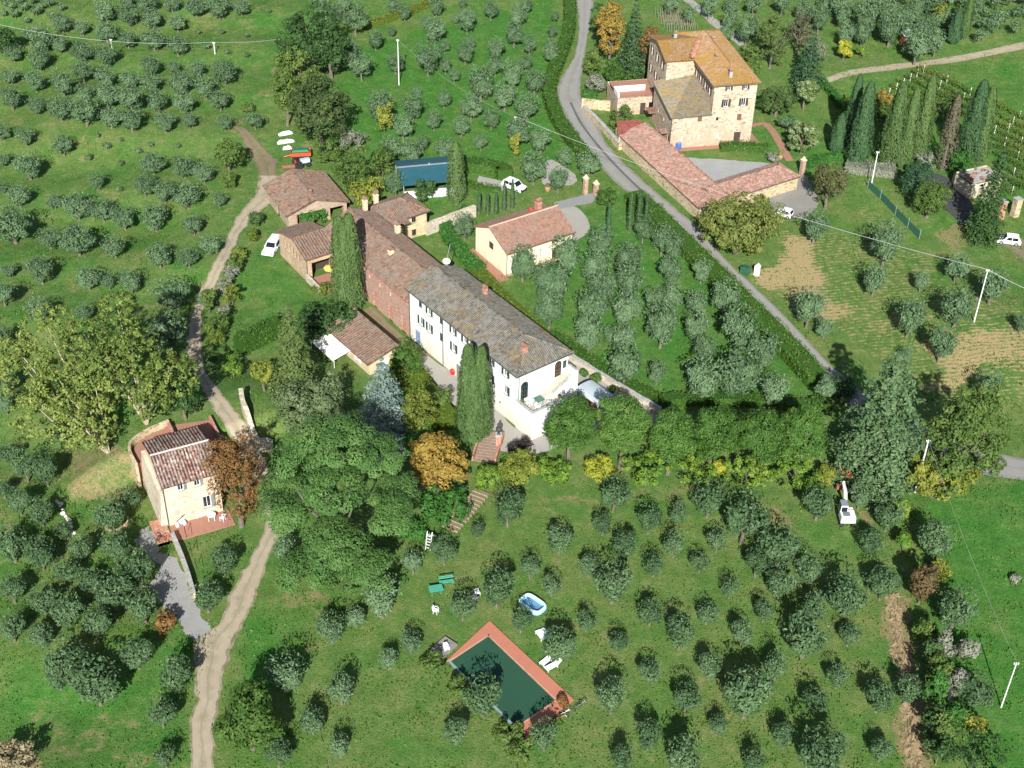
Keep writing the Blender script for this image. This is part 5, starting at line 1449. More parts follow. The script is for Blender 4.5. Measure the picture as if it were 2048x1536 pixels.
def teal_shelter():
    A = uz(812, 372, 2.6); B = uz(900, 359, 2.6); C = uz(796, 328, 2.6); ang = math.radians(14); 
    root = thing('shelter', 'open shelter with dark teal sheet roof and pale ridge behind the clipped cypress', 'shelter', (A.x-.4, A.y+.3, 0), ang)
    L, W, E, R = 9.4, 7.4, 2.6, 3.6; TE = plain('dark teal roofing sheet', (.022, .095, .12), .55, .12, .6)
    rf = MB()
    for y0, y1, z0, z1 in ((-.4, W/2, E, R), (W/2, W+.4, R, E)):
        rf.hexa([(-.3, y0, z0), (L+.3, y0, z0), (L+.3, y1, z1), (-.3, y1, z1)], [(-.3, y0, z0+.06), (L+.3, y0, z0+.06), (L+.3, y1, z1+.06), (-.3, y1, z1+.06)])
        for k in range(24):
            x = -.2+k*(L+.4)/24
            rf.hexa([(x, y0, z0+.062), (x+.07, y0, z0+.062), (x+.07, y1, z1+.062), (x, y1, z1+.062)], [(x, y0, z0+.1), (x+.07, y0, z0+.1), (x+.07, y1, z1+.1), (x, y1, z1+.1)])
    r = rf.build('roof', TE, root)
    rd = MB(); rd.box((L/2, W/2, R+.12), (L+.7, .32, .07)); rd.lathe((L/2, W/2, R+.1), [(.15, 0), (.15, .25), (.02, .3)], 8); rd.build('ridge_cap', METALW, r)
    for x in (0, L/2, L):
        for y in (0, W): MB().box((x, y, E/2-.3), (.14, .14, E+.6)).build('post', METALW, root)
    lw = MB(); lw.box((L/2, 0, .5), (L-.2, .15, 1.8)); lw.build('side_panel', WPAINT, root)
teal_shelter()

def gazebo():
    A = uz(1152, 778, 2.3); B = uz(1190, 805, 2.3); ang = math.atan2(B.y-A.y, B.x-A.x); L = (B-A).length+.5
    root = thing('garden_gazebo', 'pale metal gazebo with barrel roof over stacked bricks in the courtyard', 'gazebo', (A.x, A.y, 0), ang)
    W = 2.9; n = 8; rf = MB()
    pr = [(W/2-math.cos(math.pi*k/n)*W/2*1.05, 2.15+math.sin(math.pi*k/n)*.42) for k in range(n+1)]
    for (y0, z0), (y1, z1) in zip(pr[:-1], pr[1:]): rf.hexa([(-.1, y0, z0), (L+.1, y0, z0), (L+.1, y1, z1), (-.1, y1, z1)], [(-.1, y0, z0+.03), (L+.1, y0, z0+.03), (L+.1, y1, z1+.03), (-.1, y1, z1+.03)])
    rf.build('roof', plain('pale grey sheet', (.42, .47, .49), .4, .1), root)
    for x in (0, L):
        for y in (.05, W-.05): MB().tube([(x, y, -.3), (x, y, 2.2)], .045, 6).build('post', WPAINT, root)
    fr = MB()
    for x in (0, L): fr.tube([(x, y, z-.02) for y, z in pr], .035, 5)
    fr.build('frame', WOODD, root)
    bs = thing('brick_stack', 'stack of reddish bricks and tiles under the pale gazebo', 'brick stack', root.location, ang)
    m = MB()
    for k in range(9): m.box((.5+(k % 3)*.9, .5+(k//3)*.45, .3+.1*(k % 2)), (.75, .4, .7+.2*(k % 2)), .05*k)
    m.build('bricks', BRICKR, bs)
gazebo()

def brick_steps():
    a = G(985, 872); b = G(968, 925); d = (b-a); L = d.length; ang = math.atan2(d.y, d.x)
    root = thing('garden_steps', 'broad weathered brick steps leading down from the courtyard by the orange tree', 'steps', (a.x, a.y, 0), ang)
    m = MB(); n = 11
    for k in range(n): m.box((L*(k+.5)/n, 0, .72-.065*k-.4), (L/n-.03, 2.5, .9))
    m.build('treads', plain('brown step brick', (.27, .19, .14), .9, .3, 3), root)
    for s in (-1.4, 1.35): MB().box((L/2, s, .1), (L, .22, 1.5)).build('side_wall', BRICKR, root)
    p = G(997, 895); g = thing('gate_pillar', 'red brick pillar topped by a dark urn near the courtyard steps', 'pillar', p)
    MB().box((0, 0, .9), (.65, .65, 2.2)).build('shaft', BRICKR, g); MB().box((0, 0, 2.05), (.8, .8, .12)).build('cap', TRAV, g)
    MB().lathe((0, 0, 2.11), [(.22, 0), (.12, .15), (.12, .3), (.34, .55), (.38, .85), (.28, .95), (.30, 1.0), (.12, 1.1), (.16, 1.3), (.02, 1.5)], 12).build('urn', plain('dark urn', (.05, .05, .05), .5), g)
brick_steps()
def earth_steps():
    a = G(965, 985); b = G(900, 1060); d = b-a; L = d.length; ang = math.atan2(d.y, d.x)
    root = thing('earth_steps', 'long earth steps with pale edging boards down to the pool orchard', 'steps', (a.x, a.y, 0), ang)
    m, e = MB(), MB()
    for k in range(12):
        m.box((L*(k+.5)/12, 0, .15-.01*k), (L/12, 1.9, .3)); e.box((L*(k+1)/12, 0, .17-.01*k), (.09, 2.0, .36))
    m.build('treads', brownm, root); e.build('edging', PALEB, root)
earth_steps()
def cemetery_yard():
    p = uz(1885, 360, 2.5); r = thing('chapel_shed', 'small roofless stone building with rubble and grey slabs by the shaded yard', 'ruin', (p.x+4.5, p.y-1, 0), math.radians(25))
    m = MB(); wall_panel(m, (0, 0), (6, 0), -1, 2.3, [(2.0, 1.0, 1.0, 2.0, 'x')]); wall_panel(m, (6, 0), (6, 4), -1, 2.6); wall_panel(m, (6, 4), (0, 4), -1, 2.6); wall_panel(m, (0, 4), (0, 0), -1, 2.2)
    m.build('wall', PSTONE, r); MB().box((3, 2, 2.4), (5.4, 3.6, .15)).build('roof', TRAV, r)
    rb = MB()
    for k in range(18): rb.box((random.uniform(.2, 5.6), random.uniform(.4, 3.6), 2.6), (random.uniform(.3, .8), random.uniform(.3, .6), .3), random.uniform(0, 3))
    rb.build('rubble', T_PINK, r)
    for k, (x, y, c, lab) in enumerate(((1998, 437, BRICKR, 'tall red brick gate pillar behind the small white hatchback'), (2028, 432, RSTONE, 'tan stone gate pillar at the right edge beside the yard'))):
        q = G(x, y); g = thing('gate_pillar', lab, 'pillar', q); MB().box((0, 0, 1.3), (1.0, 1.0, 3.4), .4).build('shaft', c, g); MB().box((0, 0, 3.06), (1.2, 1.2, .12), .4).build('cap', TRAV, g)
    free_wall('stone_wall', 'white rendered wall stub left of the parked small hatchback', [(1962, 470), (1985, 462)], 1.8, .4, WHITE, TRAV)
cemetery_yard()
for (x, y, h, lab) in ((1170, 387, 2.7, 'tall slender brick gate pillar with pyramid cap left of the driveway gate'), (1191, 390, 2.0, 'shorter brick gate pillar with pyramid cap right of the driveway gate'), (1603, 348, 2.5, 'stone gate pillar with pale cap at the villa drive')):
    q = G(x, y); g = thing('gate_pillar', lab, 'pillar', q)
    MB().box((0, 0, h/2-.3), (.62, .62, h+.6), .5).build('shaft', BRICK, g)
    c = MB(); c.box((0, 0, h+.06), (.8, .8, .12), .5); c.box((0, 0, h+.4), (.6, .6, .56), .5, .15); c.build('cap', BEIGE, g)
def path(name, pts, w, mat, lift=.025): 
    W = [G(*p) for p in pts]; L, R = [], []
    for i, p in enumerate(W):
        d = (W[min(i+1, len(W)-1)]-W[max(i-1, 0)]); d.z = 0; d.normalize(); e = Vector((-d.y, d.x, 0))*w/2
        L.append(p+e); R.append(p-e)
    mb = MB()
    for a, b, c, d in zip(R[:-1], R[1:], L[1:], L[:-1]):
        mb.poly([(q.x, q.y, float(hgt(q.x, q.y))+lift) for q in (a, b, c, d)], .5)
    return struct(mb.build(name, mat))
path('terracotta_path', [(1530, 246), (1545, 262), (1562, 290), (1580, 322)], 1.3, terram)
path('terracotta_path', [(1303, 232), (1316, 252), (1328, 285), (1322, 295)], 1.0, terram)
path('terracotta_path', [(1500, 252), (1515, 249), (1532, 246)], 1.0, terram, .03)
# ------------------------------------------------------------------ trees and planting
# oak clump between hillside and meadow
GO = 'trees of the clump left of the upper meadow'
tree('oak_tree', 'large dark oak at the top of the clump left of the upper meadow', 'oak', 622, 75, 150, 140, 'oak', .2, 90, 1.0, .26, 70, GO)
tree('oak_tree', 'dark oak on the right flank of the clump, beside the meadow grass', 'oak', 660, 110, 90, 100, 'oak', .2, 50, .85, .25, 60, GO)
tree('oak_tree', 'yellowing green oak in the middle of the clump above the parked trailers', 'oak', 592, 145, 110, 120, 'mid', .1, 60, .85, .24, 60, GO)
tree('oak_tree', 'yellow green tree on the left edge of the clump', 'oak', 570, 190, 75, 125, 'mid', .1, 45, .7, .22, 55, GO)
tree('oak_tree', 'broad olive green oak at the lower end of the clump, above the trailers', 'oak', 640, 218, 145, 165, leafmat('dull oak leaves', [(.026, .055, .016), (.048, .084, .024), (.078, .12, .036), (.12, .155, .055)]), .1, 120, .95, .24, 70, GO)
# scrub between clump and shed
bush('tangled green and rust scrub climbing the bank behind the tiled shed', 705, 345, 90, 130, 'mid', 40, .8, .2, 60, 'scrub', 'scrub on the bank behind the tiled shed')
bush('yellow green scrub on the bank right of the tiled shed', 735, 385, 80, 80, 'yel', 34, .7, .2, 55, 'scrub', 'scrub on the bank behind the tiled shed')
bush('grey twiggy scrub above the bank behind the shed', 700, 275, 70, 60, 'grey', 26, .6, .17, 45, 'scrub', 'scrub on the bank behind the tiled shed')
bush('dark green scrub beside the teal roofed shelter', 765, 320, 70, 80, 'mid', 30, .7, .2, 55, 'scrub', 'scrub on the bank behind the tiled shed')
bush('olive green shrub mass at the foot of the oak clump', 655, 300, 70, 60, 'mid', 24, .6, .18, 50, 'scrub', 'scrub on the bank behind the tiled shed')
bush('slim yellow green shrub in the meadow left of its second olive row', 768, 235, 40, 70, 'yel', 18, .6, .18, 50, 'scrub')
bush('rounded dark bush below the right edge of the teal roofed shelter', 850, 378, 55, 58, 'oak', 26, .6, .18, 60)
bush('low green creeper along the open front of the tiled shed', 625, 430, 70, 30, 'laurel', 20, .5, .17, 55)
bush('round dark bush left of the tiled shed yard', 513, 435, 34, 36, 'oak', 14, .5, .16, 50)
tree('deciduous_tree', 'loose green bushy tree left of the gravel track bend', 'tree', 455, 308, 78, 70, 'mid', .4, 36, .75, .22, 55)
bush('small loose green bush right of the loose bushy tree by the gravel track bend', 458, 358, 34, 40, 'mid', 12, .5, .18, 45)
# tall poplar like trees on the left
GP = 'tall yellow green trees above the small stone house'
PAL = leafmat('poplar leaves', [(.055, .095, .02), (.12, .175, .035), (.21, .26, .06), (.36, .38, .14)])
for lab, px, py, w, h, k in (('tall pale trunked poplar with several stems directly above the small stone house', 285, 740, 190, 270, 120), ('leaning pale trunked poplar forking low on the grassy bank left of the small stone house', 130, 735, 230, 230, 130), ('lower yellow green tree in front of the two pale trunked poplars', 185, 835, 120, 90, 50)):
    pass
def poplar(lab, base, stems, seed):
    r = np.random.default_rng(seed); b = G(*base); root = thing('poplar_tree', lab, 'poplar', b, 0, GP)
    Ps, Ns, Vs = [], [], []; random.seed(seed)
    for (px, py, z, rad, k) in stems:
        q = uz(px, py, b.z+z)-b
        m = q*.5+Vector((random.uniform(-.4, .4), random.uniform(-.4, .4), .8))
        MB().tube([Vector((0, 0, -.3)), m*.45+Vector((0, 0, .2)), m, q*.8, q+Vector((0, 0, rad*.4))], [.16, .13, .11, .07, .03], 7).build('trunk', PALEB, root)
        P, N, V = clumps([(q.x, q.y, q.z, rad*1.6, rad*1.6, rad*1.5, int(k*1.8), .45, 28)], r, .3); Ps.append(P); Ns.append(N); Vs.append(V)
        for t in (.62,):
            c = q*t+Vector((0, 0, .5)); P, N, V = clumps([(c.x, c.y, c.z, rad*1.4, rad*1.4, rad*1.1, int(k*.55), .42, 26)], r, .3); Ps.append(P); Ns.append(N); Vs.append(V)
    leaves('crown', np.concatenate(Ps), np.concatenate(Ns), .17, np.concatenate(Vs), PAL, root, r, .6)
poplar('tall pale trunked poplar with five bare stems rising just above the small stone house', (293, 848), [(235, 620, 12, 2.0, 34), (265, 705, 10, 2.3, 40), (345, 745, 8, 2.2, 42), (215, 720, 10, 2.2, 38), (300, 790, 5.5, 1.9, 28), (170, 680, 11, 2.0, 32)], 11)
poplar('wide pale trunked poplar forking low on the grassy bank left of the small stone house', (218, 905), [(95, 660, 12, 2.3, 42), (50, 745, 9, 2.3, 44), (120, 770, 8, 2.4, 44), (190, 770, 8, 2.0, 34), (75, 825, 5.5, 2.2, 38), (165, 850, 4.5, 2.2, 42), (30, 700, 10, 1.6, 24)], 12)
tree('deciduous_tree', 'dark green tree in shade behind the brick yard of the small stone house', 'tree', 365, 795, 85, 90, 'oak', .6, 45, .75, .2, 60)
# shrubs along the gravel track and the lawn
GS = 'mixed shrubs between the gravel track and the lawn'
for px, py, w, h, m, d in ((470, 525, 40, 40, 'mid', 'dark mixed shrub beside the track at the top of the lawn edge'), (480, 505, 34, 34, 'hedgey', 'yellowish shrub with reddish twigs at the top of the lawn edge'), (462, 545, 44, 40, 'grey', 'silvery lavender like shrub below the estate car'), (448, 575, 40, 40, 'grey', 'silvery shrub half way down the lawn edge'),
    (462, 590, 44, 50, 'hedgey', 'yellow green shrub on the lawn bank'), (415, 600, 44, 60, 'mid', 'dusky shrub overhanging the narrow gravel track'), (440, 640, 50, 50, 'mid', 'green shrub at the narrow part of the gravel track'), (430, 670, 46, 50, 'hedgey', 'light green shrub at the foot of the lawn bank'), (447, 620, 30, 30, 'grey', 'small silver shrub amid the lawn bank planting'), (505, 470, 26, 30, 'hedgey', 'small yellow green tree left of the estate car'),
    (420, 725, 30, 45, 'oak', 'dark shrub at the track bend above the ramp'), (465, 735, 56, 50, 'lime', 'bright yellow green shrub at the bottom of the lawn')):
    bush(d, px, py, w, h, m, 14, .45, .15, 45, 'shrub', GS)
# lawn garden trees
hedge('tall dark clipped hedge block at the lower end of the lawn', [(478, 705), (520, 685), (560, 665)], 2.0, 2.4, 'hedge', dens=30)
tree('palm_tree', 'yellow green fan palm shrub at the bend of the retaining wall', 'palm', 525, 745, 62, 66, 'yel', .8, 22, .5, .2, 40)
conifer('larch_tree', 'loose grey green conifer at the lower end of the lawn', 'conifer', 592, 790, 118, 172, 'fir2', .3, 14, 12, .22, .25, .7, None, None, .08, 70)
tree('holm_oak', 'rounded grey green tree between the stone retaining wall and the spruce', 'tree', 620, 795, 165, 150, leafmat('grey green leaves', [(.042, .075, .026), (.075, .12, .044), (.12, .17, .07), (.18, .23, .11)]), .05, 140, .75, .17, 80)
conifer('blue_spruce', 'silvery blue spruce in front of the mossy garden outbuilding', 'spruce', 770, 890, 130, 165, 'spruce', .2, 14, 13, .17, .2, .62, None, None, .08, 80)
bush('dark shrubs in the shade left of the mossy garden outbuilding', 655, 640, 130, 90, 'oak', 60, .7, .2, 60)
bush('low red tinged shrub below the veranda wall', 645, 575, 50, 30, 'hedgey', 12, .45, .15, 50)
bush('big dark shrub left of the tall cypress foot', 620, 640, 60, 70, 'oak', 26, .7, .2, 60)
hedge('long clipped dark green hedge curving in front of the white farmhouse', [(800, 735), (830, 770), (860, 810), (900, 860)], 3.0, 1.8, 'hedgey', dens=30)
bush('big rounded clipped evergreen in front of the white facade', 812, 720, 84, 94, 'hedge', 44, .55, .14, 90, 'clipped_shrub')
bush('yellow green clipped shrub row below the rounded evergreen', 838, 822, 84, 130, 'hedgey', 50, .55, .14, 75, 'clipped_shrub')
bush('mixed flowering border between hedge and courtyard', 880, 800, 60, 60, 'mid', 24, .45, .14, 60)
bush('deep green shrub at the foot of the blue spruce', 830, 890, 70, 60, 'laurel', 24, .6, .16, 60)
# big umbrella pine
tree('umbrella_pine', 'enormous domed umbrella pine right of the gravel track', 'pine', 676, 992, 312, 350, 'pine', .8, 190, 1.05, .14, 300, None, [(0, .1, .72, .52, .24, .14), (-.45, .22, .42, .42, .22, .11), (.45, .2, .42, .42, .22, .11), (0, -.36, .38, .46, .22, .14), (-.62, -.28, .0, .4, .22, .11), (.62, -.28, .0, .4, .22, .11), (0, -.72, -.12, .46, .24, .14), (-.42, -.72, -.5, .38, .22, .1), (.45, -.72, -.5, .38, .22, .1), (.76, .3, -.12, .36, .22, .08), (-.78, .3, -.12, .36, .22, .08), (0, .68, .18, .42, .22, .08)], 3, None, .4, .95)
bush('sprawling low pine regrowth at the lower edge of the giant umbrella pine', 690, 1130, 170, 90, 'pine', 50, .7, .14, 90)
# golden, rust and lime trees
tree('maple_tree', 'round golden orange autumn tree below the twin cypress', 'maple', 876, 924, 138, 146, 'gold', .8, 100, .75, .19, 75)
tree('rowan_tree', 'half bare rusty brown tree against the small stone house', 'tree', 470, 952, 140, 215, 'rust', .5, 190, .6, .15, 34)
bush('bright green laurel bank under the golden tree', 890, 1010, 120, 70, 'laurel', 50, .6, .17, 75, 'laurel')
bush('dark leafy laurel by the white slide', 825, 1060, 70, 55, 'laurel', 24, .55, .16, 65, 'laurel')
tree('mulberry_tree', 'lime green shrubby tree right of the courtyard steps', 'tree', 1035, 935, 100, 90, 'yel', .3, 50, .65, .18, 65)
bush('bright lime green bush left of the shrubby tree by the steps', 975, 955, 60, 60, 'lime', 26, .5, .16, 65)
bush('dark purple leaved bush at the edge of the courtyard', 1040, 895, 60, 40, leafmat('purple leaves', [(.02, .02, .016), (.045, .035, .03), (.07, .06, .04)]), 16, .5, .16, 45)
# row of pines with golden vines at their feet
GR = 'row of clipped pines below the courtyard'
for (px, py, w, h, tx), d in zip(((1143, 862, 118, 122, 1140), (1248, 862, 120, 128, 1250), (1345, 880, 105, 110, 1352), (1432, 878, 118, 116, 1450), (1520, 880, 118, 118, 1548), (1605, 880, 112, 116, 1612)),
    ('leftmost of the dense round pines, next to the white terrace', 'second dense round pine from the white terrace, below the gazebo', 'third dense round pine from the white terrace, a smaller one', 'fourth dense round pine from the white terrace', 'fifth dense round pine from the white terrace', 'sixth dense round pine, next to the grey green cedar')):
    tree('pine_tree', d, 'pine', px, py-14, w*1.02, h*1.12, 'pine2', 2.5, 130, .75, .135, 130, GR, up=.35)
for px, py, w, h, m, d in ((1198, 936, 84, 66, 'bright', 'vivid yellow shrub between the first two pine trunks'), (1108, 942, 84, 66, 'lime', 'lime yellow shrub left of the first pine trunk'), (1300, 942, 125, 60, 'lime', 'lime shrub right of the second pine trunk'), (1398, 942, 110, 60, 'lime', 'yellow green shrub between third and fourth pine trunk'), (1440, 935, 30, 30, 'bright', 'small yellow shrub by the fourth pine trunk'), (1498, 944, 120, 56, 'lime', 'lime shrub under the fifth pine'), (1592, 944, 120, 56, 'lime', 'dull green shrub under the sixth pine'), (1650, 950, 50, 50, 'yel', 'yellowish scrub behind the white excavator')):
    bush(d, px, py, w, h, m, 26, .5, .16, 60, 'shrub', 'yellow shrubs under the pine row')
# cedar and lindens on the right
conifer('cedar_tree', 'huge grey green cedar with drooping layered branches above the excavator', 'cedar', 1745, 955, 205, 235, 'cedar', .6, 13, 12, .24, .24, .5, None, None, .16, 190, 0, .2)
tree('linden_tree', 'large rounded yellow green linden right of the cedar', 'linden', 1932, 872, 188, 225, leafmat('linden leaves', [(.046, .090, .018), (.080, .138, .028), (.125, .185, .042), (.19, .225, .07)]), .8, 150, .85, .2, 80)
tree('linden_tree', 'bright green spreading tree at the foot of the large linden', 'linden', 1875, 955, 150, 110, 'lime' if False else 'yel', .4, 60, .75, .19, 70)
bush('dark shadowed bush at the road behind the cedar', 1690, 780, 60, 60, 'oak', 24, .6, .18, 60)
tree('deciduous_tree', 'small dark tree standing by the road end left of the cedar', 'tree', 1650, 775, 50, 60, OLIVE, .6, 22, .55, .18, 55)
tree('walnut_tree', 'broad yellow green walnut tree overhanging the asphalt road', 'walnut', 1478, 448, 195, 140, leafmat('walnut leaves', [(.050, .088, .016), (.098, .140, .028), (.165, .195, .045), (.27, .26, .08)]), .7, 130, .85, .21, 75)
tree('deciduous_tree', 'dusky green tree by the villa drive', 'tree', 1660, 365, 82, 100, leafmat('dusky leaves', [(.045, .055, .018), (.08, .085, .03), (.12, .12, .045), (.17, .15, .06)]), .6, 60, .75, .19, 60)
# villa garden
tree('plane_tree', 'tall orange autumn tree between the road and the villa', 'tree', 1222, 60, 75, 130, 'gold', 1.0, 70, .75, .2, 65)
tree('plane_tree', 'orange brown tree between dark fir and villa wall', 'tree', 1300, 95, 50, 110, 'rust', .8, 45, .7, .19, 55)
conifer('fir_tree', 'tall green fir in front of the orange trees left of the villa', 'fir', 1262, 150, 75, 150, leafmat('mid fir needles', [(.03, .07, .024), (.055, .11, .04), (.085, .15, .06)]), .4, 18, 12, .22, .22)
for px, py, w, h, m, d in ((1200, 40, 40, 100, 'oak', 'dark tall shrub along the road above the orange tree'), (1185, 125, 44, 66, 'mid', 'rounded green shrub between road and fir'), (1225, 145, 50, 60, 'hedge', 'clipped dark green shrub below the fir'), (1195, 165, 50, 50, 'grey', 'greyish shrub by the road opposite the hedge'), (1245, 160, 60, 50, 'hedge', 'dark green shrub mass left of the villa terrace'), (1180, 190, 40, 30, 'laurel', 'low green shrub on the wall at the road bend'), (1290, 135, 60, 40, 'oak', 'shaded shrub against the villa left wall'), (1245, 235, 62, 58, 'mid', 'bushy green tree in the small garden below the villa terrace')):
    bush(d, px, py, w, h, m, 24, .6, .18, 55, 'shrub', 'shrubs in the villa garden')
conifer('yew_tree', 'dark blue green conifer right of the villa', 'conifer', 1612, 175, 78, 110, 'fir', .3, 14, 12, .22, .2)
tree('pine_tree', 'tall brownish green pine behind the villa, above the dark conifer', 'pine', 1548, 75, 80, 110, 'fir2', .8, 60, .8, .2, 55)
tree('pine_tree', 'pale dusky tree right of the tall brownish pine behind the villa', 'tree', 1600, 60, 60, 90, leafmat('pale dusky leaves', [(.06, .07, .04), (.10, .105, .06), (.14, .135, .08)]), .8, 40, .7, .19, 45)
bush('greyish bare shrub between dark conifer and yellow tree', 1635, 100, 50, 70, 'grey', 20, .6, .16, 35)
tree('magnolia_tree', 'round glossy magnolia with pale flecked crown on the villa lawn', 'magnolia', 1608, 270, 76, 72, 'mag', .4, 55, .5, .17, 75)
tree('magnolia_tree', 'upright glossy magnolia behind the villa lawn', 'magnolia', 1612, 185, 52, 62, 'mag', .5, 36, .5, .17, 65)
tree('magnolia_tree', 'wide dark green glossy tree right of the villa tower', 'magnolia', 1555, 200, 84, 66, leafmat('glossy leaves', [(.02, .05, .012), (.042, .085, .02), (.07, .12, .03), (.14, .19, .08)]), .4, 55, .6, .18, 70)
bush('loose green trees along the right wall of the villa', 1500, 120, 60, 90, 'mid', 34, .7, .19, 55)
bush('grey green shrub left of the pale flecked magnolia', 1575, 245, 44, 40, OLIVE, 14, .5, .16, 50)
hedge('clipped rectangular hedge at the foot of the villa facade', [(1440, 300), (1480, 299), (1535, 303)], 1.5, 1.2, 'hedge', dens=34)
hedge('bright green hedge edging the villa garden at the right', [(1640, 165), (1662, 190), (1690, 225)], 1.2, 1.2, 'lime' if False else 'laurel', dens=30)
hedge('bright green creeper covered wall beside the villa drive pillar', [(1612, 335), (1640, 325), (1680, 318)], 1.6, 1.3, 'laurel', dens=30)
bush('clump of grey lavender at the edge of the villa forecourt', 1545, 315, 34, 24, 'grey', 12, .4, .13, 45)
hedge('pale grey flowering shrub bank below the cypress row', [(1690, 338), (1740, 345), (1790, 350)], 3.0, 1.4, 'grey', dens=22)
bush('white flowering shrub between cypresses at the yard', 1850, 320, 60, 30, 'grey', 16, .5, .15, 50)
tree('bay_tree', 'dense dark evergreen in the fenced plot right of the net fence', 'evergreen', 1835, 355, 75, 80, 'fir', .3, 50, .7, .19, 65)
tree('bay_tree', 'rounded yellow green evergreen below the dense dark evergreen', 'evergreen', 1862, 395, 82, 84, 'mid', .3, 55, .65, .18, 70)
conifer('cypress_conifer', 'thick dark leaning conifer beside the shaded yard', 'conifer', 1962, 478, 84, 175, 'oak', .3, 20, 13, .22, .18, .55, None, None, .2)
tree('persimmon_tree', 'small bright yellow tree on the grass below the far grove', 'tree', 1690, 97, 34, 38, 'bright', .5, 20, .5, .18, 55)
bush('small lime shrub right of the bright yellow tree', 1722, 100, 26, 30, 'lime', 10, .4, .15, 50)
bush('wild vine thicket of yellow and green behind the cypress row', 1720, 215, 120, 80, 'vine', 50, .7, .18, 55)
bush('orange tinted shrub behind the second cypress of the row', 1770, 195, 40, 50, 'gold', 14, .5, .16, 50)
bush('tangled pale scrub between the dead cypress and vineyard', 1890, 215, 90, 90, 'vine', 36, .7, .18, 45)
bush('green ivy mass at the foot of the half dead cypress', 1920, 325, 60, 60, 'laurel', 24, .6, .18, 55)
tree('deciduous_tree', 'yellowish tree in front of the far grove by the tall cypresses', 'tree', 1880, 25, 36, 46, 'yel', .6, 20, .55, .18, 50)
# cypresses
GC = 'row of tall cypresses right of the villa'
cypress('short stout cypress at the left end of the cypress row', 1672, 305, 1665, 228, 30, 'cypb', group=GC)
cypress('slender shaded cypress second in the row, behind the first tall one', 1694, 300, 1703, 148, 28, 'cypb', group=GC)
cypress('tall bluish cypress in front, nearest the white utility pole', 1712, 332, 1735, 163, 42, 'cypb', group=GC)
cypress('wide olive green cypress right of the white utility pole', 1775, 332, 1793, 165, 46, 'cyp', group=GC)
cypress('narrow olive green cypress touching the right of the wide one', 1803, 335, 1816, 175, 34, 'cyp', group=GC)
cypress('tall straight cypress behind the narrow one, beside the shaded yard', 1832, 318, 1853, 150, 38, 'cyp', group=GC)
cypress('half dead greyish brown cypress standing alone', 1884, 340, 1906, 190, 34, 'cypd', 3600, .16, group=GC)
cypress('broad dark cypress at the edge of the vineyard', 1930, 330, 1950, 160, 50, 'cypb', group=GC)
cypress('cypress merging with the right side of the broad dark one', 1950, 330, 1972, 172, 38, 'cyp', group=GC)
cypress('very tall cypress at the far grove, right of its stout companion', 1925, 80, 1933, -40, 20, 'cyp')
cypress('stout cypress in front of the far grove', 1905, 88, 1911, 18, 30, 'cypb')
cypress('massive tall cypress in front of the brick barn wing', 697, 622, 693, 428, 61, 'cyp', 20000, .18, .32, twin=[(-.3, 0, .78, .97), (.32, .05, .78, 1.0), (.0, -.2, .8, .93)], name='cypress_tree')
cypress('broad twin topped cypress in front of the white facade', 948, 880, 950, 690, 70, 'cyp', 22000, .17, .38, twin=[(-.35, 0, .72, 1.0), (.36, .05, .72, .98), (.0, -.22, .8, .80)])
cypress('egg shaped clipped cypress on the stone wall lawn', 912, 408, 911, 285, 40, 'cyp', 6000, .15, .30, clr=.5)
GC2 = 'slim young cypresses above the cream bungalow'
for k, (x, y0, y1) in enumerate(((958, 428, 380), (975, 432, 384), (992, 432, 385), (1008, 425, 362), (1024, 420, 358))):
    cypress(('first', 'second', 'third', 'fourth', 'fifth')[k]+' slim young cypress from the left above the cream bungalow', x, y0, x, y1, 10, 'cypb', 700, .13, .5, GC2, 'young_cypress')
GC3 = 'slim cypresses on the bungalow lawn'
for k, (x, y0, y1, d) in enumerate(((1216, 465, 405, 'slim cypress alone on the bungalow lawn'), (1258, 465, 385, 'left one of the paired slim cypresses near the road hedge'), (1275, 462, 378, 'middle slim cypress near the road hedge'), (1290, 458, 388, 'right slim cypress near the road hedge'), (1185, 478, 455, 'tiny slim cypress right of the bungalow drive'))):
    cypress(d, x, y0, x+2, y1, 11, 'cypb', 800, .13, .5, GC3, 'young_cypress')
# hedges
hedge('long clipped hedge following the left side of the asphalt road', [(1140, -30), (1138, 60), (1120, 120), (1098, 180), (1112, 240), (1150, 295), (1190, 345)], 2.2, 1.6, 'hedge', dens=24)
hedge('long clipped roadside hedge below the gate pillars, bordering the hedged garden', [(1265, 400), (1330, 460), (1400, 530), (1470, 600), (1560, 690), (1632, 770)], 3.0, 1.7, 'hedge', dens=24)
hedge('yellowish hedge along the top of the upper meadow', [(700, 65), (770, 45), (850, 15), (905, -15)], 1.4, 1.2, 'hedgey', dens=22)
hedge('clipped curved hedge right of the egg shaped cypress', [(925, 338), (960, 340), (1000, 348), (1010, 358)], 2.6, 1.7, 'hedge', dens=28)
hedge('low hedge in front of the parked white car above the bungalow', [(890, 385), (930, 372), (960, 380), (1000, 385)], 1.0, .9, 'hedge', dens=28)
hedge('clipped green hedge left of the cream bungalow', [(888, 455), (905, 490), (940, 530), (962, 545)], 2.0, 1.3, 'laurel', dens=28)
hedge('grassy hedge strip behind the white farmhouse', [(948, 545), (985, 590), (1040, 640), (1090, 690)], 3.2, .8, 'hedgey', dens=22)
hedge('low clipped hedge above the courtyard wall', [(1100, 672), (1160, 715), (1220, 755), (1310, 800)], 1.8, .9, 'hedge', dens=26)
hedge('straight clipped hedge along the bottom of the hedged garden', [(1318, 810), (1400, 806), (1500, 808), (1560, 812)], 1.6, 1.3, 'hedge', dens=28)
hedge('dark shaded hedge under the road corner at the bottom of the hedged garden', [(1570, 815), (1620, 818), (1660, 815)], 1.6, 1.2, 'hedge', dens=28)
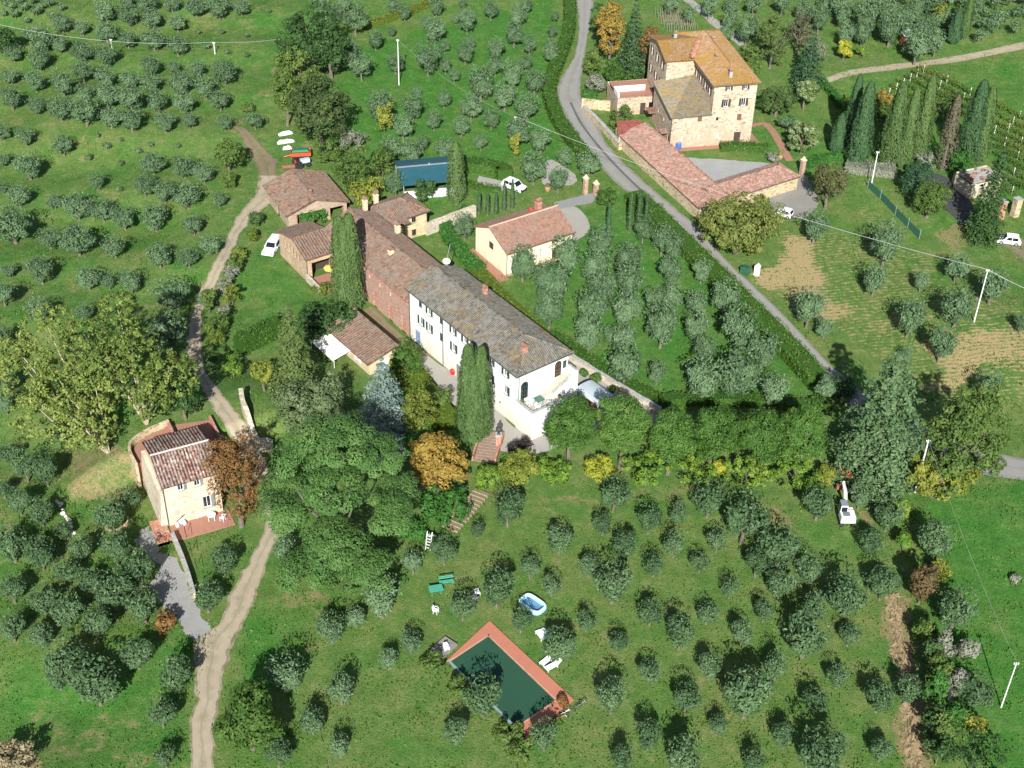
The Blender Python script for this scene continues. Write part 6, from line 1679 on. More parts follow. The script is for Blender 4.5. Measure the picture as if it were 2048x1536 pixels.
bush('round clipped shrub beside the driveway gate pillars', 1215, 395, 50, 44, 'hedge', 26, .5, .15, 75, 'clipped_shrub')
bush('shaggy pole covering ivy in the upper meadow', 1030, 290, 26, 56, 'yel', 12, .45, .16, 50, 'ivy')
for px, py, w, h, d in ((1122, 712, 24, 26, 'round bush at the end wall of the white farmhouse'), (1168, 745, 18, 18, 'small round bush on the wall left of the gazebo'), (1192, 757, 26, 24, 'round bush on the wall above the gazebo'), (1225, 778, 12, 14, 'tiny tuft on the wall right of the gazebo')):
    bush(d, px, py, w, h, 'hedge', 12, .35, .13, 55, 'clipped_shrub', 'small bushes along the courtyard wall')
# pool side planting
for px, py, w, h, d in ((868, 1325, 60, 40, 'low yellow green bush at the upper left pool corner'), (915, 1370, 60, 50, 'low bush under the left pool edge'), (1015, 1460, 70, 50, 'low bush below the lower pool edge'), (1040, 1500, 60, 40, 'low bush in front of the pool at the bottom')):
    bush(d, px, py, w, h, 'mid', 16, .4, .14, 50, 'shrub', 'low bushes along the open pool side')
bush('reddish leaved shrub at the right pool corner', 1125, 1402, 30, 26, 'rust', 8, .35, .13, 45)
tree('deciduous_tree', 'rounded bright green tree beside the gravel lane at the bottom', 'tree', 498, 1440, 145, 150, leafmat('young oak leaves', [(.022, .06, .010), (.045, .10, .016), (.08, .145, .026), (.15, .19, .045)]), .5, 90, .8, .2, 80)
bush('brownish shrub at the edge of the gravel yard', 334, 1245, 56, 50, 'rust', 16, .45, .15, 45)
# ditch at lower right
tree('hazel_tree', 'reddish brown shrubby tree beside the ditch', 'tree', 1848, 1165, 66, 90, leafmat('reddish leaves', [(.045, .045, .018), (.085, .06, .025), (.12, .085, .035), (.06, .08, .02)]), .4, 40, .65, .18, 55)
GD = 'overgrown scrub along the ditch'
for px, py, w, h, m, d in ((1810, 1080, 40, 50, 'lime', 'bright yellow green shrub above the reddish tree by the ditch'), (1850, 1260, 60, 70, 'mid', 'dark green scrub just below the reddish tree by the ditch'), (1890, 1290, 50, 90, 'grey', 'pale reedy scrub half way along the ditch'), (1915, 1370, 50, 80, 'grey', 'pale reedy scrub beside the leaning field pole'), (1870, 1380, 50, 110, 'laurel', 'bright weeds filling the ditch'), (1890, 1460, 60, 90, 'mid', 'green bramble at the lower ditch'), (1950, 1450, 60, 70, 'yel', 'yellowish bramble right of the lower ditch'), (1955, 1515, 170, 100, 'oak', 'dark bramble mass at the bottom edge by the ditch'), (1800, 1020, 50, 40, 'lime', 'light green weeds right of the excavator'), (1880, 1140, 50, 60, 'yel', 'pale scrub right of the reddish tree'), (1862, 1310, 44, 70, 'oak', 'dark low scrub at the ditch edge opposite the middle of the soil bank'), (1880, 1340, 60, 80, 'mid', 'green scrub in the ditch left of the pale reeds'), (1868, 1440, 50, 80, 'oak', 'dark scrub at the ditch edge near its lower end'), (1915, 1430, 60, 70, 'laurel', 'leafy bramble below the pale reedy scrub'), (1905, 1210, 60, 70, 'mid', 'bushy scrub right below the pale scrub by the reddish tree'), (1880, 1500, 70, 80, 'oak', 'dark scrub next to the lowest soil clods'), (1935, 1300, 50, 60, 'grey', 'grey leaved scrub on the field side of the ditch')):
    bush(d, px, py, w, h, m, 20, .5, .16, 45, 'scrub', GD)
bush('dry pale reed patch at the bottom left corner', 25, 1515, 100, 60, leafmat('dry reed', [(.16, .13, .07), (.28, .23, .13), (.40, .34, .2)]), 30, .5, .17, 45, 'reeds')
bush('small pale bush on the green field at the right edge', 2030, 1155, 24, 20, 'grey', 8, .35, .13, 45)
bush('dark trees at the left edge of the upper hillside', 12, 78, 60, 70, 'oak', 30, .8, .22, 60, 'oak_tree', None, .3, 'oak')
bush('silver bush left of the small shed track in the upper hillside scrub', 497, 215, 30, 26, 'mid', 10, .5, .16, 45)
# vineyard
def vineyard():
    r = np.random.default_rng(9)
    g = 'vine rows of the right hand vineyard'
    a0 = G(1790, 150); a1 = G(2060, 285)
    d = (a1-a0); d.z = 0; d.normalize(); e = Vector((d.y, -d.x, 0))
    if e.y > 0: e = -e
    for k in range(17):
        s = G(1800+k*2, 140)+e*(k*2.75-3)
        n0 = 0; L = 46
        p0 = s+d*(2+k*.6); root = None
        Ps, posts = [], []
        for t in np.arange(0, L, .5):
            q = p0+d*float(t); X, Y = pxm(q.x, q.y, .5)
            if X < 1690 or X > 2085 or Y < 105 or Y > 385 or (X < 1990 and Y > 235) : continue
            if Y < 130-(X-1650)*.14+10 : continue
            Ps.append((q.x, q.y))
        if len(Ps) < 6: continue
        o0 = Vector((Ps[0][0], Ps[0][1], float(hgt(*Ps[0]))))
        root = thing('vine_row', f'{("uppermost","second","third","fourth","fifth","sixth","seventh","eighth","ninth","tenth","eleventh","twelfth","thirteenth","fourteenth","fifteenth","sixteenth","last")[k]} row of yellow green vines from the dirt track down, in the vineyard', 'vine row', o0, 0, g)
        A = np.array(Ps); m = 30*len(A); i = r.integers(0, len(A), m)
        P = np.stack([A[i, 0]-o0.x+r.uniform(-.3, .3, m)+d.x*r.uniform(-.3, .3, m), A[i, 1]-o0.y+r.uniform(-.3, .3, m), hgt(A[i, 0], A[i, 1])-o0.z+r.uniform(.25, 1.35, m)], 1)
        leaves('foliage', P, unit(m, r)+np.array([0, -.2, .5]), .15, .75*vnoise(A[i, 0]*.25, A[i, 1]*.25+k)+r.uniform(-.1, .35, m), LEAF['vine'], root, r, .6)
        for j in range(2, len(A), 11):
            MB().box((A[j, 0]-o0.x, A[j, 1]-o0.y, float(hgt(*A[j]))-o0.z+.65), (.085, .085, 1.7)).build('post', WPAINT, root)
vineyard()
def tufts():
    r = np.random.default_rng(21); n = 90000
    X = r.uniform(-100, 100, n*2); Y = 78+(r.uniform(0, 1, n*2)**1.25)*205
    P, Q = pxm(X, Y, np.zeros_like(X)); k = (P > -30) & (P < 2080) & (Q > -30) & (Q < 1570) & (fbm(X/5, Y/5, 3)+r.uniform(-.25, .25, n*2) > .45)
    for poly in ROADPOLY: k &= ~inpoly(P, Q, poly)
    X, Y = X[k][:n], Y[k][:n]
    Z = hgt(X, Y); s = .05+.13*fbm(X/2, Y/2, 2)
    Pn = np.stack([X, Y, Z+s*.5], 1); N = unit(len(X), r); N[:, 2] *= .3
    o = leaves('grass_tufts', Pn, N, s*1.3, .6*fbm(X/8, Y/8, 3)+r.uniform(0, .4, len(X)), LEAF['weed'], None, r, .6, axis=np.array([[0, 0, 1.0]]))
    tag(o, 'scattered tufts of longer grass over the meadows', 'grass', None, 'stuff')
ROADPOLY = [[(1149, -70), (1187, -70), (1187, 0), (1170, 117), (1164, 190), (1218, 293), (1343, 410), (1460, 529), (1571, 635), (1665, 734), (1940, 890), (2130, 932), (2130, 968), (1930, 940), (1720, 830), (1639, 748), (1427, 522), (1287, 410), (1170, 293), (1113, 190), (1147, 117), (1153, 0)],
  [(462, 252), (517, 352), (480, 426), (401, 582), (374, 693), (415, 800), (533, 1040), (439, 1245), (381, 1448), (381, 1640), (428, 1640), (442, 1391), (495, 1230), (575, 1045), (496, 850), (408, 737), (404, 690), (431, 579), (521, 424), (556, 392), (556, 325), (488, 255)],
  [(838, 722), (720, 620), (745, 612), (985, 806), (1085, 832), (1135, 705), (1335, 832), (1250, 870), (1085, 905), (960, 868)], [(893, 1323), (979, 1243), (1148, 1401), (1054, 1479)], [(1332, 323), (1420, 316), (1550, 335), (1430, 380)],
  [(1590, 352), (1640, 405), (1608, 435), (1540, 395)], [(1110, 390), (1186, 387), (1179, 455), (1135, 486)], [(272, 1075), (352, 1115), (416, 1256), (395, 1290), (304, 1165)],
  [(800, 440), (560, 460), (650, 600), (760, 620), (1020, 840), (1120, 700), (870, 500)], [(300, 880), (420, 860), (460, 1050), (345, 1080)], [(950, 440), (1140, 410), (1145, 515), (1012, 555)], [(1235, 180), (1520, 160), (1500, 300), (1600, 360), (1400, 420), (1240, 280)]]
tufts()
# ------------------------------------------------------------------ pool, vehicles, furniture, poles
PLAST = plain('white garden plastic', (.80, .81, .82), .4, .05)
RUBBER = plain('tyre rubber', (.018, .018, .018), .8)
CARP = plain('white car paint', (.80, .81, .82), .22, .03)
BLACKP = plain('black plastic trim', (.02, .02, .022), .5)
def pool():
    o = G(893, 1323); c = [G(*q) for q in ((979, 1243), (1148, 1401), (1054, 1479), (893, 1323))]
    z0 = max(p.z for p in c)
    i = [G(*q) for q in ((977, 1270.6), (1115, 1402), (1035.7, 1456.8), (900.3, 1321.4))]
    root = thing('swimming_pool', 'rectangular pool under a dark green cover with terracotta deck on three sides', 'swimming pool', (o.x, o.y, z0), 0)
    L = lambda p, z: (p.x-o.x, p.y-o.y, z)
    dk = MB()
    for a, b, cc, d in ((c[3], i[3], i[0], c[0]), (c[0], i[0], i[1], c[1]), (c[1], i[1], i[2], c[2])):
        dk.hexa([L(p, -1.0) for p in (a, b, cc, d)], [L(p, .14) for p in (a, b, cc, d)], .5)
    deck = dk.build('deck', roadmat('salmon deck paving', [(.34, .125, .075), (.44, .17, .11), (.50, .22, .15)], 1.0, 14, bump=.05), root)
    cp = MB()
    def edge(a, b, w=.16):
        d = (b-a).normalized(); e = Vector((-d.y, d.x, 0))*w
        m = (i[0]+i[2])/2-a
        if e.dot(m) < 0: e = -e
        cp.hexa([L(p, -.3) for p in (a, a+e, b+e, b)], [L(p, .165) for p in (a, a+e, b+e, b)], .5)
    for a, b in ((i[3], i[0]), (i[0], i[1]), (i[1], i[2])): edge(a, b)
    cp.build('coping', plain('pale coping brick', (.52, .27, .18), .85), deck)
    bs = MB(); d = (i[2]-i[3]).normalized(); e = Vector((d.y, -d.x, 0))*.25
    bs.hexa([L(p, -1.5) for p in (i[3]+e, i[2]+e, i[2]-e*0, i[3]-e*0)], [L(p, .06) for p in (i[3]+e, i[2]+e, i[2], i[3])], .5); bs.build('overflow_edge', plain('pool edge tile', (.20, .30, .33), .4), root)
    wv = MB(); n = 24
    P = lambda u, v: i[3]+(i[0]-i[3])*u+(i[2]-i[3])*v
    b0 = len(wv.v)
    for y in range(n+1):
        for x in range(9): wv.v.append(L(P(x/8, y/n), .10-.035*math.sin(math.pi*x/8)*math.sin(math.pi*y/n)+random.uniform(-.004, .004)))
    for y in range(n):
        for x in range(8): wv.f.append((y*9+x, (y+1)*9+x, (y+1)*9+x+1, y*9+x+1)); wv.w.append(.5)
    wv.build('pool_cover', plain('dark green cover', (.013, .066, .034), .95, .10, .6), root, smooth=True)
    pf = G(888, 1297); a = G(862, 1292); s = thing('pump_slab', 'grey slab step at the upper left pool corner', 'slab', pf, math.radians(52))
    MB().box((0, 0, .05), (2.3, 1.7, .5)).build('slab', plain('weathered deck boards', (.24, .22, .20), .85, .3, 2), s)
pool()
def infl():
    p = G(1065, 1212); root = thing('inflatable_pool', 'pale blue inflatable paddling pool with a little water', 'paddling pool', p, math.radians(-42))
    def ring(z, r): 
        pts = []
        for k in range(28):
            t = 2*math.pi*k/28; c, s = math.cos(t), math.sin(t); pts.append((1.35*math.copysign(abs(c)**.5, c), .82*math.copysign(abs(s)**.5, s), z))
        return MB().tube(pts+[pts[0]], r, 8, False)
    ring(.16, .19).build('lower_ring', plain('aqua vinyl', (.28, .55, .66), .3, .08), root, smooth=True); ring(.42, .17).build('upper_ring', plain('pale aqua vinyl', (.50, .76, .80), .3, .06), root, smooth=True)
    MB().prism([(1.25*math.cos(t)*1.0, .74*math.sin(t)) for t in np.linspace(0, 6.28, 24)[:-1]], .02, .12).build('pool_floor', plain('blue pool floor', (.12, .25, .42), .25, .35, 1.5), root)
infl()
def chair(root_label, p, rz, grp='white plastic chairs and loungers', lounger=False, proto=[None, None]):
    idx = 1 if lounger else 0
    if proto[idx] is None:
        root = thing('sun_lounger' if lounger else 'garden_chair', root_label, 'lounger' if lounger else 'chair', p, rz, grp); ch = []
        if lounger:
            m = MB(); m.box((0, .35, .32), (.62, 1.25, .07)); 
            for k in range(5): m.box((0, -.1+k*.22, .365), (.56, .12, .03))
            ch.append((m.build('seat', PLAST, root), []))
            m = MB(); m.hexa([(-.3, -.85, .75), (.3, -.85, .75), (.3, -.28, .34), (-.3, -.28, .34)], [(-.3, -.87, .81), (.3, -.87, .81), (.3, -.28, .40), (-.3, -.28, .40)]); ch.append((m.build('backrest', PLAST, root), []))
            for x in (-.27, .27):
                for y in (-.3, .85): ch.append((MB().box((x, y, .13), (.07, .07, .34)).build('leg', PLAST, root), []))
        else:
            ch.append((MB().box((0, 0, .44), (.50, .48, .05), taper=.95).build('seat', PLAST, root), []))
            m = MB(); m.hexa([(-.25, .24, .44), (.25, .24, .44), (.25, .29, .44), (-.25, .29, .44)], [(-.2, .36, .90), (.2, .36, .90), (.2, .40, .90), (-.2, .40, .90)]); ch.append((m.build('backrest', PLAST, root), []))
            for x in (-.27, .27): ch.append((MB().tube([(x, -.2, .44), (x, -.18, .66), (x, .28, .68)], .03, 5).build('armrest', PLAST, root), []))
            for x in (-.23, .23):
                for y in (-.21, .21): ch.append((MB().box((x, y, .2), (.05, .05, .46)).build('leg', PLAST, root), []))
        proto[idx] = (root, ch); return root
    return dup(proto[idx][0], proto[idx][1], p, rz, None, root_label, grp)
def table(label, p, rz, w=1.1, d=.8, m=None, round_=False):
    root = thing('garden_table', label, 'table', p, rz); m = m or PLAST
    t = MB(); (t.lathe((0, 0, .7), [(w/2, 0), (w/2, .04), (.01, .045)], 16) if round_ else t.box((0, 0, .72), (w, d, .05))); t.build('tabletop', m, root)
    for x in (-w*.32, w*.32):
        for y in (-d*.32, d*.32): MB().box((x, y, .34), (.06, .06, .72)).build('leg', m, root)
    return root
for x, y, a, l in ((1084, 1277, .5, 'white lounger left of its neighbour beside the olive near the long pool deck'), (1097, 1272, .9, 'white lounger touching the olive beside the long pool deck'), (1095, 1322, 2.4, 'upper white lounger below the poolside olive'), (1107, 1334, 2.2, 'lower white lounger below the poolside olive')):
    chair(l, G(x, y), a, lounger=True)
for x, y, a, l in ((955, 1190, 2.0, 'white plastic chair stacked near the olive above the pool, upper one'), (950, 1202, 2.6, 'white plastic chair beside the olive above the pool, lower one'), (942, 1208, 1.0, 'white stool like chair left of the pair above the pool'), (893, 1302, .4, 'white chair on the grey slab at the pool corner'), (872, 1226, 1.2, 'lone white chair on the grass left of the pool')):
    chair(l, G(x, y), a)
for x, y, a, l in ((398, 1035, .5, 'white chair left of the round table on the stone house terrace'), (432, 1022, 3.4, 'white chair behind the round table on the stone house terrace'), (446, 1042, 4.4, 'white chair at the right end of the stone house terrace')):
    q = G(x, y); q.z += .12; chair(l, q, a)
q = G(424, 1040); q.z += .12; table('round white table on the terrace of the small stone house', q, .2, 1.0, 1.0, None, True)
def pallet_parasol():
    q = G(362, 1050); q.z += .1; r = thing('folded_parasol', 'black and white folded parasol bundle lying on the stone house terrace', 'parasol', q, .5)
    m = MB(); 
    for k in range(7): m.lathe((random.uniform(-.45, .45), random.uniform(-.3, .3), .05), [(.2, 0), (.24, .25), (.14, .5), (.03, .62)], 7)
    m.build('cushions', plain('white cushion cloth', (.76, .76, .76), .7, .25, 3), r); MB().tube([(-.6, .5, .05), (-.1, 0, .75), (.3, -.35, 1.5)], .05, 6).build('pole', WOODD, r)
pallet_parasol()
TEALP = plain('teal table paint', (.07, .33, .22), .5, .1)
table('low teal green rectangular table on the orchard grass', G(872, 1186), math.radians(14), 1.5, 1.0, TEALP)
def bench():
    r = thing('park_bench', 'teal green slatted bench beside the low teal table', 'bench', G(893, 1168), math.radians(14))
    s = MB()
    for k in range(3): s.box((0, -.2+k*.17, .42), (1.6, .12, .04))
    s.build('seat', TEALP, r); b = MB()
    for k in range(2): b.box((0, .34+k*.05, .62+k*.2), (1.6, .04, .13))
    b.build('backrest', TEALP, r)
    for x in (-.65, .65): MB().box((x, .08, .2), (.07, .5, .42)).build('leg', TEALP, r)
bench()
def slide():
    r = thing('garden_slide', 'white plastic slide with ladder standing by the laurel bushes', 'slide', G(856, 1100), math.radians(75))
    m = MB()
    for s in (-.28, .28): m.tube([(-.1, s, 0), (.55, s, 1.75), (.75, s, 2.1)], .05, 6)
    for k in range(5): m.box((.03+k*.12, 0, .3+k*.33), (.06, .56, .05))
    m.build('ladder', PLAST, r); c = MB(); c.hexa([(.6, -.3, 1.7), (2.1, -.3, .15), (2.1, .3, .15), (.6, .3, 1.7)], [(.6, -.3, 1.76), (2.1, -.3, .21), (2.1, .3, .21), (.6, .3, 1.76)])
    for s in (-.3, .3): c.hexa([(.6, s-.03, 1.7), (2.1, s-.03, .15), (2.1, s+.03, .15), (.6, s+.03, 1.7)], [(.6, s-.03, 1.95), (2.1, s-.03, .4), (2.1, s+.03, .4), (.6, s+.03, 1.95)])
    c.build('chute', PLAST, r)
slide()
def bicycle(lab, p, rz, tilt, c, proto={}):
    r = thing('bicycle', lab, 'bicycle', p, rz, 'bicycles at the pool corner')
    r.rotation_euler = (tilt, 0, rz)
    for x in (-.52, .52):
        pts = [(x+.33*math.cos(t), 0, .34+.33*math.sin(t)) for t in np.linspace(0, 2*math.pi, 17)]
        w = MB().tube(pts, .025, 5, False).build('wheel', RUBBER, r)
        m = MB()
        for t in np.linspace(0, 2*math.pi, 7)[:-1]: m.tube([(x, 0, .34), (x+.31*math.cos(t), 0, .34+.31*math.sin(t))], .008, 4)
        m.build('spokes', METALW, w)
    f = MB()
    for a, b in (((-.52, .34), (-.12, .32)), ((-.52, .34), (-.2, .78)), ((-.2, .85), (-.12, .32)), ((-.2, .76), (.36, .82)), ((-.12, .32), (.38, .72)), ((.52, .34), (.34, .95))): f.tube([(a[0], 0, a[1]), (b[0], 0, b[1])], .022, 5)
    f.build('frame', c, r); MB().box((-.2, 0, .89), (.24, .12, .06)).build('saddle', BLACKP, r); MB().tube([(.36, -.25, .98), (.33, 0, 1.0), (.36, .25, .98)], .018, 5).build('handlebar', METALW, r)
bicycle('white bicycle leaning at the right pool corner, nearest the deck', G(1128, 1428), .5, .35, WPAINT)
bicycle('second bicycle with orange frame leaning at the pool corner', G(1120, 1436), .4, .5, plain('orange bike paint', (.55, .16, .04), .4))
bicycle('grey bicycle furthest right of the pool corner', G(1158, 1412), .7, .4, METALW)

def car(label, p, rz, L, W, H, paint, est=False, group=None, name='parked_car', roofrails=False):
    r = thing(name, label, 'car', p, rz, group)
    h0 = .28; hb = H*.56
    # side profile: x forward
    if est: prof = [(-.49, h0), (-.5, hb*.95), (-.49, hb*1.02), (-.46, H*.96), (-.40, H), (.02, H), (.10, H*.96), (.22, hb*1.06), (.42, hb*.94), (.49, hb*.78), (.5, h0)]
    else: prof = [(-.49, h0), (-.5, hb*.9), (-.47, hb*1.02), (-.38, H*.95), (-.30, H), (.05, H), (.12, H*.97), (.26, hb*1.05), (.44, hb*.92), (.49, hb*.74), (.5, h0)]
    b = MB(); n = len(prof)
    def hw(z): return W/2*(1 if z < hb*.8 else 1-.18*(z-hb*.8)/(H-hb*.8))
    xs = [(x*L, z) for x, z in prof]
    L0 = [(x, -hw(z), z) for x, z in xs]; R0 = [(x, hw(z), z) for x, z in xs]
    b.poly(L0[::-1]); b.poly(R0)
    for k in range(n):
        j = (k+1) % n; b.poly([L0[k], L0[j], R0[j], R0[k]])
    body = b.build('body', paint, r)
    bv = body.modifiers.new('bevel', 'BEVEL'); bv.width = .05; bv.segments = 2; bv.limit_method = 'ANGLE'
    g = MB(); e = .012
    def glassq(k0, k1, ins, f0=.08, f1=.92, nm='windscreen'):
        g = MB()
        a, c = Vector((xs[k0][0], 0, xs[k0][1])), Vector((xs[k1][0], 0, xs[k1][1])); d = c-a; nn = Vector((-d.z, 0, d.x)).normalized()
        if nn.dot(Vector((0, 0, 1))) < 0: nn = -nn
        q0, q1 = a+d*f0+nn*e, a+d*f1+nn*e; w0, w1 = hw(q0.z)*ins, hw(q1.z)*ins
        g.poly([(q0.x, -w0, q0.z), (q0.x, w0, q0.z), (q1.x, w1, q1.z), (q1.x, -w1, q1.z)]); g.build(nm, PANE, body)
    glassq(6, 7, .86, .0, .95); glassq(2, 3, .84, .05, .95, 'rear_window')
    pass
    zt, zb = H*.92, hb*1.06
    xr, xf = (-.43*L if est else -.38*L), .16*L
    for s in (-1, 1):
        m = MB(); nwin = 3 if est else 2
        for k in range(nwin):
            a = xr+(xf-xr)*k/nwin+.04; c = xr+(xf-xr)*(k+1)/nwin-.04; cut = .09*L if k == nwin-1 else 0; cr = .03*L if k == 0 else 0
            m.poly([(a, s*(hw(zb)+.012), zb), (c, s*(hw(zb)+.012), zb), (c-cut, s*(hw(zt)+.012), zt), (a+cr, s*(hw(zt)+.012), zt)])
        m.build('side_window', PANE, body)
    for sx in (-.31, .31):
        for s in (-1, 1):
            t = MB(); t.tube([(sx*L, s*(W/2-.17), .3), (sx*L, s*(W/2+.015), .3)], .30, 14); ty = t.build('wheel', RUBBER, r)
            MB().tube([(sx*L, s*(W/2+.0), .3), (sx*L, s*(W/2+.03), .3)], .17, 10).build('rim', METALW, ty)
    for s in (-1, 1):
        MB().box((.485*L, s*W*.36, hb*.74), (.08, .3, .14)).build('headlight', PANE, r); MB().box((-.492*L, s*W*.40, hb*.8), (.06, .16, .3)).build('tail_light', plain('red lamp', (.35, .02, .02), .3), r)
        MB().box((.14*L, s*(W/2+.08), hb*1.08), (.12, .18, .12)).build('wing_mirror', paint, r)
    for x in (-.5, .5): MB().box((x*L, 0, .42), (.1, W*.9, .22)).build('bumper', BLACKP if not est else paint, r)
    if roofrails:
        for s in (-1, 1): MB().tube([(-.38*L, s*W*.34, H+.04), (0, s*W*.34, H+.05)], .03, 5).build('roof_rail', METALW, r)
    return r
car('white estate car with dark roof bars parked on the lawn by the veranda barn', G(546, 499), math.radians(-102), 4.5, 1.75, 1.5, CARP, True, roofrails=True)
car('white compact car parked above the cream bungalow behind young cypresses', G(1028, 377), math.radians(-38), 4.0, 1.68, 1.45, CARP)
car('small boxy white hatchback parked on the brown apron at the right edge', G(2016, 486), math.radians(168), 3.5, 1.5, 1.42, CARP)
car('white car half hidden behind the leftmost round pine', G(1096, 852), math.radians(70), 4.0, 1.65, 1.42, CARP)
car('small white car at the villa drive entrance behind the walnut', G(1568, 432), math.radians(150), 2.6, 1.4, 1.3, CARP)

def excavator():
    p = G(1690, 1040); r = thing('mini_excavator', 'white excavator seen from behind with raised arm pointing to the pine row', 'excavator', p, math.radians(91))
    for s in (-1, 1):
        t = MB(); pts = [(-1.2, 0), (-1.35, .28), (-1.2, .56), (1.2, .56), (1.35, .28), (1.2, 0)]
        y0 = s*.68-.2; n = len(pts)
        A = [(x, y0, z) for x, z in pts]; B = [(x, y0+.4, z) for x, z in pts]
        t.poly(A); t.poly(B[::-1])
        for k in range(n): t.poly([A[k], B[k], B[(k+1) % n], A[(k+1) % n]])
        for k in range(9): t.box((-1.1+k*.275, s*.68, .575), (.09, .42, .05))
        t.build('track', RUBBER, r)
    h = MB(); h.box((-.55, 0, 1.05), (1.5, 1.75, .85), taper=.94); h.box((.4, -.5, .95), (.9, .7, .6)); b = h.build('engine_housing', CARP, r)
    bv = b.modifiers.new('bevel', 'BEVEL'); bv.width = .08; bv.segments = 2
    MB().box((-.62, .2, 1.5), (.7, .8, .06)).build('engine_grille', plain('grey grille', (.16, .17, .18), .6), b)
    c = MB(); c.box((.35, .38, 1.62), (1.1, .85, 1.3), taper=.9); cab = c.build('cab', CARP, r)
    g = MB()
    for dx, dy, sx, sy in ((.54, 0, .03, .62), (-.54, 0, .03, .62), (0, .42, .8, .03), (0, -.42, .8, .03)): g.box((.35+dx, .38+dy, 1.7), (sx+.05, sy+.05, .75))
    g.build('cab_window', PANE, cab); MB().box((.35, .38, 2.3), (1.0, .8, .07)).build('cab_roof', plain('grey cab roof', (.22, .25, .28), .5), cab)
    a = MB(); a.tube([(1.0, -.1, 1.0), (2.2, -.1, 2.4), (3.6, -.1, 2.6)], [.2, .2, .15], 4); bm_ = a.build('boom', CARP, r)
    MB().tube([(1.1, -.1, .8), (2.1, -.1, 2.1)], .07, 6).build('hydraulic_ram', METALW, bm_)
    MB().tube([(3.5, -.1, 2.7), (4.6, -.1, 1.3)], [.15, .11], 4).build('dipper_arm', CARP, r)
    k = MB(); k.hexa([(4.4, -.5, .7), (5.0, -.5, .6), (5.0, .3, .6), (4.4, .3, .7)], [(4.4, -.5, 1.3), (4.9, -.5, 1.25), (4.9, .3, 1.25), (4.4, .3, 1.3)]); k.build('bucket', plain('rusty bucket', (.25, .10, .05), .7), r)
    q = G(1693, 965); rp = thing('scrap_pile', 'rust orange crane grab and branches under the cedar edge', 'machinery', q, .4)
    m = MB()
    for j in range(9): m.tube([(random.uniform(-.6, .6), random.uniform(-1.2, 1.2), 0), (random.uniform(-.5, .5), random.uniform(-.8, .8), 1.0), (random.uniform(-.9, .9), random.uniform(-1.2, 1.2), 1.7)], .1, 5)
    m.build('arms', plain('rust orange paint', (.45, .10, .03), .6, .3, 3), rp)
excavator()
def trailers():
    ORR = plain('red orange paint', (.58, .09, .03), .5, .2, 2); GRN = plain('green tank paint', (.03, .16, .08), .5)
    r = thing('farm_trailer', 'orange red farm trailer with green load above the tiled shed', 'trailer', G(602, 316), math.radians(10))
    m = MB(); m.box((0, 0, .75), (3.2, 1.7, .12)); m.box((0, .85, 1.05), (3.2, .06, .5)); m.box((0, -.85, 1.05), (3.2, .06, .5)); m.box((-1.6, 0, 1.05), (.06, 1.64, .5)); m.box((1.6, 0, 1.05), (.06, 1.64, .5)); m.build('bed', ORR, r)
    MB().box((0, .2, 1.35), (2.9, 1.0, .35), taper=.8).build('load', GRN, r)
    for s in (-1, 1): MB().tube([(0, s*.75, .38), (0, s*.95, .38)], .38, 12).build('wheel', RUBBER, r)
    MB().tube([(-1.6, 0, .6), (-2.7, 0, .4)], .07, 6).build('drawbar', ORR, r)
    t = thing('tractor', 'small red and pale blue tractor parked between trailer and tiled shed', 'tractor', G(602, 333), math.radians(25))
    MB().box((.7, 0, .95), (1.5, .7, .6)).build('bonnet', plain('pale blue paint', (.45, .60, .70), .4), t); MB().box((-.4, 0, .8), (1.0, .9, .5)).build('body', ORR, t); MB().box((-.5, 0, 1.2), (.5, .5, .4)).build('seat', BLACKP, t)
    for s in (-1, 1): MB().tube([(-.5, s*.55, .65), (-.5, s*.95, .65)], .65, 14).build('wheel', RUBBER, t); MB().tube([(1.1, s*.5, .4), (1.1, s*.75, .4)], .4, 12).build('wheel', RUBBER, t)
    i = thing('field_roller', 'rusty red implement on the grass behind the tiled shed', 'implement', G(578, 338), .2)
    MB().tube([(-1.0, 0, .4), (1.0, 0, .4)], .35, 12).build('drum', plain('rust', (.22, .09, .05), .8, .3, 4), i); MB().box((0, .5, .45), (2.2, .1, .1)).build('frame', ORR, i)
    for k, (x, y, w, l, a, d) in enumerate(((571, 268, 1.0, 2.6, .5, 'white tarpaulin covered heap furthest up beside the clump'), (572, 284, 1.0, 3.0, .3, 'long white tarpaulin covered heap in the middle of the track edge'), (575, 297, .8, 1.6, .2, 'small white sheet heap nearest the orange trailer'))):
        q = G(x, y); h = thing('tarpaulin_heap', d, 'tarpaulin', q, a, 'white covered heaps at the track edge'); m = MB(); nx, ny = 9, 5; 
        for j in range(ny+1):
            for ii in range(nx+1):
                u, v = ii/nx*2-1, j/ny*2-1; m.v.append((u*l/2, v*w/2, .65*max(0, 1-abs(v)**2)*(1-abs(u)**4)*(.8+random.uniform(-.2, .2))-.03))
        for j in range(ny):
            for ii in range(nx): m.f.append((j*(nx+1)+ii, j*(nx+1)+ii+1, (j+1)*(nx+1)+ii+1, (j+1)*(nx+1)+ii)); m.w.append(.5)
        m.build('sheet', plain('white tarpaulin', (.72, .73, .74), .6, .2, 2), h)
trailers()
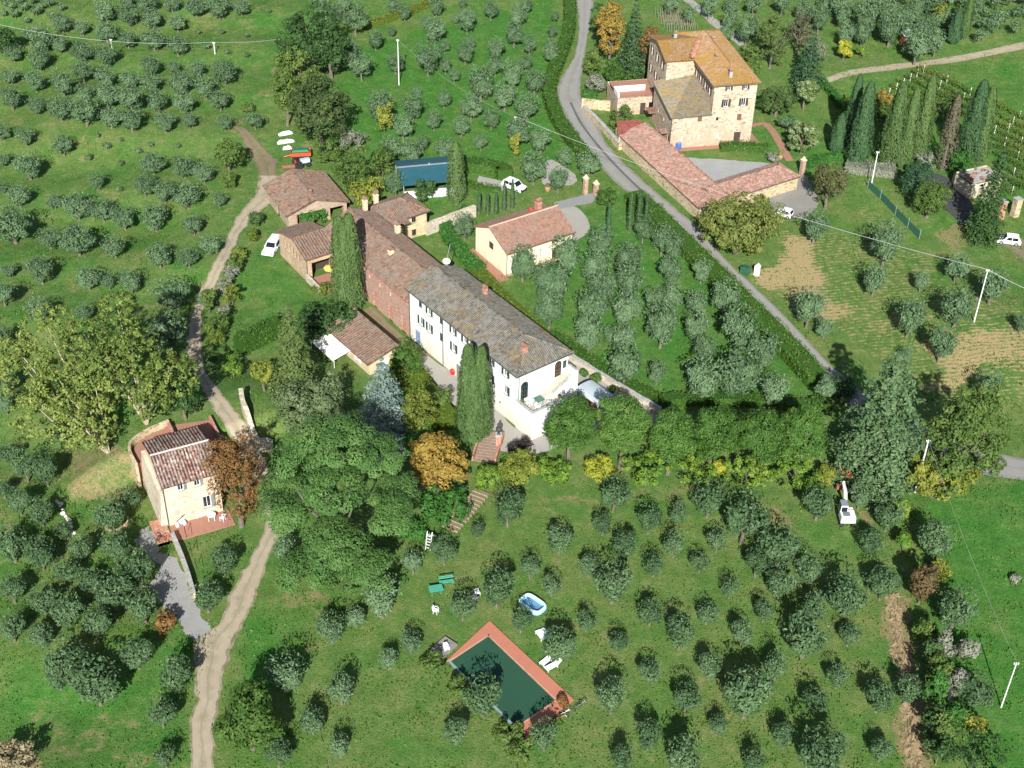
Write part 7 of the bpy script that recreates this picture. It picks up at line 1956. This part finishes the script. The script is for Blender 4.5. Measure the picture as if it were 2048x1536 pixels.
def pole(label, bx, by, tx, ty, r=.11, name='utility_pole', arm=True, mat=None):
    p = G(bx, by); zs = np.linspace(1, 20, 500); yy = np.array(pxm(p.x, p.y, p.z+zs)[1]); h = float(zs[np.argmin(abs(yy-ty))])
    root = thing(name, label, 'utility pole', p, 0, 'utility poles')
    MB().tube([(0, 0, -.5), (0, 0, h)], [r, r*.7], 8).build('shaft', mat or plain('pale concrete', (.66, .66, .63), .8, .1, 2), root)
    if arm:
        b = MB().box((0, 0, h-.25), (.5, .12, .1)); br = b.build('bracket', METALW, root)
        for s in (-.2, .2): MB().lathe((s, 0, h-.2), [(.05, 0), (.07, .08), (.05, .16), (.02, .2)], 8).build('insulator', WPAINT, br)
    return p+Vector((0, 0, h))
t1 = pole('tall white pole standing alone in the upper meadow', 798, 170, 797, 79)
t2 = pole('white pole wrapped in ivy at the lower edge of the upper meadow', 1030, 285, 1030, 233)
t3 = pole('white pole in front of the cypress row', 1742, 373, 1752, 303)
t4 = pole('tall white pole leaning over the mown field', 1948, 644, 1970, 539)
t5 = pole('pale double pole beside the cedar', 1830, 985, 1850, 880, .12)
t6 = pole('thin white pole in the green field at the lower right', 2002, 1415, 2023, 1325, .08)
t7 = pole('short white pole on the upper left hillside', 430, 108, 427, 84, .12)
t8 = pole('white pole top beside the oak clump at the top', 653, 55, 652, 22, .12)
t9 = pole('thin white post between olives at the far left of the hillside', 228, 122, 222, 78, .09)
def cable(label, a, b, sag, r=.03, m=None):
    pts = [a+(b-a)*t-Vector((0, 0, sag*4*t*(1-t))) for t in np.linspace(0, 1, 15)]
    o = MB().tube(pts, r, 5).build('overhead_cable', m or plain('pale cable', (.50, .51, .52), .5), None); tag(o, label, 'cable', 'overhead cables')
GCAB = plain('grey cable', (.35, .38, .38), .5)
cable('thick pale cable crossing the asphalt road and the garden range to the field pole', t2, t4, 1.6, .026)
cable('pale cable leaving the field pole to the right edge of the picture', t4, uz(2140, 610, 7.5), .4, .026)
cable('thin cable between the meadow pole and the ivy pole', t1, t2, 1.5, .012, GCAB)
cable('thin cable on the upper left hillside running from the left edge to the short pole', uz(-20, 45, 6), t7, 1.6, .02)
cable('thin cable from the short hillside pole into the oak clump', t7, uz(560, 78, 6), .3, .02)
cable('thin cable from the cedar pole down to the lower right field pole', t5, t6, .8, .012, GCAB)
def small_things():
    q = G(1490, 548); b = thing('waste_bin', 'dark green wheeled waste container under the walnut tree', 'bin', q, -.7)
    MB().box((0, 0, .65), (1.2, .9, 1.0), taper=1.08).build('body', plain('green bin plastic', (.02, .12, .06), .45), b); MB().box((0, 0, 1.2), (1.3, 1.0, .12), taper=.85).build('lid', plain('dark bin lid', (.03, .09, .06), .4), b)
    for x in (-.5, .5):
        for y in (-.35, .35): MB().tube([(x, y-.04, .08), (x, y+.04, .08)], .09, 8).build('wheel', RUBBER, b)
    q = G(1513, 550); s = thing('shrine_box', 'white peaked meter cabinet beside the green waste bin', 'cabinet', q, -.4)
    MB().box((0, 0, .7), (.8, .4, 1.6)).build('body', WPAINT, s); c = MB(); c.hexa([(-.45, -.25, 1.5), (.45, -.25, 1.5), (.45, .25, 1.5), (-.45, .25, 1.5)], [(-.03, -.25, 1.9), (.03, -.25, 1.9), (.03, .25, 1.9), (-.03, .25, 1.9)]); c.build('roof', WPAINT, s)
    q = G(1356, 296); d = thing('blue_barrel', 'blue plastic barrel against the villa front wall', 'barrel', q); MB().lathe((0, -.4, .05), [(.42, 0), (.48, .3), (.48, .8), (.42, 1.05), (.3, 1.08)], 14).build('drum', plain('blue plastic', (.06, .15, .42), .35), d)
    MB().lathe((0, -.4, 1.13), [(.3, 0), (.3, .04), (.01, .05)], 12).build('lid', plain('pale blue plastic', (.2, .3, .5), .4), d)
    x, y = local(WH, 893, 524, 7.5); p = uz(893, 528, 5.0); d = thing('satellite_dish', 'white round satellite dish on a mast behind the farmhouse roof', 'satellite dish', p)
    pr = [(.02, 0), (.45, .06), (.75, .18), (.9, .3)]; m = MB().lathe((0, 0, 0), pr, 18); m.v = [(v[0]*.6, -v[2]*.35+.2, v[1]*.57) for v in m.v]; m.build('dish', WPAINT, d, (0, 0, .4))
    MB().tube([(0, .25, -5.2), (0, .25, .5), (.5, .25, 3.0)], .05, 6).build('mast', METALW, d)
    q = G(906, 748); b = thing('flower_tub', 'bright red tub against the white facade foot', 'tub', q); MB().lathe((0, 0, 0), [(.3, 0), (.42, .5), (.46, .55), (.4, .57)], 12).build('tub', plain('red plastic', (.6, .02, .02), .4), b)
    MB().lathe((0, 0, .5), [(.4, 0), (.3, .2), (.1, .3)], 8).build('soil', plain('red flowers', (.5, .05, .05), .7, .4, 6), b)
    q = G(833, 797); b = thing('terracotta_pot', 'orange terracotta pot on the hedge border', 'pot', q); MB().lathe((0, 0, 0), [(.28, 0), (.42, .5), (.48, .6), (.4, .62)], 12).build('pot', plain('orange clay', (.55, .16, .06), .7), b); MB().lathe((0, 0, .6), [(.4, 0), (.3, .15), (.02, .2)], 8).build('plant', LEAF['gold'], b)
    for x, y, l in ((1560, 318, 'large terracotta jar beside the lavender at the villa forecourt'), (843, 463, 'potted bush by the stone wing corner'), (1095, 382, 'terracotta pot on the grass left of the gate pillars')):
        q = G(x, y); b = thing('terracotta_pot', l, 'pot', q); MB().lathe((0, 0, 0), [(.3, 0), (.45, .4), (.38, .8), (.42, .9), (.3, .92)], 12).build('pot', plain('clay', (.42, .22, .13), .8), b); MB().lathe((0, 0, .85), [(.35, 0), (.42, .2), (.3, .4), (.03, .5)], 8).build('plant', LEAF['hedgey'], b)
    # terrace of the white house
    a = WH.rotation_euler.z
    def wp(x, y, z): return WH.location+Vector((x*math.cos(a)-y*math.sin(a), x*math.sin(a)+y*math.cos(a), z))
    table('small dark green table on the white farmhouse terrace', wp(WL+1.5, 2.3, 3.39), a, 1.0, 1.0, plain('green cloth', (.06, .17, .13), .7))
    for x, y, r, l in ((1.0, 1.2, 0, 'white chair at the front rail of the farmhouse terrace'), (2.3, 1.5, 2, 'white chair left of the green table on the farmhouse terrace'), (1.6, 3.6, 3.2, 'white chair behind the green table on the farmhouse terrace'), (2.4, 3.3, 4, 'white chair by the stair of the farmhouse terrace')):
        chair(l, wp(WL+x, y, 3.39), a+r)
    for x, y, l in ((.5, .5, 'potted plant on the front corner of the farmhouse terrace'), (2.5, 4.7, 'potted plant near the stair on the farmhouse terrace')):
        b = thing('potted_plant', l, 'plant', wp(WL+x, y, 3.39)); MB().lathe((0, 0, 0), [(.15, 0), (.22, .35), (.18, .36)], 10).build('pot', plain('clay', (.42, .22, .13), .8), b)
        r = np.random.default_rng(4); P, N, V = clumps([(0, 0, .65, .3, .3, .3, 6, .18, 40)], r); leaves('foliage', P, N, .08, V, LEAF['laurel'], b, r)
    # veranda parasol
    a = VB.rotation_euler.z; p = VB.location+Vector((2.9*math.cos(a)+1.5*math.sin(a), 2.9*math.sin(a)-1.5*math.cos(a), .6))
    u = thing('parasol', 'yellow parasol open on the veranda of the brick and stone barn', 'parasol', p)
    cn = MB(); n = 8
    for k in range(n):
        t0, t1 = 6.283*k/n, 6.283*(k+1)/n; cn.poly([(.95*math.cos(t0), .95*math.sin(t0), 1.75), (.95*math.cos(t1), .95*math.sin(t1), 1.75), (0, 0, 2.2)])
        cn.poly([(.95*math.cos(t0), .95*math.sin(t0), 1.6), (.95*math.cos(t1), .95*math.sin(t1), 1.6), (.95*math.cos(t1), .95*math.sin(t1), 1.75), (.95*math.cos(t0), .95*math.sin(t0), 1.75)])
    cn.build('canopy', plain('yellow canvas', (.72, .55, .12), .8, .08), u); MB().tube([(0, 0, 0), (0, 0, 2.3)], .03, 6).build('pole', WPAINT, u)
    # curved brick kerb
    c = G(232, 1045); k = thing('brick_kerb', 'curved brick kerb around an olive left of the small stone house', 'kerb', c); m = MB(); R = 1.35
    for j in range(12):
        t = -2.2+j*.24; m.box((R*math.cos(t), R*math.sin(t), .12), (.36, .2, .4), t+math.pi/2)
    m.build('bricks', plain('pale kerb brick', (.58, .40, .26), .85, .25, 4), k)
    # rocks line
    rk = np.random.default_rng(8)
    for j in range(14):
        x, y = 115+j*2.6+rk.uniform(-3, 3), 1000+j*5.2+rk.uniform(-3, 3); q = G(x, y); s = rk.uniform(.15, .35)
        bm = bmesh.new(); bmesh.ops.create_icosphere(bm, subdivisions=2, radius=s)
        for v in bm.verts: v.co *= 1+rk.uniform(-.18, .18)
        for v in bm.verts: v.co.z *= .7
        me = bpy.data.meshes.new('rock'); bm.to_mesh(me); bm.free(); me.materials.append(plain('white limestone', (.62, .58, .50), .85, .2, 3)); o = bpy.data.objects.new('rock', me); COL.objects.link(o); o.location = (q.x, q.y, q.z+s*.3)
        tag(o, 'white limestone block in the broken line of stones on the left bank', 'rock', 'white stones on the left bank')
    # red shed at the grove
    q = G(1810, 88); s = thing('red_shed', 'tiny red timber shed with pale roof among the far olives', 'shed', q, .3); MB().box((0, 0, .9), (1.7, 1.7, 2.2)).build('wall', plain('red shed paint', (.30, .07, .03), .7), s)
    c = MB(); c.hexa([(-1.1, -1.2, 1.95), (1.1, -1.2, 1.95), (1.1, 1.1, 2.4), (-1.1, 1.1, 2.4)], [(-1.1, -1.2, 2.03), (1.1, -1.2, 2.03), (1.1, 1.1, 2.48), (-1.1, 1.1, 2.48)]); c.build('roof', plain('pale green sheet', (.33, .42, .38), .5), s); MB().box((0, -.86, .7), (.7, .04, 1.7)).build('door', WOODD, s)
    # green net fence
    ln = [G(*p_) for p_ in ((1735, 375), (1760, 398), (1790, 430), (1815, 455), (1838, 478))]
    f = thing('net_fence', 'green net fence on thin posts across the grassy plot', 'fence', ln[0])
    m = MB()
    for u, v in zip(ln[:-1], ln[1:]):
        u, v = u-ln[0], v-ln[0]; e = Vector((.012, .012, 0)); m.hexa([u+Vector((0, 0, .05)), v+Vector((0, 0, .05)), v+e+Vector((0, 0, .05)), u+e+Vector((0, 0, .05))], [u+Vector((0, 0, 1.25)), v+Vector((0, 0, 1.25)), v+e+Vector((0, 0, 1.25)), u+e+Vector((0, 0, 1.25))])
    m.build('netting', plain('green netting', (.03, .12, .075), .8, .3, 5), f)
    for u in ln: MB().tube([u-ln[0], u-ln[0]+Vector((0, 0, 1.7))], .035, 5).build('post', plain('galvanised post', (.35, .40, .40), .5), f)
    # wicket swing frame
    q = G(925, 432); s = thing('garden_arch', 'dark green metal arch frame against the stone wall', 'arch', q, .6); m = MB(); m.tube([(-.7, 0, 0), (-.7, 0, 1.6), (0, 0, 2.3), (.7, 0, 1.6), (.7, 0, 0)], .05, 6); m.build('frame', GREENP, s); MB().tube([(0, 0, 2.3), (0, .9, 0)], .04, 6).build('stay', GREENP, s)
small_things()
# garden fence below the small stone house
for k, (x, y) in enumerate(((372, 1075), (383, 1110), (393, 1140))):
    q = G(x, y); t = thing('iron_rail', ('upper', 'middle', 'lower')[k]+' dark iron rail post on the garden wall of the small stone house', 'railing', q); MB().tube([(0, 0, .8), (0, 0, 1.7)], .035, 5).build('post', BLACKP, t); MB().tube([(0, 0, 1.65), (.55, -1.5, 1.45)], .03, 5).build('handrail', BLACKP, t)
# bean poles behind the villa
def beans():
    r = np.random.default_rng(6)
    for k in range(5):
        o = G(1310+k*6, 32+k*8); t = thing('bean_row', ('farthest', 'second farthest', 'middle', 'second nearest', 'nearest')[k]+' row of bare bean poles in the kitchen plot behind the villa', 'bean poles', o, .1, 'bean pole rows behind the villa'); m = MB()
        for j in range(14): m.tube([(j*.45, 0, -.1), (j*.45+r.uniform(-.1, .1), r.uniform(-.1, .1), 1.8)], .04, 4)
        m.build('poles', plain('grey cane', (.30, .24, .20), .8), t)
beans()
